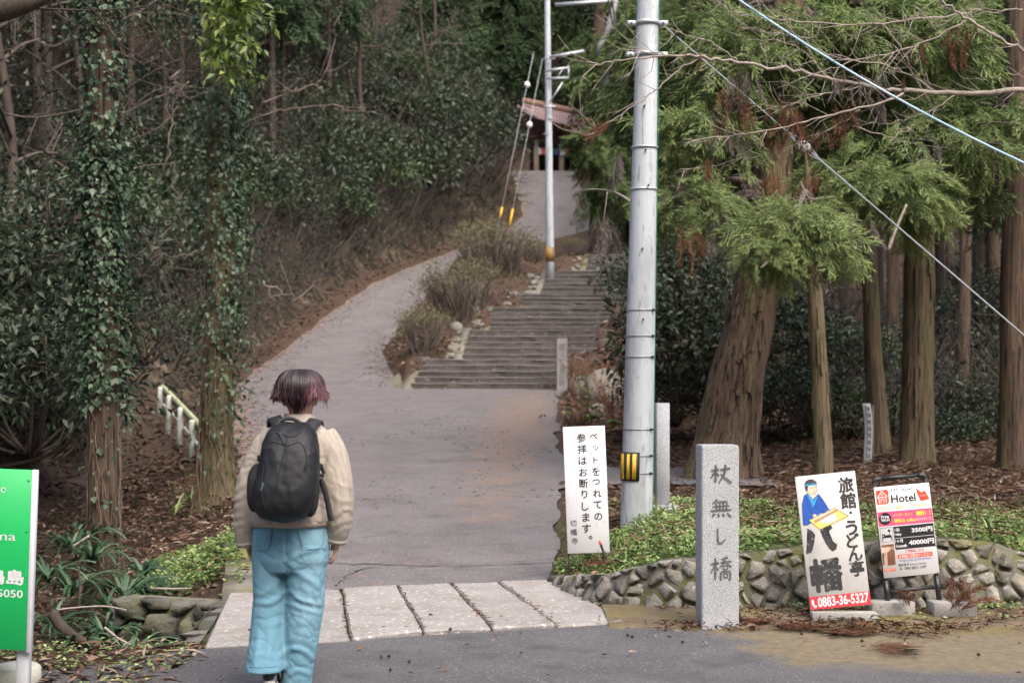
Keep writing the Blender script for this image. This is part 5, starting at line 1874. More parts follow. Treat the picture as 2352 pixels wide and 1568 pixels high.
# --- shoes
def shoe(toe, heel, lift):
    sh = G()
    d_ = nrmz(np.array(toe) - np.array(heel))
    ln = np.linalg.norm(np.array(toe) - np.array(heel))
    for (t, a, b) in ((.08, .036, .055), (.3, .04, .06), (.55, .045, .045), (.8, .046, .034), (.95, .036, .026)):
        c = np.array(heel) + d_ * ln * t + (0, 0, b * .6)
        Vv, Ff = ball((0, 0, 0), 1, 8)
        sh.add(Vv * (a, .05, b) + c, Ff)
    up = place(fuse(sh, .006, 3), 'shoe', MATS['shoe_black'], person)
    so = G()
    for (t, a, b) in ((.05, .036, .016), (.3, .041, .016), (.55, .046, .016), (.8, .047, .016), (.95, .038, .014)):
        c = np.array(heel) + d_ * ln * t + (0, 0, -.004)
        Vv, Ff = ball((0, 0, 0), 1, 6)
        so.add(Vv * (a, .055, b) + c, Ff)
    place(fuse(so, .006, 2), 'sole', MATS['shoe_sole'], up)
    return up


shoe(P(626, 1600, 7.17) * (1, 1, 0) + (0, 0, .022), P(619, 1562, 6.96), 0)
shoe(P(684, 1600, 7.28) * (1, 1, 0) + (0, 0, .02), P(681, 1600, 7.04) * (1, 1, 0) + (0, 0, .02), 0)
a = np.array(P(619, 1552, 6.97))
G().add(*tube([a - (0, 0, .03), a + (0, 0, .06)], [.036, .034], 14)).build('sock', MATS['sock_grey'], person, True)

# ------------------------------------------------------------------ backpack
pk = thing('backpack', 'black backpack with mesh side pockets worn by the walking person', 'backpack', Q(655, 1198, -.25))
prof = [(970, 648, 700, .04, -.165), (976, 634, 710, .066, -.17), (986, 620, 718, .085, -.185), (1002, 611, 726, .10, -.205), (1040, 602, 730, .118, -.225), (1085, 594, 731, .13, -.24), (1120, 588, 728, .138, -.248), (1150, 585, 722, .138, -.25), (1172, 590, 714, .13, -.245), (1186, 602, 704, .112, -.235), (1194, 618, 692, .085, -.225), (1198, 640, 674, .05, -.22)]
q = smooth_path(prof, 40)
g = G().add(*loft([(Q((b + c) / 2, a, e), (c - b) / 2 / 460, d_) for a, b, c, d_, e in q], 40, 3.0))
bmh = fuse(g, .008, 3)
v, n = mco(bmh)
d1 = ridge(np.c_[v[:, 0] * 9 + v[:, 2] * 5, v[:, 1] * 5, v[:, 2] * 9 - v[:, 0] * 6], 71)
d2 = ridge(np.c_[v[:, 0] * 14, v[:, 1] * 8, v[:, 2] * 7], 73)
set_co(bmh, v + n * (.005 * d1 + .003 * d2 - .003)[:, None])
bagb = place(bmh, 'bag', MATS['pack_black'], pk)
bb_ = bvh_of(bmh)
for pts in ([(420, 755), (375, 900), (345, 1050), (332, 1200), (330, 1320)], [(232, 740), (270, 712), (330, 712), (400, 738), (440, 740), (500, 722), (545, 705), (590, 760), (610, 850), (590, 960)],
            [(250, 660), (300, 628), (350, 625), (370, 640)], [(370, 620), (430, 665), (500, 660), (560, 620)], [(215, 930), (200, 1060), (195, 1200), (240, 1340)], [(640, 600), (655, 720), (640, 850), (595, 980)]):
    seam(bb_, [Zk(*p) for p in pts], .0028, 'seam', 'pack_mesh', bagb, .0006)
for pts in ([(355, 620), (372, 660), (405, 735)],):
    seam(bb_, [Zk(*p) for p in pts], .004, 'zip_puller', 'pack_strap', bagb, .006)
seam(bb_, [Zk(348, 622), Zk(366, 632)], .003, 'zip_slider', 'galvanised', bagb, .006)
# side pockets
for cx_, cy_, hw, hh, dy, nm in ((590, 1120, 21, 52, -.17, 'mesh_pocket'), (713, 1128, 19, 54, -.19, 'mesh_pocket')):
    V, F = ball((0, 0, 0), 1, 12)
    V = np.sign(V) * abs(V) ** .8
    V = V * (hw / 460, .085, hh / 460) + Q(cx_, cy_, dy)
    V[:, 2] += (V[:, 1] - Q(cx_, cy_, dy)[1]) * .25
    G().add(V, F).build(nm, MATS['pack_mesh'], pk, True)
# carry handle
hp = smooth_path([Q(634, 982, -.2), Q(640, 968, -.175), Q(655, 961, -.165), Q(672, 961, -.165), Q(690, 970, -.175), Q(700, 983, -.2)], 24)
G().add(*tube(hp, .0095, 8)).build('handle', MATS['pack_strap'], pk, True)


def ribbon(pts, w_, t_=.009, axis=(1, 0, 0)):
    q_ = smooth_path(pts, len(pts) * 6)
    tg = nrmz(np.gradient(q_, axis=0))
    ax_ = np.broadcast_to(np.array(axis, float), q_.shape)
    ax_ = nrmz(ax_ - tg * (ax_ * tg).sum(1, keepdims=True))
    nn2 = np.cross(tg, ax_)
    V_ = np.stack([q_ - ax_ * w_ / 2 - nn2 * t_ / 2, q_ + ax_ * w_ / 2 - nn2 * t_ / 2, q_ + ax_ * w_ / 2 + nn2 * t_ / 2, q_ - ax_ * w_ / 2 + nn2 * t_ / 2], 1).reshape(-1, 3)
    m_ = len(q_)
    F_ = np.array([[4 * a + b, 4 * a + (b + 1) % 4, 4 * a + 4 + (b + 1) % 4, 4 * a + 4 + b] for a in range(m_ - 1) for b in range(4)] + [[0, 1, 2, 3], [4 * m_ - 4, 4 * m_ - 3, 4 * m_ - 2, 4 * m_ - 1]])
    return V_, F_


for sx, pts in ((-1, [Q(647, 992, -.19), Q(641, 976, -.15), Q(634, 964, -.09), Q(630, 958, -.02), Q(628, 966, .07), Q(626, 1010, .14), Q(622, 1090, .17), Q(608, 1150, .12)]),
                (1, [Q(703, 994, -.19), Q(711, 980, -.15), Q(722, 969, -.09), Q(727, 964, -.02), Q(729, 972, .07), Q(733, 1010, .14), Q(738, 1090, .17), Q(748, 1150, .12)])):
    G().add(*ribbon(pts, .064, .014, (1, 0, -sx * .3))).build('shoulder_strap', MATS['pack_strap'], pk, True)
# webbing at the right: compression strap with buckle and the lower strap end
G().add(*ribbon([Q(726, 1058, -.16), Q(738, 1072, -.15), Q(745, 1088, -.15), Q(744, 1092, -.16), Q(728, 1090, -.2), Q(712, 1086, -.235)], .018, .004, (.3, 0, 1))).build('side_strap', MATS['pack_strap'], pk)
G().add(*box(*Q(737, 1072, -.155), .022, .012, .03, .003)).build('buckle', MATS['pack_mesh'], pk)
G().add(*ribbon([Q(736, 1098, -.1), Q(744, 1120, -.12), Q(752, 1150, -.13), Q(758, 1186, -.14), Q(761, 1196, -.14)], .026, .004, (1, 0, .3))).build('lower_strap', MATS['pack_mesh'], pk)
G().add(*box(*Q(596, 1052, -.17), .02, .02, .03, .003)).build('buckle', MATS['pack_mesh'], pk)
# faded side logo, lettering running up the bag
V, F = glyphs('nuc', .02)
lo_, hi_ = V.min(0), V.max(0)
Vp = []
for p_ in V:
    u, v_ = (p_[0] - lo_[0]) / (hi_[0] - lo_[0]), (p_[1] - lo_[1]) / (hi_[1] - lo_[1])
    x_, y_ = 596 + (1 - v_) * -5 + u * 5, 1126 - u * 18
    h_ = shoot(bb_, x_ + 6, y_, .003)
    Vp.append(h_ if h_ is not None else Q(x_, y_, -.3))
G().add(Vp, F).build('logo', MATS['pack_logo'], bagb)
# ------------------------------------------------------------------ trunks
def trunk_geo(pts, sides=22, rings=44, ridge_amp=.06, seed=0, flare=.5, ridges=9):
    """pts: (x, y, z, r); fluted, flared trunk"""
    q = smooth_path(pts, rings)
    a = np.arange(sides) / sides * 2 * np.pi
    V = []
    for k in range(rings):
        c, r = q[k, :3], q[k, 3]
        hgt = q[k, 2] - q[0, 2]
        fl = 1 + flare * math.exp(-hgt / .28)
        p = np.c_[np.cos(a) * ridges / 6.28 + seed, np.sin(a) * ridges / 6.28, np.full(sides, hgt * .55)]
        rr = r * fl * (1 + ridge_amp * (fbm(p * 2.0, seed, 3) - .5) * 4 * (1 + .8 * math.exp(-hgt / .5)))
        V.append(np.c_[c[0] + np.cos(a) * rr, c[1] + np.sin(a) * rr, np.full(sides, c[2])])
    V = np.concatenate(V)
    k = np.arange(sides)
    F = np.concatenate([np.c_[i_ * sides + k, i_ * sides + (k + 1) % sides, (i_ + 1) * sides + (k + 1) % sides, (i_ + 1) * sides + k] for i_ in range(rings - 1)])
    return V, F


def path3(px, Y, n=None):
    p = np.array([P(a, b, Y) for a, b in px])
    return p


# ------------------------------------------------------------------ cedar sprays
def strands(p0, d, L, r, droop):
    """tapered three-sided needles-on-a-twig; arrays in, triangles out"""
    n = len(p0)
    d = nrmz(d)
    ref = nrmz(rng.normal(size=(n, 3)))
    u = nrmz(np.cross(d, ref))
    v = np.cross(d, u)
    L = L[:, None]
    m = p0 + d * L * .55 + np.array([0, 0, -1]) * droop * L * .12
    t = p0 + d * L + np.array([0, 0, -1]) * droop * L * .42
    V = []
    for k in range(3):
        a = k * 2.0944
        o = (math.cos(a) * u + math.sin(a) * v) * r[:, None]
        V += [p0 + o * .7, m + o]
    V = np.stack(V + [t], 1).reshape(-1, 3)
    F = []
    for k in range(3):
        a, b = 2 * k, 2 * ((k + 1) % 3)
        F += [(a, b, b + 1), (a, b + 1, a + 1), (a + 1, b + 1, 6)]
    F = (np.array(F)[None] + (np.arange(n) * 7)[:, None, None]).reshape(-1, 3)
    return V, F


def make_spray(seed, r=.0095, dense=1.0):
    rs = np.random.default_rng(seed)
    P0, D, LL_, Rr, T, Dr = [], [], [], [], [], []
    stem = lambda s: np.array([s * .55, .03 * math.sin(s * 3 + seed), .07 * s - .20 * s * s])
    ns = int(9 * dense)
    for k in range(ns):
        s = .1 + .9 * k / (ns - 1)
        tan = nrmz(stem(min(1, s + .05)) - stem(s - .05))
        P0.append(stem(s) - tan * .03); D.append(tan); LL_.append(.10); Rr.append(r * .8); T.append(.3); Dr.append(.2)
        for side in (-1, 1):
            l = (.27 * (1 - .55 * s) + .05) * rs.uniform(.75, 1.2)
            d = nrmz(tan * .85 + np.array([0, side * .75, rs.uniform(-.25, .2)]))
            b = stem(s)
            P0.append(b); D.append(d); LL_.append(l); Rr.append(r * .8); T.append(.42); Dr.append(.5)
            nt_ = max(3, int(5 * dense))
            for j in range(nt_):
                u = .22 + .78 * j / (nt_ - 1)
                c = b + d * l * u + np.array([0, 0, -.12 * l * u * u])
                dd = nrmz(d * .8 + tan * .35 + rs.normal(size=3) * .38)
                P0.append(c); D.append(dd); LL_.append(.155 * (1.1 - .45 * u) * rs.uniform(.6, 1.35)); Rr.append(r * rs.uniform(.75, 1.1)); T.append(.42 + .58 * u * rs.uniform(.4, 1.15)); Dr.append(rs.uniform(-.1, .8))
    V, F = strands(np.array(P0), np.array(D), np.array(LL_), np.array(Rr), np.array(Dr)[:, None])
    return V, F, np.repeat(np.clip(np.array(T) + rs.normal(0, .07, len(T)), 0, 1), 9)


SPRAYS = [make_spray(s, .0078) for s in (1, 2, 3, 6, 7)]
SPRAYS_COARSE = [make_spray(s, .02, .6) for s in (4, 5)]


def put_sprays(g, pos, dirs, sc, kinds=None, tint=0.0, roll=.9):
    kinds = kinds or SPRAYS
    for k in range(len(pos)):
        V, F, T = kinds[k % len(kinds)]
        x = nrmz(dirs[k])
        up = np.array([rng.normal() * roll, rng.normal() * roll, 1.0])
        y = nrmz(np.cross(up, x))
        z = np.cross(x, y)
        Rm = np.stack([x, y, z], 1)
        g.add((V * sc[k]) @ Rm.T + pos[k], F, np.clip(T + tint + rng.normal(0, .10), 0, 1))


def spray_mass(g, c, rx, ry, rz, n, scale=1.0, droop=.35, kinds=None, cam=.25, tint=0.0):
    """sprays pointing outwards through an ellipsoid"""
    d = rnd_dir(n)
    rad = rng.uniform(.15, 1, n) ** .6
    pos = c + d * rad[:, None] * np.array([rx, ry, rz]) * .82
    dr = d * np.array([1, 1, .45]) + rng.normal(size=(n, 3)) * .25
    dr[:, 2] -= droop
    dr[:, 1] -= cam
    put_sprays(g, pos, dr, scale * rng.uniform(.55, 1.3, n), kinds, tint + .18 * (d[:, 2].mean()))


# ------------------------------------------------------------------ the two ivy-clad trees on the left
def ivy_on(root, pts, zlo, zhi, n, spread, side, seed, leaf=.075, sparse_z=None, bare=None):
    q = smooth_path(pts, 80)
    z = zlo + (zhi - zlo) * rng.uniform(0, 1, n) ** .85
    if sparse_z is not None:
        keep = rng.uniform(0, 1, n) < np.interp(z, sparse_z[0], sparse_z[1])
        z = z[keep]
    keep = vnoise(np.c_[z * 1.7, z * 0 + seed, z * 0], seed) + rng.normal(0, .2, len(z)) > .30
    z = z[keep]
    n = len(z)
    c = np.stack([np.interp(z, q[:, 2], q[:, k]) for k in range(2)], 1)
    r = np.interp(z, q[:, 2], q[:, 3])
    th = rng.uniform(0, 2 * np.pi, n)
    if side is not None:
        th = np.where(rng.uniform(0, 1, n) < .75, rng.normal(side, 1.0, n), th)
    clump = fbm(np.c_[np.cos(th) * 2, np.sin(th) * 2, z * 2.6], seed)
    rr = r + .015 + spread * rng.uniform(0, 1, n) ** 1.7 * np.clip((clump - .28) * 3.2, .08, 1.3)
    o = np.c_[np.cos(th), np.sin(th)]
    pos = np.c_[c + o * rr[:, None], z]
    ax_ = np.c_[o * .5, np.full(n, -.75)] + rng.normal(size=(n, 3)) * .45
    nr = np.c_[o * 1.0, np.full(n, .8)] + rng.normal(size=(n, 3)) * .35
    s = rng.uniform(.4, 1.35, n)
    V, F = leaf_geo(pos, ax_, nr, leaf * s, leaf * rng.uniform(.55, .95, n) * s)
    g = G().add(V, F, np.repeat(np.clip(rng.beta(2, 2.2, n), 0, 1), 2))
    tag(g.build('ivy', MATS['ivy'], root), kind='stuff')


def vines_on(root, pts, k, zlo, zhi, seed):
    q = smooth_path(pts, 60)
    rs = np.random.default_rng(seed)
    g = G()
    for j in range(k):
        z = np.linspace(zlo - .1, rs.uniform(zlo + 1.2, zhi), 40)
        th = rs.uniform(0, 2 * np.pi) if j % 3 else rs.normal(-1.4, .7)
        t = th + np.cumsum(rs.normal(0, .09, 40)) + .5 * np.sin(z * rs.uniform(.8, 2) + j)
        r = np.interp(z, q[:, 2], q[:, 3]) * (1 + .5 * np.exp(-(z - zlo) / .28)) * 1.06 + .008
        p = np.c_[np.interp(z, q[:, 2], q[:, 0]) + np.cos(t) * r, np.interp(z, q[:, 2], q[:, 1]) + np.sin(t) * r, z]
        p += rs.normal(0, .006, p.shape)
        g.add(*tube(p, np.linspace(.009, .004, 40) * rs.uniform(.35, 1.1), 5))
    tag(g.build('vine_stems', MATS['vine'], root, True), kind='stuff')


def ivy_tree(label, px, Y, r0, r1, side, nleaf, spread, seed, sparse, m='bark'):
    b = P(*px[0], Y)
    pts = [(*P(*p, Y), r) for p, r in zip(px, np.linspace(r0, r1, len(px)))]
    pts[0] = (pts[0][0], pts[0][1], Hs(pts[0][0], pts[0][1]) - .15, r0)
    root = thing('ivy_tree', label, 'tree', tuple(pts[0][:3]), 'ivy-clad trees on the left')
    V, F = trunk_geo(pts, 30, 90, .07, seed, .55, 12)
    G().add(V, F).build('trunk', MATS[m], root, True)
    zt_ = pts[-1][2]
    ivy_on(root, pts, pts[0][2] + .5, zt_ - .3, nleaf, spread, side, seed, .062, sparse)
    vines_on(root, pts, 15, pts[0][2] + .05, 4.2, seed)
    return root, pts


tA, ptsA = ivy_tree('tree wrapped in dense dark ivy, behind the green sign', [(236, 1360), (237, 1100), (236, 800), (234, 400), (232, 0), (230, -700)], 13.0, .145, .105, None, 13500, .20, 3,
                    ([-.5, .2, .8, 1.4, 2.5, 9], [.03, .12, .40, .8, 1, 1]))
tB, ptsB = ivy_tree('thicker ivy-clad tree with bare mossy bark on one side, behind the walking person', [(497, 1192), (497, 1000), (505, 800), (508, 400), (500, 0), (492, -600)], 16.0, .185, .145, -.5, 13500, .32, 8,
                    ([0, .9, 1.6, 2.4, 9], [.03, .09, .38, .85, 1]), 'bark_moss')
# bright leaves on the bough at the top of the second tree
g, gs_ = G(), G()
cc = []
for k in range(34):
    a = np.array([rng.uniform(475, 545), rng.uniform(-60, 150)])
    b = a + (rng.uniform(-10, 105) * (1 - max(0, a[1]) / 260), rng.uniform(-20, 55))
    A, B = P(*a, 15.5 + rng.uniform(-.3, .2)), P(*b, 15.0 + rng.uniform(-.6, .2))
    w_ = smooth_path([A, (A + B) / 2 + (0, 0, .05), B], 8)
    gs_.add(*tube(w_, np.linspace(.009, .003, 8), 5))
    cc += list(w_[2:])
clusters_leaves(g, np.array(cc), 5, .06, .12, .05, hang=.45)
tag(g.build('bough_leaves', MATS['bright_leaf'], tB), kind='stuff')
gs_.build('bough', MATS['branch'], tB)

# ------------------------------------------------------------------ cedars on the right
def cedar(label, px, Y, radii, m, seed, masses=(), flare=.5, sides=26, extra=None, group='cedar trunks of the right-hand wood', amp=.07, base_on=True):
    pts = [(*P(*p, Y), r) for p, r in zip(px, radii)]
    if base_on:
        pts[0] = (pts[0][0], pts[0][1], Hs(pts[0][0], pts[0][1]) - .2, radii[0])
    root = thing('cedar_tree', label, 'tree', tuple(pts[0][:3]), group)
    V, F = trunk_geo(pts, sides, 80, amp, seed, flare, 11)
    G().add(V, F).build('trunk', MATS[m], root, True)
    if masses:
        q = smooth_path(pts, 60)
        g, gl_ = G(), G()
        for (x, y, YY, hw, hh, n, sc, *tn) in masses:
            c = P(x, y, YY)
            k = YY / FPX
            spray_mass(g, c, hw * k, hw * k * .7, hh * k, int(n * 1.7), sc * .82, tint=tn[0] if tn else 0)
            j = np.argmin(abs(q[:, 2] - (c[2] + .25)))
            a_ = q[j, :3]
            gl_.add(*tube(smooth_path([a_, (a_ + c) / 2 + (0, 0, .18), c, c + (c - a_) * .15 - (0, 0, .05)], 14), np.linspace(.05, .012, 14), 6))
            for _ in range(6):
                e = c + rng.normal(size=3) * (hw * k * .55, hw * k * .4, hh * k * .5)
                gl_.add(*tube(smooth_path([(a_ + c) / 2 + rng.normal(size=3) * .1, (c + e) / 2 + (0, 0, .06), e], 8), np.linspace(.016, .005, 8), 5))
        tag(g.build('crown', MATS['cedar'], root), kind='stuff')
        gl_.build('limb', MATS['branch'], root)
    return root, pts


big, bigp = cedar('broad leaning cedar with shaggy bark and a mossy flank', [(1655, 1140), (1662, 1050), (1682, 900), (1712, 780), (1740, 660), (1765, 500), (1790, 250), (1812, 0), (1840, -500)], 18.0,
                  [.40, .395, .355, .32, .29, .26, .23, .2, .14], 'bark_cedar', 17,
                  [(1610, 320, 17.2, 105, 85, 42, .95, .1), (1560, 450, 16.8, 60, 55, 20, .8, .12), (1640, 480, 16.6, 45, 35, 11, .7, .05), (1720, 130, 17.6, 150, 100, 60, 1.05, .1), (1880, 70, 18, 170, 80, 66, 1.05, .1), (1650, 60, 18.5, 120, 80, 40, 1.2, -.12),
                   (1800, 300, 18.6, 150, 90, 46, 1.2, -.22), (2010, 40, 18.5, 120, 80, 40, 1.2), (1780, 210, 20, 150, 90, 34, 1.5, -.12), (1960, 190, 20, 150, 90, 34, 1.5, -.15), (1560, 180, 20.5, 80, 120, 24, 1.5, -.2), (1700, 330, 20, 90, 70, 20, 1.4, -.2), (1560, 60, 20, 90, 80, 22, 1.4, -.1)], .42, 40, amp=.13)
# strips of torn bark on the leaning cedar
q = smooth_path(bigp, 60)
for k in range(46):
    z = rng.uniform(.6, 3.6)
    th = rng.normal(-1.5, .8)
    c = np.array([np.interp(z, q[:, 2], q[:, j]) for j in range(4)])
    L = rng.uniform(.2, .6)
    zz = np.linspace(z, z - L, 6)
    cx = np.stack([np.interp(zz, q[:, 2], q[:, j]) for j in range(4)], 1)
    rr = cx[:, 3] * 1.03 + np.linspace(0, .03, 6) * rng.uniform(0, 1)
    p = np.c_[cx[:, 0] + np.cos(th) * rr, cx[:, 1] + np.sin(th) * rr, zz]
    V, F = ribbon(p, rng.uniform(.025, .07), .008, (-math.sin(th), math.cos(th), 0))
    G().add(V, F).build('bark_strip', MATS['bark_cedar'], big)
vines_on(big, bigp, 6, bigp[0][2] + .2, 3.2, 33)


def bark_strips(root, pts, n, zlo, zhi, m, wmax=.05):
    q = smooth_path(pts, 60)
    for k in range(n):
        z, th = rng.uniform(zlo, zhi), rng.normal(-1.5, .75)
        zz = np.linspace(z, z - rng.uniform(.15, .5), 6)
        cx = np.stack([np.interp(zz, q[:, 2], q[:, j]) for j in range(4)], 1)
        rr = cx[:, 3] * 1.02 + np.linspace(0, .02, 6) * rng.uniform(0, 1)
        p = np.c_[cx[:, 0] + np.cos(th) * rr, cx[:, 1] + np.sin(th) * rr, zz]
        V, F = ribbon(p, rng.uniform(.012, wmax), .006, (-math.sin(th), math.cos(th), 0))
        G().add(V, F).build('bark_strip', MATS[m], root)


bark_strips(tA, ptsA, 22, .2, 1.6, 'bark', .03)
bark_strips(tB, ptsB, 26, .5, 2.2, 'bark_moss', .04)

slim, slimp = cedar('slender pale-barked cedar with a tuft of bright foliage, beside the leaning cedar', [(1893, 1098), (1889, 1000), (1882, 850), (1872, 680), (1864, 520), (1856, 430), (1850, 350)], 17.0, [.115, .108, .10, .094, .07, .04, .012], 'bark_moss', 23,
                [(1810, 530, 15.8, 105, 50, 34, .85, .2), (1885, 575, 15.6, 55, 36, 15, .75, .22), (1765, 600, 15.4, 40, 18, 8, .55, .2), (1835, 480, 15.8, 70, 36, 16, .75, .18), (1735, 565, 15.5, 50, 22, 10, .6, .2)], .3, 18)
cedar('thin grey cedar with a dark knot, behind the white stake', [(2022, 1090), (2016, 960), (2006, 820), (1998, 650), (1994, 450), (1990, -300)], 21.8, [.17, .15, .135, .12, .11, .08], 'bark_moss', 29, [], .25, 18)
thick, thickp = cedar('thick straight cedar behind the hotel sign', [(2106, 1100), (2108, 900), (2110, 700), (2112, 400), (2112, 0), (2112, -500)], 20.0, [.235, .225, .215, .2, .17, .13], 'bark_moss', 31,
      [(2030, 420, 17.2, 110, 52, 36, .9, .16), (2090, 480, 17.4, 75, 36, 20, .8, .15), (1950, 390, 17.4, 70, 40, 16, .85, .1), (2200, 290, 17.8, 110, 50, 28, .95, .1), (2270, 330, 17.5, 60, 32, 14, .8, .1), (2130, 90, 18, 130, 80, 44, 1.05, .05), (2060, 330, 18, 110, 60, 26, 1.1, -.1), (2330, 250, 18, 90, 80, 20, 1.1, -.1), (2150, 420, 18.2, 90, 60, 18, 1., -.1), (2120, 220, 21, 150, 90, 34, 1.5, -.2), (2270, 150, 21, 120, 110, 30, 1.5, -.2), (2260, 30, 20, 120, 70, 24, 1.4, -.15), (2340, 420, 21, 80, 80, 16, 1.4, -.25)], .28, 26)
cedar('dark cedar at the right picture edge', [(2328, 1100), (2330, 900), (2332, 600), (2336, 200), (2336, -400)], 19.2, [.22, .205, .19, .17, .12], 'bark', 37, [], .35, 24)
cedar('thin leaning brown trunk between the thick cedars', [(2200, 1085), (2208, 900), (2216, 650), (2222, 300), (2226, -200)], 26.0, [.14, .125, .11, .1, .08], 'bark', 41, [], .2, 16)
cedar('ivy-hung dark cedar in the bushes behind the near pole', [(1572, 985), (1575, 800), (1578, 600), (1580, 300), (1584, -300)], 27.0, [.30, .27, .25, .22, .16], 'bark', 43, [], .3, 22)
cedar('reddish cedar right of the upper road', [(1372, 590), (1372, 500), (1372, 400), (1374, 200), (1378, -150)], 56.5, [.33, .30, .29, .26, .2], 'bark', 47, [(1395, 330, 55.5, 45, 60, 20, 2.2, -.2), (1375, 440, 55.5, 30, 40, 12, 1.8, -.2), (1415, 420, 55.5, 45, 60, 14, 2.4, -.3), (1400, 180, 56, 60, 80, 26, 2.8, -.3), (1350, 130, 57, 45, 60, 12, 2.2, -.3), (1420, 60, 57, 60, 60, 16, 2.6, -.25)], .3, 20, group='cedars by the upper road')
bark_strips(slim, slimp, 14, .7, 2.6, 'bark_moss', .03)
bark_strips(thick, thickp, 22, .7, 3.6, 'bark_moss', .05)

# darker trunks deeper in the wood
k = 0
for x, Y, r in ((1795, 30, .12), (1842, 36, .15), (1945, 33, .12), (2052, 30, .13), (2160, 38, .16), (2248, 31, .12), (2285, 40, .18), (1630, 38, .16), (1525, 44, .18), (1715, 42, .16), (1905, 46, .2), (2010, 48, .2), (2130, 50, .2), (2230, 52, .2), (2320, 34, .16), (2180, 44, .14), (1760, 50, .2), (1480, 60, .2), (1430, 66, .22), (1400, 74, .22)):
    xx, yy_ = (x - 1176) / FPX * Y, Y
    z0 = Hs(xx, yy_) - .3
    root = thing('cedar_tree', ('straight dark trunk' if k % 3 else 'straight reddish trunk') + (' close behind' if Y < 37 else ' far behind') + (' the near pole' if x < 1600 else ' the leaning cedar' if x < 1800 else ' the slender cedar' if x < 1960 else ' the white stake' if x < 2100 else ' the thick cedar' if x < 2200 else ' the gap at the right edge'), 'tree', (xx, yy_, z0), 'dark trunks deep in the wood')
    lean = rng.normal(0, .25)
    V, F = trunk_geo([(xx, yy_, z0, r * 1.15), (xx + lean * .3, yy_, z0 + 3, r), (xx + lean, yy_, z0 + 9, r * .8), (xx + lean, yy_, z0 + 16, r * .5)], 12, 24, .05, 50 + k, .3, 8)
    G().add(V, F).build('trunk', MATS['bark_dark' if k % 3 else 'bark'], root, True)
    k += 1

# ------------------------------------------------------------------ far cedars with whole crowns (shared meshes)
def far_cedar_proto(seed, h=16, crown_from=.22, m='cedar_dark'):
    root = thing('cedar_tree', 'dark cedar with a full crown on the hillside behind', 'tree', (0, 0, -300), 'dark cedars on the hillside', rot=(0, 0, 0), world=False)
    V, F = trunk_geo([(0, 0, -.5, .26), (.1, 0, h * .3, .21), (.0, .1, h * .7, .12), (0, 0, h, .03)], 10, 20, .05, seed, .3, 7)
    G().add(V, F).build('trunk', MATS['bark_dark'], root, True)
    g = G()
    n = 330
    zz_ = crown_from * h + (1 - crown_from) * h * rng.uniform(0, 1, n) ** .9
    rad = (1 - (zz_ / h)) ** .75 * 2.9 * rng.uniform(.35, 1, n) + .2
    th = rng.uniform(0, 2 * np.pi, n)
    pos = np.c_[np.cos(th) * rad, np.sin(th) * rad, zz_ + .15 * rad]
    dr = np.c_[np.cos(th), np.sin(th), np.full(n, -.35)] + rng.normal(size=(n, 3)) * .3
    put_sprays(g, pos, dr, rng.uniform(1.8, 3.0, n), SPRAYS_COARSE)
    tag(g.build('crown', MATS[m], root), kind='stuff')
    return root


protoA, protoB, protoC = far_cedar_proto(61), far_cedar_proto(62, 19, .38), far_cedar_proto(63, 13, .12, 'cedar')
spots = []
def far(x, Y, proto, sc):
    xx = (x - 1176) / FPX * Y
    spots.append((xx, Y, proto, sc))
for x, Y, s in ((1010, 92, 1), (1060, 100, 1.1), (1120, 104, 1.2), (1165, 97, 1.0), (1455, 82, .9), (1520, 78, .9), (1210, 108, 1.2), (1290, 106, 1.1), (1350, 100, 1.2), (1430, 95, 1.2), (1500, 90, 1.2), (1560, 85, 1.1), (1640, 80, 1.2), (1720, 76, 1.1),
                (1800, 82, 1.3), (1880, 74, 1.2), (1960, 80, 1.3), (2040, 72, 1.2), (2120, 76, 1.2), (2200, 70, 1.2), (2280, 74, 1.2), (2350, 66, 1.2), (1530, 70, .9), (1600, 66, 1.), (1690, 64, 1.), (1850, 66, 1), (2000, 64, 1), (2150, 66, 1), (2300, 62, 1), (1340, 112, 1.3), (1250, 118, 1.3), (1100, 116, 1.3),
                (1640, 56, .8), (1720, 58, .8)):
    far(x, Y, (protoA, protoB, protoC)[len(spots) % 3] if Y > 55 else protoB, s)
for n_, (xx, Y, pr, sc) in enumerate(spots):
    pxx = 1176 + xx / Y * FPX
    copy_tree(pr, (xx, Y, Hs(xx, Y) - .3), rng.uniform(0, 6.28), sc * rng.uniform(.85, 1.1), ('dark cedar', 'tall high-crowned cedar', 'lighter low-crowned cedar')[n_ % 3] + (' on the hillside left of the gate' if pxx < 1190 else ' on the hillside behind the gate' if pxx < 1380 else ' behind the near pole' if pxx < 1600 else ' behind the leaning cedar' if pxx < 1800 else ' behind the slender cedar' if pxx < 2020 else ' behind the thick cedar' if pxx < 2220 else ' behind the right picture edge'))
# cedar beside the upper road, foliage low over the gate's right side
for x, Y, sc, pr in ((1392, 84, .45, protoC), (1490, 61, .6, protoB), (1520, 66, .7, protoC)):
    xx = (x - 1176) / FPX * Y
    copy_tree(pr, (xx, Y, Hs(xx, Y) - .2), rng.uniform(0, 6), sc, 'leafy cedar overhanging the upper road by the gate', 'cedars by the upper road')
# canopy trees of the wood on the right, crowns mostly above the picture
for xx, Y in ((11, 30), (10, 39), (13.5, 35), (13, 25)):
    copy_tree(protoB, (xx, Y, Hs(xx, Y) - .2), rng.uniform(0, 6), rng.uniform(.8, 1.0), 'tall cedar of the right-hand wood with its crown above the picture', 'canopy cedars on the right')
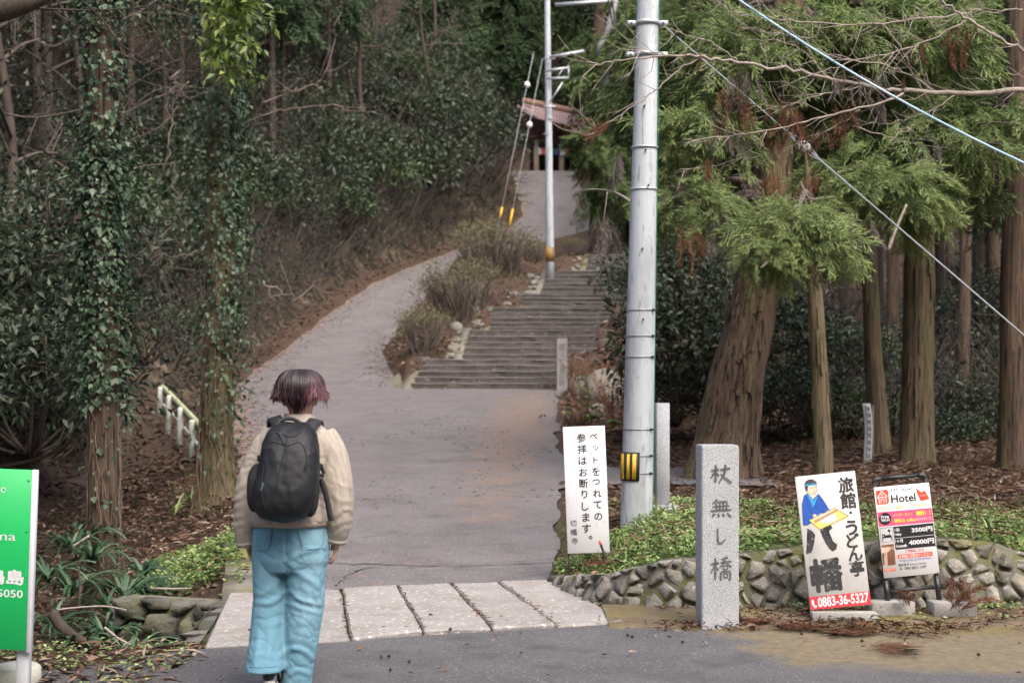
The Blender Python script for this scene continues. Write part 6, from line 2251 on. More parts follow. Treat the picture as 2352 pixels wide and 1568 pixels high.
# tall trees of the left hillside, crowns above the picture
for d, Y in ((6.0, 19), (8.5, 22), (5.2, 26), (9.5, 27), (6.5, 31), (4.6, 35), (9.0, 36), (6.2, 40), (12, 41), (4.8, 45), (8.2, 47), (5.6, 52), (11, 53), (4.4, 58), (8, 61), (5.4, 66), (10, 70), (14, 48)):
    xx = np.interp(Y, RY, RL) - d
    pxx = 1176 + xx / Y * FPX
    copy_tree(protoB, (xx, Y, Hs(xx, Y) - .2), rng.uniform(0, 6), (.62, .62, rng.uniform(.8, 1.0)), ('tall straight trunk low on the left hillside' if d < 6.3 else 'tall straight trunk higher up the left hillside') + (' at the left picture edge' if pxx < 120 else ' behind the first ivy tree' if pxx < 330 else ' behind the second ivy tree' if pxx < 620 else ' above the clay bank' if pxx < 900 else ' near the gate'), 'tall trees of the left hillside')
for pr in (protoA, protoB, protoC):
    for ch in list(pr.children):
        bpy.data.objects.remove(ch)
    bpy.data.objects.remove(pr)

# ------------------------------------------------------------------ broadleaf trees of the left hillside
def branchy(root_pts, r0, levels, g, twigs, rs, spread=.6):
    """recursive limbs; twig ends returned"""
    g.add(*tube(root_pts, np.linspace(r0, r0 * .55, len(root_pts)), 7 if r0 > .05 else 5))
    if levels == 0:
        twigs.append(root_pts[-1])
        return
    L = np.linalg.norm(root_pts[-1] - root_pts[0])
    for k in range(rs.integers(3, 5)):
        j = rs.integers(len(root_pts) // 3, len(root_pts))
        d = nrmz(nrmz(root_pts[-1] - root_pts[0]) * .7 + rs.normal(size=3) * spread)
        l = L * rs.uniform(.4, .72)
        p = smooth_path([root_pts[j], root_pts[j] + d * l * .5 + rs.normal(size=3) * l * .08, root_pts[j] + d * l + np.array([0, 0, rs.uniform(-.1, .15) * l])], 7)
        branchy(p, r0 * .5, levels - 1, g, twigs, rs, spread)


def hill_tree_proto(seed, h, leafy):
    rs = np.random.default_rng(seed)
    root = thing('hill_tree', 'crooked dark tree on the left hillside', 'tree', (0, 0, -300), 'crooked trees on the left hillside', rot=(0, 0, 0), world=False)
    tr = G()
    pts = smooth_path(np.c_[np.cumsum(rs.normal(0, .22, 6)), np.cumsum(rs.normal(0, .22, 6)), np.linspace(-.4, h, 6)], 18)
    tr.add(*tube(pts, np.linspace(.13, .05, 18), 9))
    tr.build('trunk', MATS['bark_dark'], root, True)
    lm, tw = G(), []
    for k in range(9):
        j = rs.integers(5, 18)
        d = nrmz(np.array([rs.normal(), rs.normal(), rs.uniform(.1, .9)]))
        l = rs.uniform(1.0, 2.2)
        p = smooth_path([pts[j], pts[j] + d * l * .5 + (0, 0, .1), pts[j] + d * l], 8)
        branchy(p, .035, 2, lm, tw, rs)
    tag(lm.build('limbs', MATS['twig'], root), kind='stuff')
    tw = np.array(tw)
    g = G()
    sel = tw[rs.uniform(0, 1, len(tw)) < leafy]
    clusters_leaves(g, sel, 18, .17, .115, .055, hang=.3)
    tag(g.build('crown', MATS['broadleaf'], root), kind='stuff')
    return root


hp = [hill_tree_proto(71, 7.5, .6), hill_tree_proto(72, 6.5, .3), hill_tree_proto(73, 8.5, .12)]
n_ = 0
for (d, Y) in ((5.0, 17), (3.8, 20), (5.5, 22.5), (7.5, 20), (4.5, 25), (8, 26), (3.4, 29), (6, 30), (10, 30), (4.6, 34), (8, 35), (12, 37), (3.6, 39), (6, 41), (10, 43), (4.2, 46), (7.5, 48), (12, 50), (3.8, 52), (6.5, 55), (10, 58), (4.5, 60), (8, 64), (5, 68), (12, 66), (4, 74), (8, 76), (5, 82), (10, 84), (14, 58), (16, 46), (15, 34)):
    xx = np.interp(Y, RY, RL) - d
    pxx = 1176 + xx / Y * FPX
    copy_tree(hp[n_ % 3], (xx, Y, Hs(xx, Y)), rng.uniform(0, 6.28), rng.uniform(.8, 1.25), ('crooked leafy tree', 'crooked half-bare tree', 'crooked bare tree')[n_ % 3] + (' low on the hillside' if d < 5.6 else ' higher up the hillside') + (' at the left picture edge' if pxx < 120 else ' behind the first ivy tree' if pxx < 330 else ' behind the second ivy tree' if pxx < 620 else ' above the clay bank' if pxx < 900 else ' near the gate'))
    n_ += 1
for pr in hp:
    for ch in list(pr.children):
        bpy.data.objects.remove(ch)
    bpy.data.objects.remove(pr)


# ------------------------------------------------------------------ shrubs
def shrub_proto(name, cat, seed, m, ncl, per, L, W, hgt, shape=(1, 1, .8), stems=9, spread=.11, twm='twig', shell=.55, lift=0.0):
    rs = np.random.default_rng(seed)
    root = thing(name, 'x', cat, (0, 0, -300), rot=(0, 0, 0), world=False)
    d = nrmz(rs.normal(size=(ncl, 3)))
    d[:, 2] = np.abs(d[:, 2]) * 1.0 - .25
    rad = rs.uniform(shell ** 2, 1, ncl) ** .5
    lump = .72 + .56 * fbm(d * 2.2 + seed, seed, 2)
    c = d * (rad * lump)[:, None] * np.array(shape) * hgt + np.array([0, 0, hgt * .55])
    c = c + np.array([0, 0, lift * hgt * .6])
    c = c[c[:, 2] > max(.05, lift * .75) * hgt]
    g = G()
    clusters_leaves(g, c, per, spread * hgt, L, W, hang=.15)
    tag(g.build('foliage', MATS[m], root), kind='stuff')
    s_ = G()
    for k in range(stems):
        e = c[rs.integers(len(c))]
        b = np.array([rs.normal() * .08, rs.normal() * .08, -.15]) * hgt
        p = smooth_path([b, (b + e) / 2 + rs.normal(size=3) * .1 * hgt + (0, 0, -.08 * hgt), e], 9)
        s_.add(*tube(p, np.linspace(.022, .006, 9) * hgt, 5))
        for _ in range(5):
            j = rs.integers(3, 9)
            e2 = c[np.argmin(np.linalg.norm(c - p[j] - rs.normal(size=3) * .2 * hgt, axis=1))]
            s_.add(*tube([p[j], (p[j] + e2) / 2 + rs.normal(size=3) * .03 * hgt, e2], [.008 * hgt, .006 * hgt, .003 * hgt], 4))
    tag(s_.build('stems', MATS[twm], root), kind='stuff')
    return root


def drop_protos(l):
    for pr in l:
        for ch in list(pr.children):
            bpy.data.objects.remove(ch)
        bpy.data.objects.remove(pr)


bl = [shrub_proto('evergreen_shrub', 'shrub', 81, 'broadleaf', 300, 13, .10, .048, 1.0, (1.3, 1.2, .9)), shrub_proto('evergreen_shrub', 'shrub', 82, 'broadleaf', 240, 13, .12, .05, 1.0, (1.0, 1.0, 1.1)),
      shrub_proto('evergreen_shrub', 'shrub', 83, 'mid_leaf', 200, 11, .10, .045, 1.0, (1.3, 1.2, .7)), shrub_proto('evergreen_shrub', 'shrub', 84, 'broadleaf', 130, 11, .10, .045, 1.0, (1.1, 1.1, 1.1), 16)]
# left hillside
n_ = 0
for q_ in range(150):
    Y = rng.uniform(14, 86)
    dmin = np.interp(Y, [14, 25, 32, 36, 90], [3.0, 3.0, 2.6, 2.4, 2.2])
    d = dmin + rng.exponential(3.4)
    xx = np.interp(Y, RY, RL) - d
    px_x = 1176 + xx / Y * FPX
    if px_x < -250 or d > 18 or (Y < 36 and rng.uniform() < .5): continue
    copy_tree(bl[[0, 3, 3, 1, 3, 2, 3][n_ % 7]], (xx, Y, Hs(xx, Y) - .1), rng.uniform(0, 6.28), rng.uniform(.8, 1.6) * (1 + Y / 110), ('sparse twiggy shrub' if n_ % 7 in (1, 2, 4, 6) else 'leafy evergreen shrub' if n_ % 7 != 5 else 'brighter green shrub') + (' low on the slope' if d < dmin + 1.5 else ' high on the slope' if d > dmin + 5 else ' halfway up the slope') + (' left of the first ivy tree' if px_x < 190 else ' between the two ivy trees' if px_x < 480 else ' just right of the ivy trees' if px_x < 760 else ' above the bend of the road'), 'shrubs of the left hillside')
    n_ += 1
# lower leafy shrubs between the two ivy trees and at the far left
for x, y, Y, sc, k, lab in ((70, 900, 14.5, .95, 1, 'glossy evergreen shrub left of the first ivy tree'), (20, 700, 17, 1.3, 0, 'large evergreen shrub at the left picture edge'), (150, 560, 18, 1.2, 3, 'thin shrub left of the ivy-wrapped trunk at mid height'), (330, 760, 19, .7, 3, 'shrub between the two ivy trees')):
    p = P(x, y, Y)
    copy_tree(bl[k], (p[0], p[1], max(p[2] - .5 * sc, Hs(p[0], p[1]) - .1)), rng.uniform(0, 6), sc, lab, 'shrubs round the ivy trees')
# right: dark shrubs behind the near pole and between the cedars
for x, y, Y, sc, k, lab in ((1555, 640, 25, 1.0, 0, 'dark glossy shrub right of the near pole, upper clump'), (1560, 800, 24, 1.2, 1, 'dark glossy shrub right of the near pole, middle clump'), (1545, 900, 25, .8, 0, 'dark glossy shrub right of the near pole, lowest clump'), (1540, 730, 28, .8, 0, 'dark shrub half hidden behind the near pole'), (1428, 650, 33, .35, 1, 'small glossy shrub left of the near pole beside the steps'),
                            (1800, 780, 24, 1.0, 1, 'dark shrub between the leaning and the slender cedar'), (1820, 900, 23, .7, 0, 'low dark shrub right of the leaning cedar'), (1940, 820, 25, .8, 0, 'dark shrub right of the slender cedar'), (1960, 940, 24, .8, 2, 'green shrub behind the white stake'), (2060, 860, 27, 1.0, 3, 'sparse shrub left of the thick cedar'),
                            (2180, 780, 30, 1.2, 3, 'sparse twiggy shrub right of the thick cedar'), (2260, 700, 30, .9, 3, 'dark shrub near the right picture edge'), (2250, 960, 24, .8, 0, 'low dark shrub near the right picture edge'), (2180, 1020, 23, .5, 0, 'small shrub behind the hotel sign'), (1620, 700, 30, .9, 3, 'dark shrub left of the leaning cedar'), (1700, 800, 32, .8, 3, 'shrub behind the leaning cedar'), (2350, 860, 25, .7, 3, 'dark shrub at the right picture edge')):
    p = P(x, y, Y)
    copy_tree(bl[k], (p[0], p[1], max(p[2] - .6 * sc, Hs(p[0], p[1]) - .1)), rng.uniform(0, 6), sc * 1.05, lab, 'shrubs of the right-hand wood')
for q_ in range(16):
    Y = rng.uniform(34, 62)
    xx = rng.uniform(1450, 2420)
    xx = (xx - 1176) / FPX * Y
    if Y > 34 and xx < np.interp(Y, SY, SR) + 1.2: continue
    copy_tree(bl[[3, 3, 2, 3][q_ % 4]], (xx, Y, Hs(xx, Y) - .1), rng.uniform(0, 6), rng.uniform(.8, 1.7), 'dark undergrowth shrub deep in the right-hand wood', 'undergrowth shrubs deep in the wood')
# behind the gate and along the upper road
for q_ in range(40):
    Y = rng.uniform(60, 98)
    side = rng.uniform() < .6
    xx = np.interp(Y, RY, RL) - rng.uniform(1.6, 6) if side else np.interp(Y, RY, RR) + rng.uniform(1.6, 5)
    pxx = 1176 + xx / Y * FPX
    if 1140 < pxx < 1420: continue
    copy_tree(bl[q_ % 3], (xx, Y, Hs(xx, Y) - .1), rng.uniform(0, 6), rng.uniform(1.2, 2.2), 'evergreen shrub beside the upper road', 'shrubs along the upper road')
drop_protos(bl)

# azaleas on the bank between road and steps
az = [shrub_proto('azalea_bush', 'bush', 91, 'azalea', 110, 13, .06, .028, 1.0, (1.0, .8, .5), 34, .085, 'branch', .5, .6), shrub_proto('azalea_bush', 'bush', 92, 'azalea', 95, 12, .06, .026, 1.0, (.95, .8, .55), 38, .085, 'branch', .45, .7)]
for x, y, Y, sc, k, lab in ((972, 832, 39.6, 1.1, 0, 'small olive azalea bush nearest to the lowest steps'), (1050, 772, 43.3, 1.5, 1, 'larger brown-green azalea bush by the round boulder'), (1020, 735, 45, 1.1, 0, 'azalea bush leaning over the road'), (1100, 740, 46, 1.3, 0, 'azalea bush above the third kerb'), (1115, 650, 51, 1.7, 1, 'tall azalea bush below the guy wires'), (1165, 640, 51.5, 1.6, 0, 'azalea bush left of the far pole'),
                            (1225, 612, 54, .8, 1, 'brown azalea bush right behind the far pole'), (1315, 606, 55, .7, 0, 'low azalea bush beside the topmost flight'), (1120, 600, 55, 1.5, 1, 'azalea bush at the bend of the road')):
    p = P(x, y, Y)
    copy_tree(az[k], (p[0], Y, Hs(p[0], Y) - .08), rng.uniform(0, 6), sc, lab, 'azaleas on the bank')
drop_protos(az)
# ------------------------------------------------------------------ bare tree reaching in from the right, with caught dead sprays
bt = thing('bare_tree', 'bare twiggy branches with dead brown sprays reaching in from the upper right', 'tree', (5.0, 10.8, 0))
YB = 10.8
tp = [(5.0, 10.8, Hs(5.0, 10.8) - .2), (4.95, 10.8, 2), (4.75, 10.8, 3.2), (4.7, 10.8, 5), (4.9, 10.8, 7)]
G().add(*tube(smooth_path(tp, 20), np.linspace(.12, .05, 20), 10)).build('trunk', MATS['twig'], bt, True)
BP = [([(2560, 190), (2420, 200), (2300, 212), (2200, 216), (2080, 212), (1990, 200), (1900, 178), (1800, 160), (1700, 143), (1620, 130), (1530, 128), (1450, 138), (1400, 142), (1356, 148)], .024, .004, 0),
      ([(2075, 217), (1974, 252), (1873, 272), (1772, 302), (1672, 312), (1566, 325)], .010, .003, -.1), ([(2145, 209), (2100, 176), (2024, 146), (1924, 134), (1843, 101)], .009, .003, .1),
      ([(2600, 230), (2440, 160), (2352, 116), (2296, 91), (2226, 45), (2170, 10), (2120, -40)], .016, .006, -.3), ([(2221, 48), (2125, 101), (2040, 121), (1924, 151), (1823, 186)], .008, .003, -.2),
      ([(2226, 30), (2075, 50), (1949, 60), (1798, 48), (1682, 30), (1636, 0)], .008, .003, .2), ([(1620, 130), (1571, 150), (1520, 197), (1470, 232), (1395, 282), (1355, 312), (1322, 305)], .007, .003, 0),
      ([(1974, 252), (1910, 300), (1800, 345), (1660, 375), (1552, 395)], .006, .002, .1), ([(1990, 200), (1890, 215), (1800, 250), (1745, 238), (1690, 262)], .006, .002, .15), ([(1700, 143), (1640, 100), (1560, 75), (1530, 60)], .006, .002, .1),
      ([(1530, 128), (1470, 110), (1430, 120)], .004, .002, -.1), ([(2100, 176), (2060, 90), (2010, 40)], .005, .002, .1), ([(2352, 20), (2290, 30), (2230, 20), (2140, 70)], .006, .002, -.2), ([(1900, 178), (1850, 120), (1790, 90), (1700, 95)], .005, .002, 0),
      ([(1960, 290), (2050, 320), (2110, 335)], .006, .003, .6), ([(2040, 330), (2080, 290), (2095, 300)], .008, .004, .6), ([(1860, 90), (1760, 70), (1690, 60)], .004, .002, .3), ([(2200, 216), (2130, 260), (2040, 285), (1960, 280)], .006, .002, .2)]
ENDS = []
for px, r0, r1, dy in BP:
    p = np.array([P(a, b, YB + dy) for a, b in px])
    q = smooth_path(p, len(px) * 5)
    q += rng.normal(0, .006, q.shape)
    br_ = G().add(*tube(q, np.linspace(r0, r1, len(q)), 7)).build('branch', MATS['twig_pale'], bt, True)
    tw = G()
    Ltot = np.linalg.norm(np.diff(q, axis=0), axis=1).sum()
    for k in range(int(Ltot / .075)):
        j = rng.integers(2, len(q) - 1)
        tg = nrmz(q[j] - q[j - 1])
        d = nrmz(tg * rng.uniform(.3, 1.1) + np.array([0, rng.normal() * .4, rng.normal() * .75]))
        l = rng.uniform(.08, .42)
        a = q[j]
        b = a + d * l * .5 + rng.normal(size=3) * .02
        c = b + nrmz(d + rng.normal(size=3) * .35) * l * .5
        tw.add(*tube([a, b, c], [.0032, .0024, .0012], 4))
        if l > .2:
            e = b + nrmz(d + rng.normal(size=3) * .8) * l * .4
            tw.add(*tube([b, (b + e) / 2 + rng.normal(size=3) * .01, e], [.002, .0016, .001], 3))
    tag(tw.build('twigs', MATS['twig_pale'], br_), kind='stuff')

DEADS = [make_spray(s, .0055, 1.2) for s in (21, 22, 23)]


def dead_spray(x, y, Y, L, n, m, parent, dirs=(0, 0, -1), w_=.05):
    g = G()
    c = P(x, y, Y)
    for k in range(n):
        d = np.array(dirs, float) + rng.normal(size=3) * .22
        V, F, T = DEADS[k % 3]
        V = V * (1, .45, .6)
        X_ = nrmz(d)
        Y_ = nrmz(np.cross(rng.normal(size=3), X_))
        Rm = np.stack([X_, Y_, np.cross(X_, Y_)], 1)
        g.add((V * (L / .6) * rng.uniform(.6, 1.05)) @ Rm.T + c + rng.normal(size=3) * w_ * (1, .6, .5), F, np.clip(T * .8 + rng.normal(0, .15), 0, 1))
    return tag(g.build('dead_spray', MATS[m], parent), kind='stuff')


for x, y, L, n, m in ((1700, 150, .30, 5, 'dead_grey'), (1693, 200, .38, 7, 'dead_cedar'), (1690, 300, .22, 8, 'dead_grey'), (1580, 115, .16, 2, 'dead_cedar'), (1800, 225, .22, 6, 'dead_cedar'), (1830, 250, .30, 7, 'dead_cedar'), (1930, 170, .22, 7, 'dead_grey'), (1945, 225, .28, 6, 'dead_cedar'), (2012, 170, .20, 4, 'dead_grey'), (2015, 210, .22, 4, 'dead_grey'),
                      (2195, 55, .30, 6, 'dead_cedar'), (2110, 90, .20, 5, 'dead_cedar'), (1780, 315, .18, 4, 'dead_cedar'), (1622, 360, .20, 3, 'dead_cedar'), (1870, 280, .24, 5, 'dead_cedar'), (1915, 290, .22, 4, 'dead_cedar'), (1530, 50, .1, 2, 'dead_cedar'), (2240, 60, .15, 3, 'dead_cedar'), (2070, 180, .12, 2, 'dead_cedar')):
    dead_spray(x, y, YB - .05, L, n, m, bt)
dead_spray(1400, 275, YB, .26, 6, 'dead_cedar', bt, (-.9, 0, -.55), .03)
# dead grey sprays caught on the cedars
for x, y, Y, L, n, m in ((1655, 480, 16.4, .5, 4, 'dead_grey'), (1590, 520, 16.2, .45, 5, 'dead_cedar'), (1625, 540, 16.2, .4, 3, 'dead_grey'), (1925, 450, 16.8, .55, 4, 'dead_grey'), (1975, 490, 16.8, .5, 5, 'dead_grey'), (1880, 380, 17, .5, 5, 'dead_cedar'), (1740, 420, 17.2, .6, 6, 'dead_grey'), (1760, 400, 17.2, .6, 6, 'dead_cedar'), (2160, 330, 17, .4, 4, 'dead_grey'), (1700, 400, 17, .5, 4, 'dead_grey')):
    dead_spray(x, y, Y, L, n, m, big if x < 1800 else slim, w_=.12)
# dead twig hanging left of the near pole
ht_ = thing('dead_twig', 'dead grey twig with hanging strands left of the near pole', 'twig', P(1430, 460, 13.4))
G().add(*tube(smooth_path([P(1446, 462, 13.2), P(1425, 447, 13.4), P(1395, 436, 13.6), P(1350, 434, 13.8), P(1320, 442, 13.9)], 20), np.linspace(.012, .004, 20), 5)).build('stem', MATS['twig_pale'], ht_)
G().add(*tube(smooth_path([P(1412, 440, 13.5), P(1408, 400, 13.5), P(1415, 370, 13.5), P(1428, 350, 13.4)], 14), np.linspace(.009, .004, 14), 5)).build('stem', MATS['twig_pale'], ht_)
G().add(*tube(smooth_path([P(1395, 440, 13.5), P(1390, 480, 13.5), P(1384, 520, 13.5)], 10), np.linspace(.007, .003, 10), 5)).build('stem', MATS['twig_pale'], ht_)
for x, y, L, n, m in ((1385, 490, .42, 6, 'dead_grey'), (1325, 442, .2, 3, 'dead_grey'), (1425, 350, .25, 5, 'dead_grey'), (1412, 385, .25, 4, 'dead_grey'), (1345, 436, .12, 2, 'dead_grey')):
    dead_spray(x, y, 13.5, L, n, m, ht_, w_=.025)
tag(ht_)

# dark bough in the top left corner
ob = thing('bare_tree', 'tree whose dark bough with thin twigs crosses the top left corner', 'tree', (-4.75, 9.6, -.2))
V, F = trunk_geo([(-4.75, 9.6, Hs(-4.75, 9.6) - .3, .2), (-4.7, 9.6, 1.5, .17), (-4.66, 9.6, 4.2, .14), (-4.8, 9.7, 8, .07)], 16, 40, .06, 97, .4, 9)
G().add(V, F).build('trunk', MATS['bark_dark'], ob, True)
G().add(*tube(smooth_path([P(-400, 60, 9.6), P(-60, 25, 9.5), P(40, 12, 9.5), (P(115, -8, 9.5))], 16), [.10] * 8 + list(np.linspace(.1, .035, 8)), 12)).build('limb', MATS['bark_dark'], ob, True)
for px, r0 in (([(60, 18), (120, 22), (200, 24), (290, 22), (380, 5)], .010), ([(150, -40), (186, 0), (237, 45), (272, 101), (322, 131), (378, 161), (433, 166), (484, 156)], .009), ([(272, 101), (310, 60), (370, 20), (420, -10)], .006), ([(322, 131), (340, 100), (375, 75)], .004), ([(310, 20), (380, 10), (450, 40), (520, 50)], .005), ([(200, 24), (250, 70), (300, 75)], .004)):
    q = smooth_path([P(a, b, 9.6) for a, b in px], len(px) * 5)
    b_ = G().add(*tube(q, np.linspace(r0, .002, len(q)), 6)).build('branch', MATS['bark_dark'], ob, True)
    tw = G()
    for k in range(14):
        j = rng.integers(2, len(q))
        d = nrmz(rng.normal(size=3) * (1, .4, .8))
        tw.add(*tube([q[j], q[j] + d * .06, q[j] + d * .12 + rng.normal(size=3) * .02], [.002, .0015, .001], 3))
    tag(tw.build('twigs', MATS['bark_dark'], b_), kind='stuff')

# pale crooked vines between the ivy trees
for k, (px, Y, r) in enumerate([([(402, 170), (398, 195), (384, 225), (380, 280), (388, 330), (392, 372), (404, 420), (425, 480), (430, 540)], 18, .02), ([(305, 640), (330, 605), (365, 583), (410, 586), (462, 578)], 18, .018), ([(430, 190), (408, 215), (398, 260), (404, 300)], 18.5, .014), ([(600, 240), (640, 225), (690, 205), (735, 190), (760, 150), (770, 60), (790, 0)], 30, .03), ([(600, 265), (660, 250), (720, 238), (800, 250), (860, 255)], 30, .025), ([(600, 650), (640, 665), (690, 690), (730, 640)], 30, .035)]):
    q = smooth_path([P(a, b, Y) for a, b in px], len(px) * 5)
    lab = ['pale crooked vine hanging between the ivy trees', 'pale arched stem between the ivy trees', 'short pale vine beside the crooked vine', 'long pale branch rising on the hillside right of the ivy trees', 'pale horizontal branch on the hillside right of the ivy trees', 'fallen pale branch on the clay bank'][k]
    q += (fbm(np.c_[np.arange(len(q)) * .6, np.full(len(q), k * 7.)], 83)[:, None] - .5) * .25
    vs = thing('vine_stem', lab, 'branch', tuple(q[0]))
    G().add(*tube(q, np.linspace(r, r * .35, len(q)) * .8, 6)).build('stem', MATS['branch'], vs, True)
    for j in rng.integers(2, len(q) - 1, 7):
        d_ = nrmz(q[j] - q[j - 1] + rng.normal(size=3) * .8)
        e_ = q[j] + d_ * rng.uniform(.3, 1.0)
        G().add(*tube(smooth_path([q[j], (q[j] + e_) / 2 + rng.normal(size=3) * .08, e_], 8), np.linspace(r * .4, r * .12, 8), 5)).build('side_twig', MATS['branch'], vs, True)


# ------------------------------------------------------------------ ground cover, litter, brush
def scatter(n, xr, yr, keep):
    x, y = rng.uniform(*xr, n), rng.uniform(*yr, n)
    m = keep(x, y)
    return x[m], y[m]


def lay(g, x, y, L, W, lift=.01, flat=1.6, tint=None, up=0.0):
    n = len(x)
    z = H(x, y)
    ax_ = np.c_[rng.normal(size=(n, 2)), rng.normal(0, .25, n) + up]
    V, F = leaf_geo(np.c_[x, y, z + lift * rng.uniform(.3, 2.2, n)], ax_, rnd_dir(n, flat), L * rng.uniform(.5, 1.4, n), W * rng.uniform(.5, 1.4, n))
    g.add(V, F, np.repeat(rng.uniform(0, 1, n) if tint is None else tint, 2))


Lx = lambda y: np.interp(y, RY, RL)
Rx = lambda y: np.interp(y, RY, RR)
wx = lambda x: np.interp(x, [p[0] for p in WALL], [p[1] for p in WALL])
# brown litter of the right-hand wood, denser far from the green bank
g = G()
x, y = scatter(26000, (.5, 9), (12.2, 27), lambda x, y: (x > Rx(y) + .15) & (fbm(np.c_[x, y] * 1.1, 5) + .04 * (y - 12) > .42) & ~((y > 16.7) & (y < 19.5) & (x < 2.9)))
lay(g, x, y, .16, .016, .03, 1.2)
x, y = scatter(6000, (.5, 9), (12.2, 27), lambda x, y: (x > Rx(y) + .15))
lay(g, x, y, .06, .03, .02)
tag(g.build('needle_litter', MATS['litter']), 'brown cedar needles under the right-hand trees', kind='stuff')
# litter on the bank beside the steps and right of them
g = G()
x, y = scatter(9000, (-4, 9), (24, 58), lambda x, y: (x > Rx(y) + .1) & ((y < 36) | (x < np.interp(y, SY, SX) - .1) | (x > np.interp(y, SY, SR) + .1)))
lay(g, x, y, .24, .05, .04, 1.0)
tag(g.build('needle_litter', MATS['litter']), 'dead leaves on the banks beside the steps', kind='stuff')
# litter left: slope, gully rim, foreground
g = G()
x, y = scatter(15000, (-6.5, -1.7), (6.8, 24), lambda x, y: (x < Lx(np.maximum(y, 8.0)) - .0) & ((y < 8.45) | (y > 10.8)))
lay(g, x, y, .13, .016, .025, 1.2)
x, y = scatter(6500, (-6.5, -1.75), (6.8, 20), lambda x, y: (x < Lx(np.maximum(y, 8.0)) - .02) & ((y < 8.45) | (y > 10.8)))
lay(g, x, y, .07, .035, .02)
tag(g.build('needle_litter', MATS['litter']), 'brown needles and leaves round the ivy trees', kind='stuff')
# orange needle drifts along both road edges
g = G()
x, y = scatter(40000, (-8.5, 1.6), (11, 66), lambda x, y: (np.minimum(abs(x - Lx(y) - .1), np.where(y < 36, 9, abs(x - Rx(y) + .1))) < .10 + .42 * rng.uniform(0, 1, len(x)) ** 2 * (1 + y / 40)))
z = np.interp(y, RY, RZ)
n = len(x)
V, F = leaf_geo(np.c_[x, y, np.maximum(z, H(x, y)) + rng.uniform(.012, .05, n)], np.c_[rng.normal(size=(n, 2)), rng.normal(0, .15, n)], rnd_dir(n, 2), rng.uniform(.06, .16, n), rng.uniform(.012, .022, n))
g.add(V, F, np.repeat(rng.uniform(.2, .8, n), 2))
# thin drift on the road itself
x, y = scatter(2600, (-6.5, 1.2), (11.3, 36), lambda x, y: (x > Lx(y)) & (x < Rx(y)) & (fbm(np.c_[x * .9, y * .35], 77) > .56))
n = len(x)
V, F = leaf_geo(np.c_[x, y, np.interp(y, RY, RZ) + .03 + 0 * x], np.c_[rng.normal(size=(n, 2)), rng.normal(0, .05, n)], rnd_dir(n, 4), rng.uniform(.03, .09, n), rng.uniform(.008, .016, n))
g.add(V, F, np.repeat(rng.uniform(.2, .9, n), 2))
tag(g.build('needle_drift', MATS['litter']), 'orange cedar needles drifted along the road edges', kind='stuff')
g = G()
x, y = scatter(5200, (.3, 5.5), (9.8, 13.5), lambda x, y: (x > Rx(y) + .05) & (y > wx(x) + .05) & (fbm(np.c_[x * 1.7, y * 1.7], 55) > .48))
lay(g, x, y, .10, .014, .07, 1.0)
tag(g.build('bank_litter', MATS['litter']), 'brown needles strewn over the green bank', kind='stuff')
# needles, cones and pale leaves on the verge under the signs
g = G()
x, y = scatter(5200, (.9, 4.8), (8.55, 9.7), lambda x, y: (fbm(np.c_[x * 1.6, y * 3], 15) + .25 * (y - 9.1) > .47))
n = len(x)
V, F = leaf_geo(np.c_[x, y, rng.uniform(.018, .05, n)], np.c_[rng.normal(size=(n, 2)), rng.normal(0, .25, n)], rnd_dir(n, 1.5), rng.uniform(.03, .10, n), rng.uniform(.006, .018, n))
g.add(V, F, np.repeat(rng.uniform(0, .75, n), 2))
x, y = scatter(90, (-1.8, 4.8), (7.4, 9.5), lambda x, y: y < far_edge(x) + .8)
n = len(x)
V, F = leaf_geo(np.c_[x, y, np.full(n, .03)], np.c_[rng.normal(size=(n, 2)), rng.normal(0, .1, n)], rnd_dir(n, 3), rng.uniform(.03, .07, n), rng.uniform(.012, .03, n))
g.add(V, F, np.repeat(rng.uniform(.3, 1, n), 2))
tag(g.build('verge_litter', MATS['litter']), 'needles and dry leaves on the verge and front road', kind='stuff')
cone_me = None
for k in range(15):
    xx, yy_ = (rng.uniform(-.9, 4.2), rng.uniform(7.5, 9.0))
    V, F = ball((0, 0, 0), .012, 4, (1, 1, .8))
    V = V * (1 + .4 * (fbm(V * 60, k)[:, None] - .5))
    if cone_me is None:
        cone_me = G().add(V, F).mesh('cedar_cone')
    o = place(cone_me, 'cedar_cone', MATS['bark_dark'])
    o.location = (xx, yy_, .022)
    o.rotation_euler = (rng.uniform(0, 3), rng.uniform(0, 3), rng.uniform(0, 3))
    tag(o, 'small dark cedar cone lying on the front road', 'cedar cone', 'cedar cones on the front road')
# dead cedar sprays lying about
for k, (x, y, L, lab) in enumerate([(2215, 9.25, 0, ''), ]):
    pass
dl_ = [((2195, 1408, 9.3), .24, 4, 'dead brown cedar spray propped against the hotel sign', (.6, -.2, .9)), ((2090, 1395, 9.35), .14, 3, 'small dead cedar spray between the feet of the hotel sign', (-.3, -.1, .9)), ((1700, 1435, 9.1), .2, 4, 'dead cedar spray lying right of the engraved post', (1, 0, .25)),
       ((1780, 1445, 8.95), .3, 3, 'dead cedar spray lying on the verge before the inn sign', (1, .1, .08)), ((2020, 1455, 8.8), .3, 4, 'dead cedar spray lying before the concrete block', (-1, .1, .06)), ((1990, 1500, 8.2), .26, 3, 'flat dead cedar spray on the mossy front road', (1, 0, .05)), ((1530, 1270, 11.0), .3, 5, 'dead cedar spray on the green bank by the near pole', (1, 0, .15)), ((1420, 1290, 10.8), .22, 4, 'dead cedar spray on the bank below the white notice', (-1, 0, .12))]
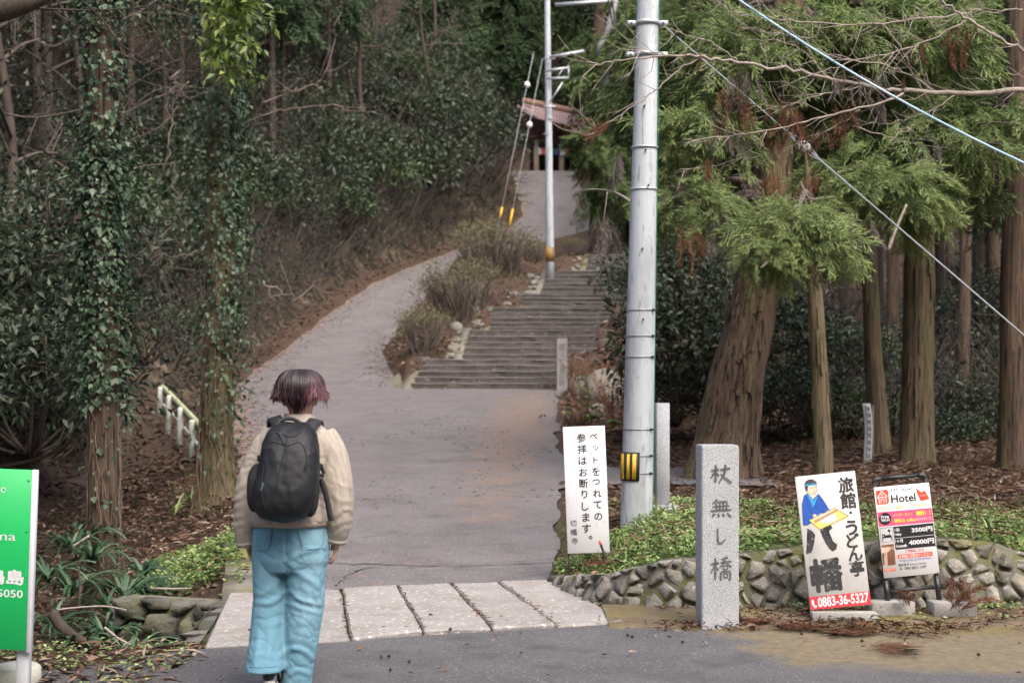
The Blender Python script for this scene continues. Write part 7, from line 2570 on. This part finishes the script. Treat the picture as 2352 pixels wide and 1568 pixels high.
for (x, y, Y), L, n, lab, d in dl_:
    c = P(x, y, Y)
    c[2] = max(c[2], 0.03)
    r_ = thing('cedar_spray', lab, 'dead spray', tuple(c))
    g = G()
    for k in range(n):
        V, F, T = DEADS[k % 3]
        X_ = nrmz(np.array(d) + rng.normal(size=3) * .28 * (1, 1, .35))
        Y_ = nrmz(np.cross(np.array([0, 0, 1.0]), X_))
        Rm = np.stack([X_, Y_, np.cross(X_, Y_)], 1)
        Vw = (V * (L / .6)) @ Rm.T + c + rng.normal(size=3) * .03 * (1, 1, 0)
        Vw[:, 2] = np.maximum(Vw[:, 2], .012) if Y < 9.6 else Vw[:, 2]
        if d[2] < .3:
            Vw[:, 2] = c[2] + np.clip((Vw[:, 2] - c[2]) * .4, -.02, .05)
        g.add(Vw, F, np.clip(T * .8 + rng.normal(0, .12), 0, 1))
    tag(g.build('twigs', MATS['dead_cedar'], r_), kind='stuff')

# low green plants: bank on the right, patch by the bridge, verge
def green(n, xr, yr, keep, L, hgt, name, lab, m='ground_green'):
    g = G()
    x, y = scatter(n, xr, yr, keep)
    k = len(x)
    pos = np.c_[x, y, np.maximum(H(x, y), -.2 if False else -9) + rng.uniform(.01, hgt, k)]
    per = 3
    p = np.repeat(pos, per, 0) + rng.normal(0, .018, (k * per, 3))
    V, F = leaf_geo(p, np.c_[rng.normal(size=(k * per, 2)), rng.uniform(-.2, .6, k * per)], rnd_dir(k * per, 1.6), L * rng.uniform(.6, 1.4, k * per), L * .7 * rng.uniform(.6, 1.3, k * per))
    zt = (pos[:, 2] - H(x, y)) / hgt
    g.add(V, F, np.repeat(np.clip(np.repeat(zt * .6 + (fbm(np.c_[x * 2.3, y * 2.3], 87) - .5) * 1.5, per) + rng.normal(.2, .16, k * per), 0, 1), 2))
    return tag(g.build(name, MATS[m]), lab, kind='stuff')


green(15000, (.2, 5.0), (9.85, 14.5), lambda x, y: (x > Rx(y) + .02) & (y > wx(x) + .12) & (fbm(np.c_[x * 1.3, y * 1.3], 25) - .05 * np.maximum(y - 12.3, 0) - .03 * np.maximum(x - 2, 0) > .47), .036, .07, 'ground_cover', 'fresh green low plants on the bank above the wall')
green(3600, (-3.4, -2.05), (10.9, 13.5), lambda x, y: (x < Lx(y) - .0) & (x > Lx(y) - 1.0) & (fbm(np.c_[x * 1.5, y * 1.5], 27) > .36), .034, .10, 'ground_cover', 'fresh green low plants beside the bridge end')
green(500, (-3.6, -1.8), (7.2, 8.5), lambda x, y: (x < Lx(np.maximum(y, 8)) - .05) & (fbm(np.c_[x * 2, y * 2], 28) > .5), .03, .04, 'ground_cover', 'sparse green sprouts in the litter at lower left')
green(900, (-6.3, -2.2), (11, 22), lambda x, y: (x < Lx(y) - .2) & (x > Lx(y) - 3) & (fbm(np.c_[x * 1.2, y * 1.2], 35) > .55), .05, .08, 'ground_cover', 'scattered green weeds on the slope between the ivy trees', 'mid_leaf')
green(1400, (-4, 3), (36.5, 56), lambda x, y: (x > Rx(y) + .3) & (x < np.interp(y, SY, SX) - .3) & (fbm(np.c_[x * .7, y * .7], 36) > .5), .10, .12, 'ground_cover', 'green weeds on the bank left of the steps', 'mid_leaf')
green(2600, (1.3, 5.5), (9.25, 9.72), lambda x, y: fbm(np.c_[x * 2.2, y * 3], 29) > .52, .03, .07, 'ground_cover', 'green weeds at the foot of the wall behind the signs')
# grass blades on the bank
g = G()
x, y = scatter(2600, (.5, 5.0), (10.3, 13.5), lambda x, y: (x > Rx(y) + .2) & (y > wx(x) + .2) & (fbm(np.c_[x * 1.1, y * 1.1], 31) > .48))
n = len(x)
V, F = leaf_geo(np.c_[x, y, H(x, y)], np.c_[rng.normal(size=(n, 2)) * .5, np.ones(n)], rnd_dir(n), rng.uniform(.06, .22, n), rng.uniform(.007, .014, n))
g.add(V, F, np.repeat(rng.uniform(.2, 1, n), 2))
tag(g.build('grass', MATS['ground_green']), 'short grass on the bank', kind='stuff')


# strap-leaved tufts in the gully
def tuft(name, c, n, L, W, m, label, cat, group, up=.9):
    root = thing(name, label, cat, tuple(c), group)
    g = G()
    for k in range(n):
        th = rng.uniform(0, 6.28)
        d = np.array([math.cos(th), math.sin(th), 0])
        l = L * rng.uniform(.6, 1.15)
        t = np.linspace(0, 1, 7)[:, None]
        p = np.asarray(c) + d * l * (t * .75) + np.array([0, 0, 1]) * l * (up * t - rng.uniform(.55, 1.0) * t ** 2)
        s = np.array([-d[1], d[0], 0]) * W * rng.uniform(.7, 1.2)
        wd = np.interp(t[:, 0], [0, .3, .8, 1], [.5, 1, .7, .05])[:, None]
        V = np.r_[p - s * wd / 2, p + s * wd / 2 + (0, 0, .004)]
        F = np.array([[i_, i_ + 1, 7 + i_ + 1, 7 + i_] for i_ in range(6)])
        g.add(V, F, rng.uniform(0, 1))
    tag(g.build('blades', MATS[m], root), kind='stuff')
    return root


for k, (x, y, Y, L) in enumerate(((160, 1225, 12.6, .5), (110, 1290, 11.8, .45), (165, 1320, 11.6, .5), (210, 1250, 12.3, .5), (285, 1330, 11.6, .55), (320, 1400, 10.8, .5), (240, 1420, 10.5, .45), (180, 1440, 10.3, .4), (300, 1460, 10.2, .4), (120, 1400, 10.8, .4), (260, 1370, 11.2, .5), (350, 1330, 11.7, .4), (205, 1195, 12.9, .4), (330, 1280, 12.3, .4))):
    c = P(x, y + 20, Y)
    c[2] = max(c[2] - .1, Hs(c[0], c[1]) - .02)
    tuft('strap_leaf_tuft', c, 40, L * 1.2, .034, 'fern', 'strap-leaved green tuft growing in the gully', 'plant', 'strap-leaved tufts in the gully')
for x, y, Y, L, lab in ((2280, 1245, 10.2, .25, 'upright iris-like tuft on top of the wall'), (440, 1165, 16, .35, 'small grass tuft at the foot of the second ivy tree'), (400, 1185, 15.5, .3, 'small grass tuft on the slope between the ivy trees')):
    c = P(x, y, Y)
    c[2] = max(c[2], Hs(c[0], c[1]))
    tuft('grass_tuft', c, 12, L, .02, 'ground_green', lab, 'plant', None, 1.4)


# hydrangea-like plants right of the road, below the steps
def leafy_plant(c, h, nl, label, Ls=.16):
    root = thing('leafy_plant', label, 'plant', tuple(c), 'leafy plants right of the road')
    q = smooth_path([c, np.array(c) + (rng.normal() * .06, rng.normal() * .06, h * .6), np.array(c) + (rng.normal() * .1, rng.normal() * .1, h)], 10)
    G().add(*tube(q, np.linspace(.012, .006, 10), 5)).build('stem', MATS['twig'], root)
    for k in range(nl):
        j = rng.integers(5, 10)
        th = rng.uniform(0, 6.28)
        d = np.array([math.cos(th), math.sin(th), rng.uniform(-.2, .5)])
        L = Ls * rng.uniform(.6, 1.2)
        n_ = 5
        t = np.linspace(0, 1, n_)
        wd = np.array([.1, .75, 1, .7, .02]) * L * .36
        s = nrmz(np.cross(d, (0, 0, 1)))
        mid = q[j] + d * (t * L)[:, None] + np.array([0, 0, -1]) * (t ** 2 * L * .45)[:, None]
        V = np.r_[mid + s * wd[:, None] + (0, 0, .15 * L), mid, mid - s * wd[:, None] + (0, 0, .15 * L)]
        V[0] = V[2 * n_] = mid[0]; V[n_ - 1] = V[3 * n_ - 1] = mid[-1]
        F = np.array([[a * n_ + b, (a + 1) * n_ + b, (a + 1) * n_ + b + 1, a * n_ + b + 1] for a in range(2) for b in range(n_ - 1)])
        G().add(V, F, rng.uniform(.3, 1)).build('leaf', MATS['bright_leaf'], root, True)


for x, y, Y, h, nl, lab in ((1310, 975, 24, .35, 5, 'low bright-leaved plant at the road edge left of the near pole'), (1335, 925, 27, .9, 8, 'tall bright-leaved plant beside the stone post of the steps'), (1350, 905, 28, .6, 7, 'bright-leaved plant right of the stone post of the steps'), (1375, 955, 25, .5, 9, 'green plant left of the near pole, middle one'), (1400, 940, 24, .45, 8, 'green plant touching the near pole'), (1345, 960, 24.5, .4, 6, 'short green plant among dry leaves by the road')):
    c = P(x, y, Y)
    c[2] = min(max(c[2], Hs(c[0], Y) - .05), Hs(c[0], Y) + .1)
    leafy_plant(c, h, nl, lab)
# pale rocks right of the steps
for k, (x, y, Y, r) in enumerate(((1390, 840, 33, .5), (1345, 880, 33.5, .28), (1360, 905, 33, .25), (1330, 860, 34.5, .3), (1410, 880, 32, .4), (1375, 920, 30, .22))):
    c = P(x, y, Y)
    c[2] = Hs(c[0], Y) + r * .3
    V, F = ball((0, 0, 0), r, 6, (1, .9, 1.1))
    V = V * (1 + .6 * (fbm(V * 3 + k * 5, k)[:, None] - .5)) + c
    tag(G().add(V, F).build('rock', MATS['pale_stone']), ['tall pale rock right of the steps', 'pale rock beside the stone post', 'small pale rock below the stone post', 'pale rock behind the stone post', 'pale rock near the pole right of the steps', 'small rock by the leafy plants'][k], 'rock')
# dry weeds right of the steps
for k, (x, y, Y) in enumerate(((1370, 800, 33), (1400, 850, 31), (1340, 830, 34), (1420, 760, 34), (1350, 940, 26), (1410, 900, 28))):
    c = P(x, y, Y)
    c[2] = Hs(c[0], Y)
    r_ = thing('dry_weed', 'dry brown weed stems ' + ['beside the steps, tallest', 'below the tall rock', 'behind the stone post', 'beside the upper flights', 'by the road edge', 'against the near pole'][k], 'weed', tuple(c), 'dry weeds right of the steps')
    g = G()
    for j in range(14):
        d = nrmz(np.array([rng.normal() * .45, rng.normal() * .45, 1]))
        l = rng.uniform(.5, 1.5)
        e = c + d * l
        g.add(*tube([c + rng.normal(size=3) * .05, c + d * l * .5 + rng.normal(size=3) * .05, e], [.009, .007, .003], 4), .6)
        for _ in range(3):
            m_ = c + d * l * rng.uniform(.4, .95)
            g.add(*tube([m_, m_ + rng.normal(size=3) * .15], [.005, .002], 3), .6)
    clusters_leaves(g, np.array([c + nrmz(rng.normal(size=3) * (1, 1, .3) + (0, 0, .8)) * rng.uniform(.2, 1.0) for _ in range(14)]), 3, .06, .09, .04, hang=.6)
    tag(g.build('stems', MATS['dead_cedar'], r_), kind='stuff')

# sticks and logs
for k, (px, Y, r, m) in enumerate([([(118, 1405), (140, 1440), (175, 1465), (205, 1480)], 10.2, .045, 'bark_dark'), ([(130, 1400), (170, 1395), (240, 1390), (290, 1400)], 10.3, .008, 'twig_pale'), ([(180, 1400), (186, 1340), (180, 1300)], 11, .012, 'twig'), ([(240, 1440), (270, 1465), (300, 1480)], 10, .010, 'twig_pale'), ([(345, 1350), (400, 1352), (440, 1350)], 11.4, .010, 'twig_pale'), ([(140, 1270), (175, 1250), (205, 1230)], 12.4, .016, 'twig_pale'),
                                 ([(400, 1480), (450, 1440), (490, 1390)], 9.3, .008, 'twig'), ([(1830, 1190), (1880, 1165), (1960, 1140)], 14, .012, 'twig_pale'), ([(2040, 575), (2060, 520), (2082, 470)], 16.5, .02, 'twig_pale'), ([(570, 1445), (595, 1448), (640, 1450)], 8.65, .006, 'twig')]):
    q = smooth_path([P(a, b, Y) for a, b in px], len(px) * 5)
    lab = ['thick dark broken limb in the gully', 'thin pale stick across the gully', 'upright brown stick in the gully', 'crooked pale twig above the gully floor', 'pale stick lying by the bridge end', 'pale broken branch left of the first ivy tree', 'stick leaning on the bridge edge', 'pale stick on the bank behind the engraved post', 'broken pale branch hanging below the cedar foliage', 'small twig lying on the bridge slab'][k]
    tag(G().add(*tube(q, np.linspace(r, r * .7, len(q)), 7)).build('fallen_stick' if k else 'broken_limb', MATS[m], smooth=True), lab, 'stick')

# brush: twigs and leaves over the hillsides, too fine to count
g, gl_, gd_ = G(), G(), G()
N = 8000
Y = rng.uniform(13, 80, N) ** 1.0
d = 1.2 + rng.exponential(4.0, N)
side = rng.uniform(0, 1, N) < .72
x = np.where(side, Lx(Y) - d, np.maximum(Rx(Y), np.where(Y > 36, np.interp(Y, SY, SR), 0)) + 2.5 + rng.uniform(0, 14, N))
Y = np.where(side, Y, np.maximum(Y, 24))
ok = (np.abs(x) < .42 * Y + 2) & ~(side & (Y < 32) & (d < 4.0))
x, Y = x[ok], Y[ok]
z = H(x, Y)
for k in range(len(x)):
    b = np.array([x[k], Y[k], z[k] - .05])
    l = rng.uniform(.7, 2.4) * (1 + Y[k] / 90)
    dd = nrmz(np.array([rng.normal() * .6, rng.normal() * .6, rng.uniform(.3, 1.1)]))
    p1 = b + dd * l * .5 + rng.normal(size=3) * .12
    p2 = p1 + nrmz(dd + rng.normal(size=3) * .5) * l * .5
    r = rng.uniform(.005, .016) * (1 + Y[k] / 60)
    g.add(*tube([b, p1, p2], [r, r * .7, r * .3], 3, False))
    for _ in range(3):
        e = p1 + nrmz(dd + rng.normal(size=3) * .8) * l * .4
        g.add(*tube([p1, (p1 + e) / 2 + rng.normal(size=3) * .05, e], [r * .5, r * .4, r * .2], 3, False))
tag(g.build('brush', mat('brush_twig', (.028, .022, .018), (.11, .088, .074), 20, .9)), 'tangle of bare twigs over the hillsides', kind='stuff')
sel = rng.uniform(0, 1, len(x)) < np.where(Y < 34, .5, .8)
c = np.c_[x, Y, z][sel]
c = np.repeat(c, 3, 0) + np.abs(rng.normal(size=(len(c) * 3, 3))) * (0, 0, .8) + rng.normal(size=(len(c) * 3, 3)) * (.5, .5, .1)
clusters_leaves(gl_, c, 6, .12, .11, .05, hang=.3)
tag(gl_.build('undergrowth', MATS['broadleaf']), 'scattered evergreen leaves in the brush', kind='stuff')
n = 16000
Y = rng.uniform(20, 80, n)
x = Lx(Y) - rng.uniform(.2, 9, n)
lay(gd_, x, Y, .17, .06, .05, 1.0)
tag(gd_.build('leaf_litter', MATS['litter_dark']), 'dead leaves on the clay hillside', kind='stuff')
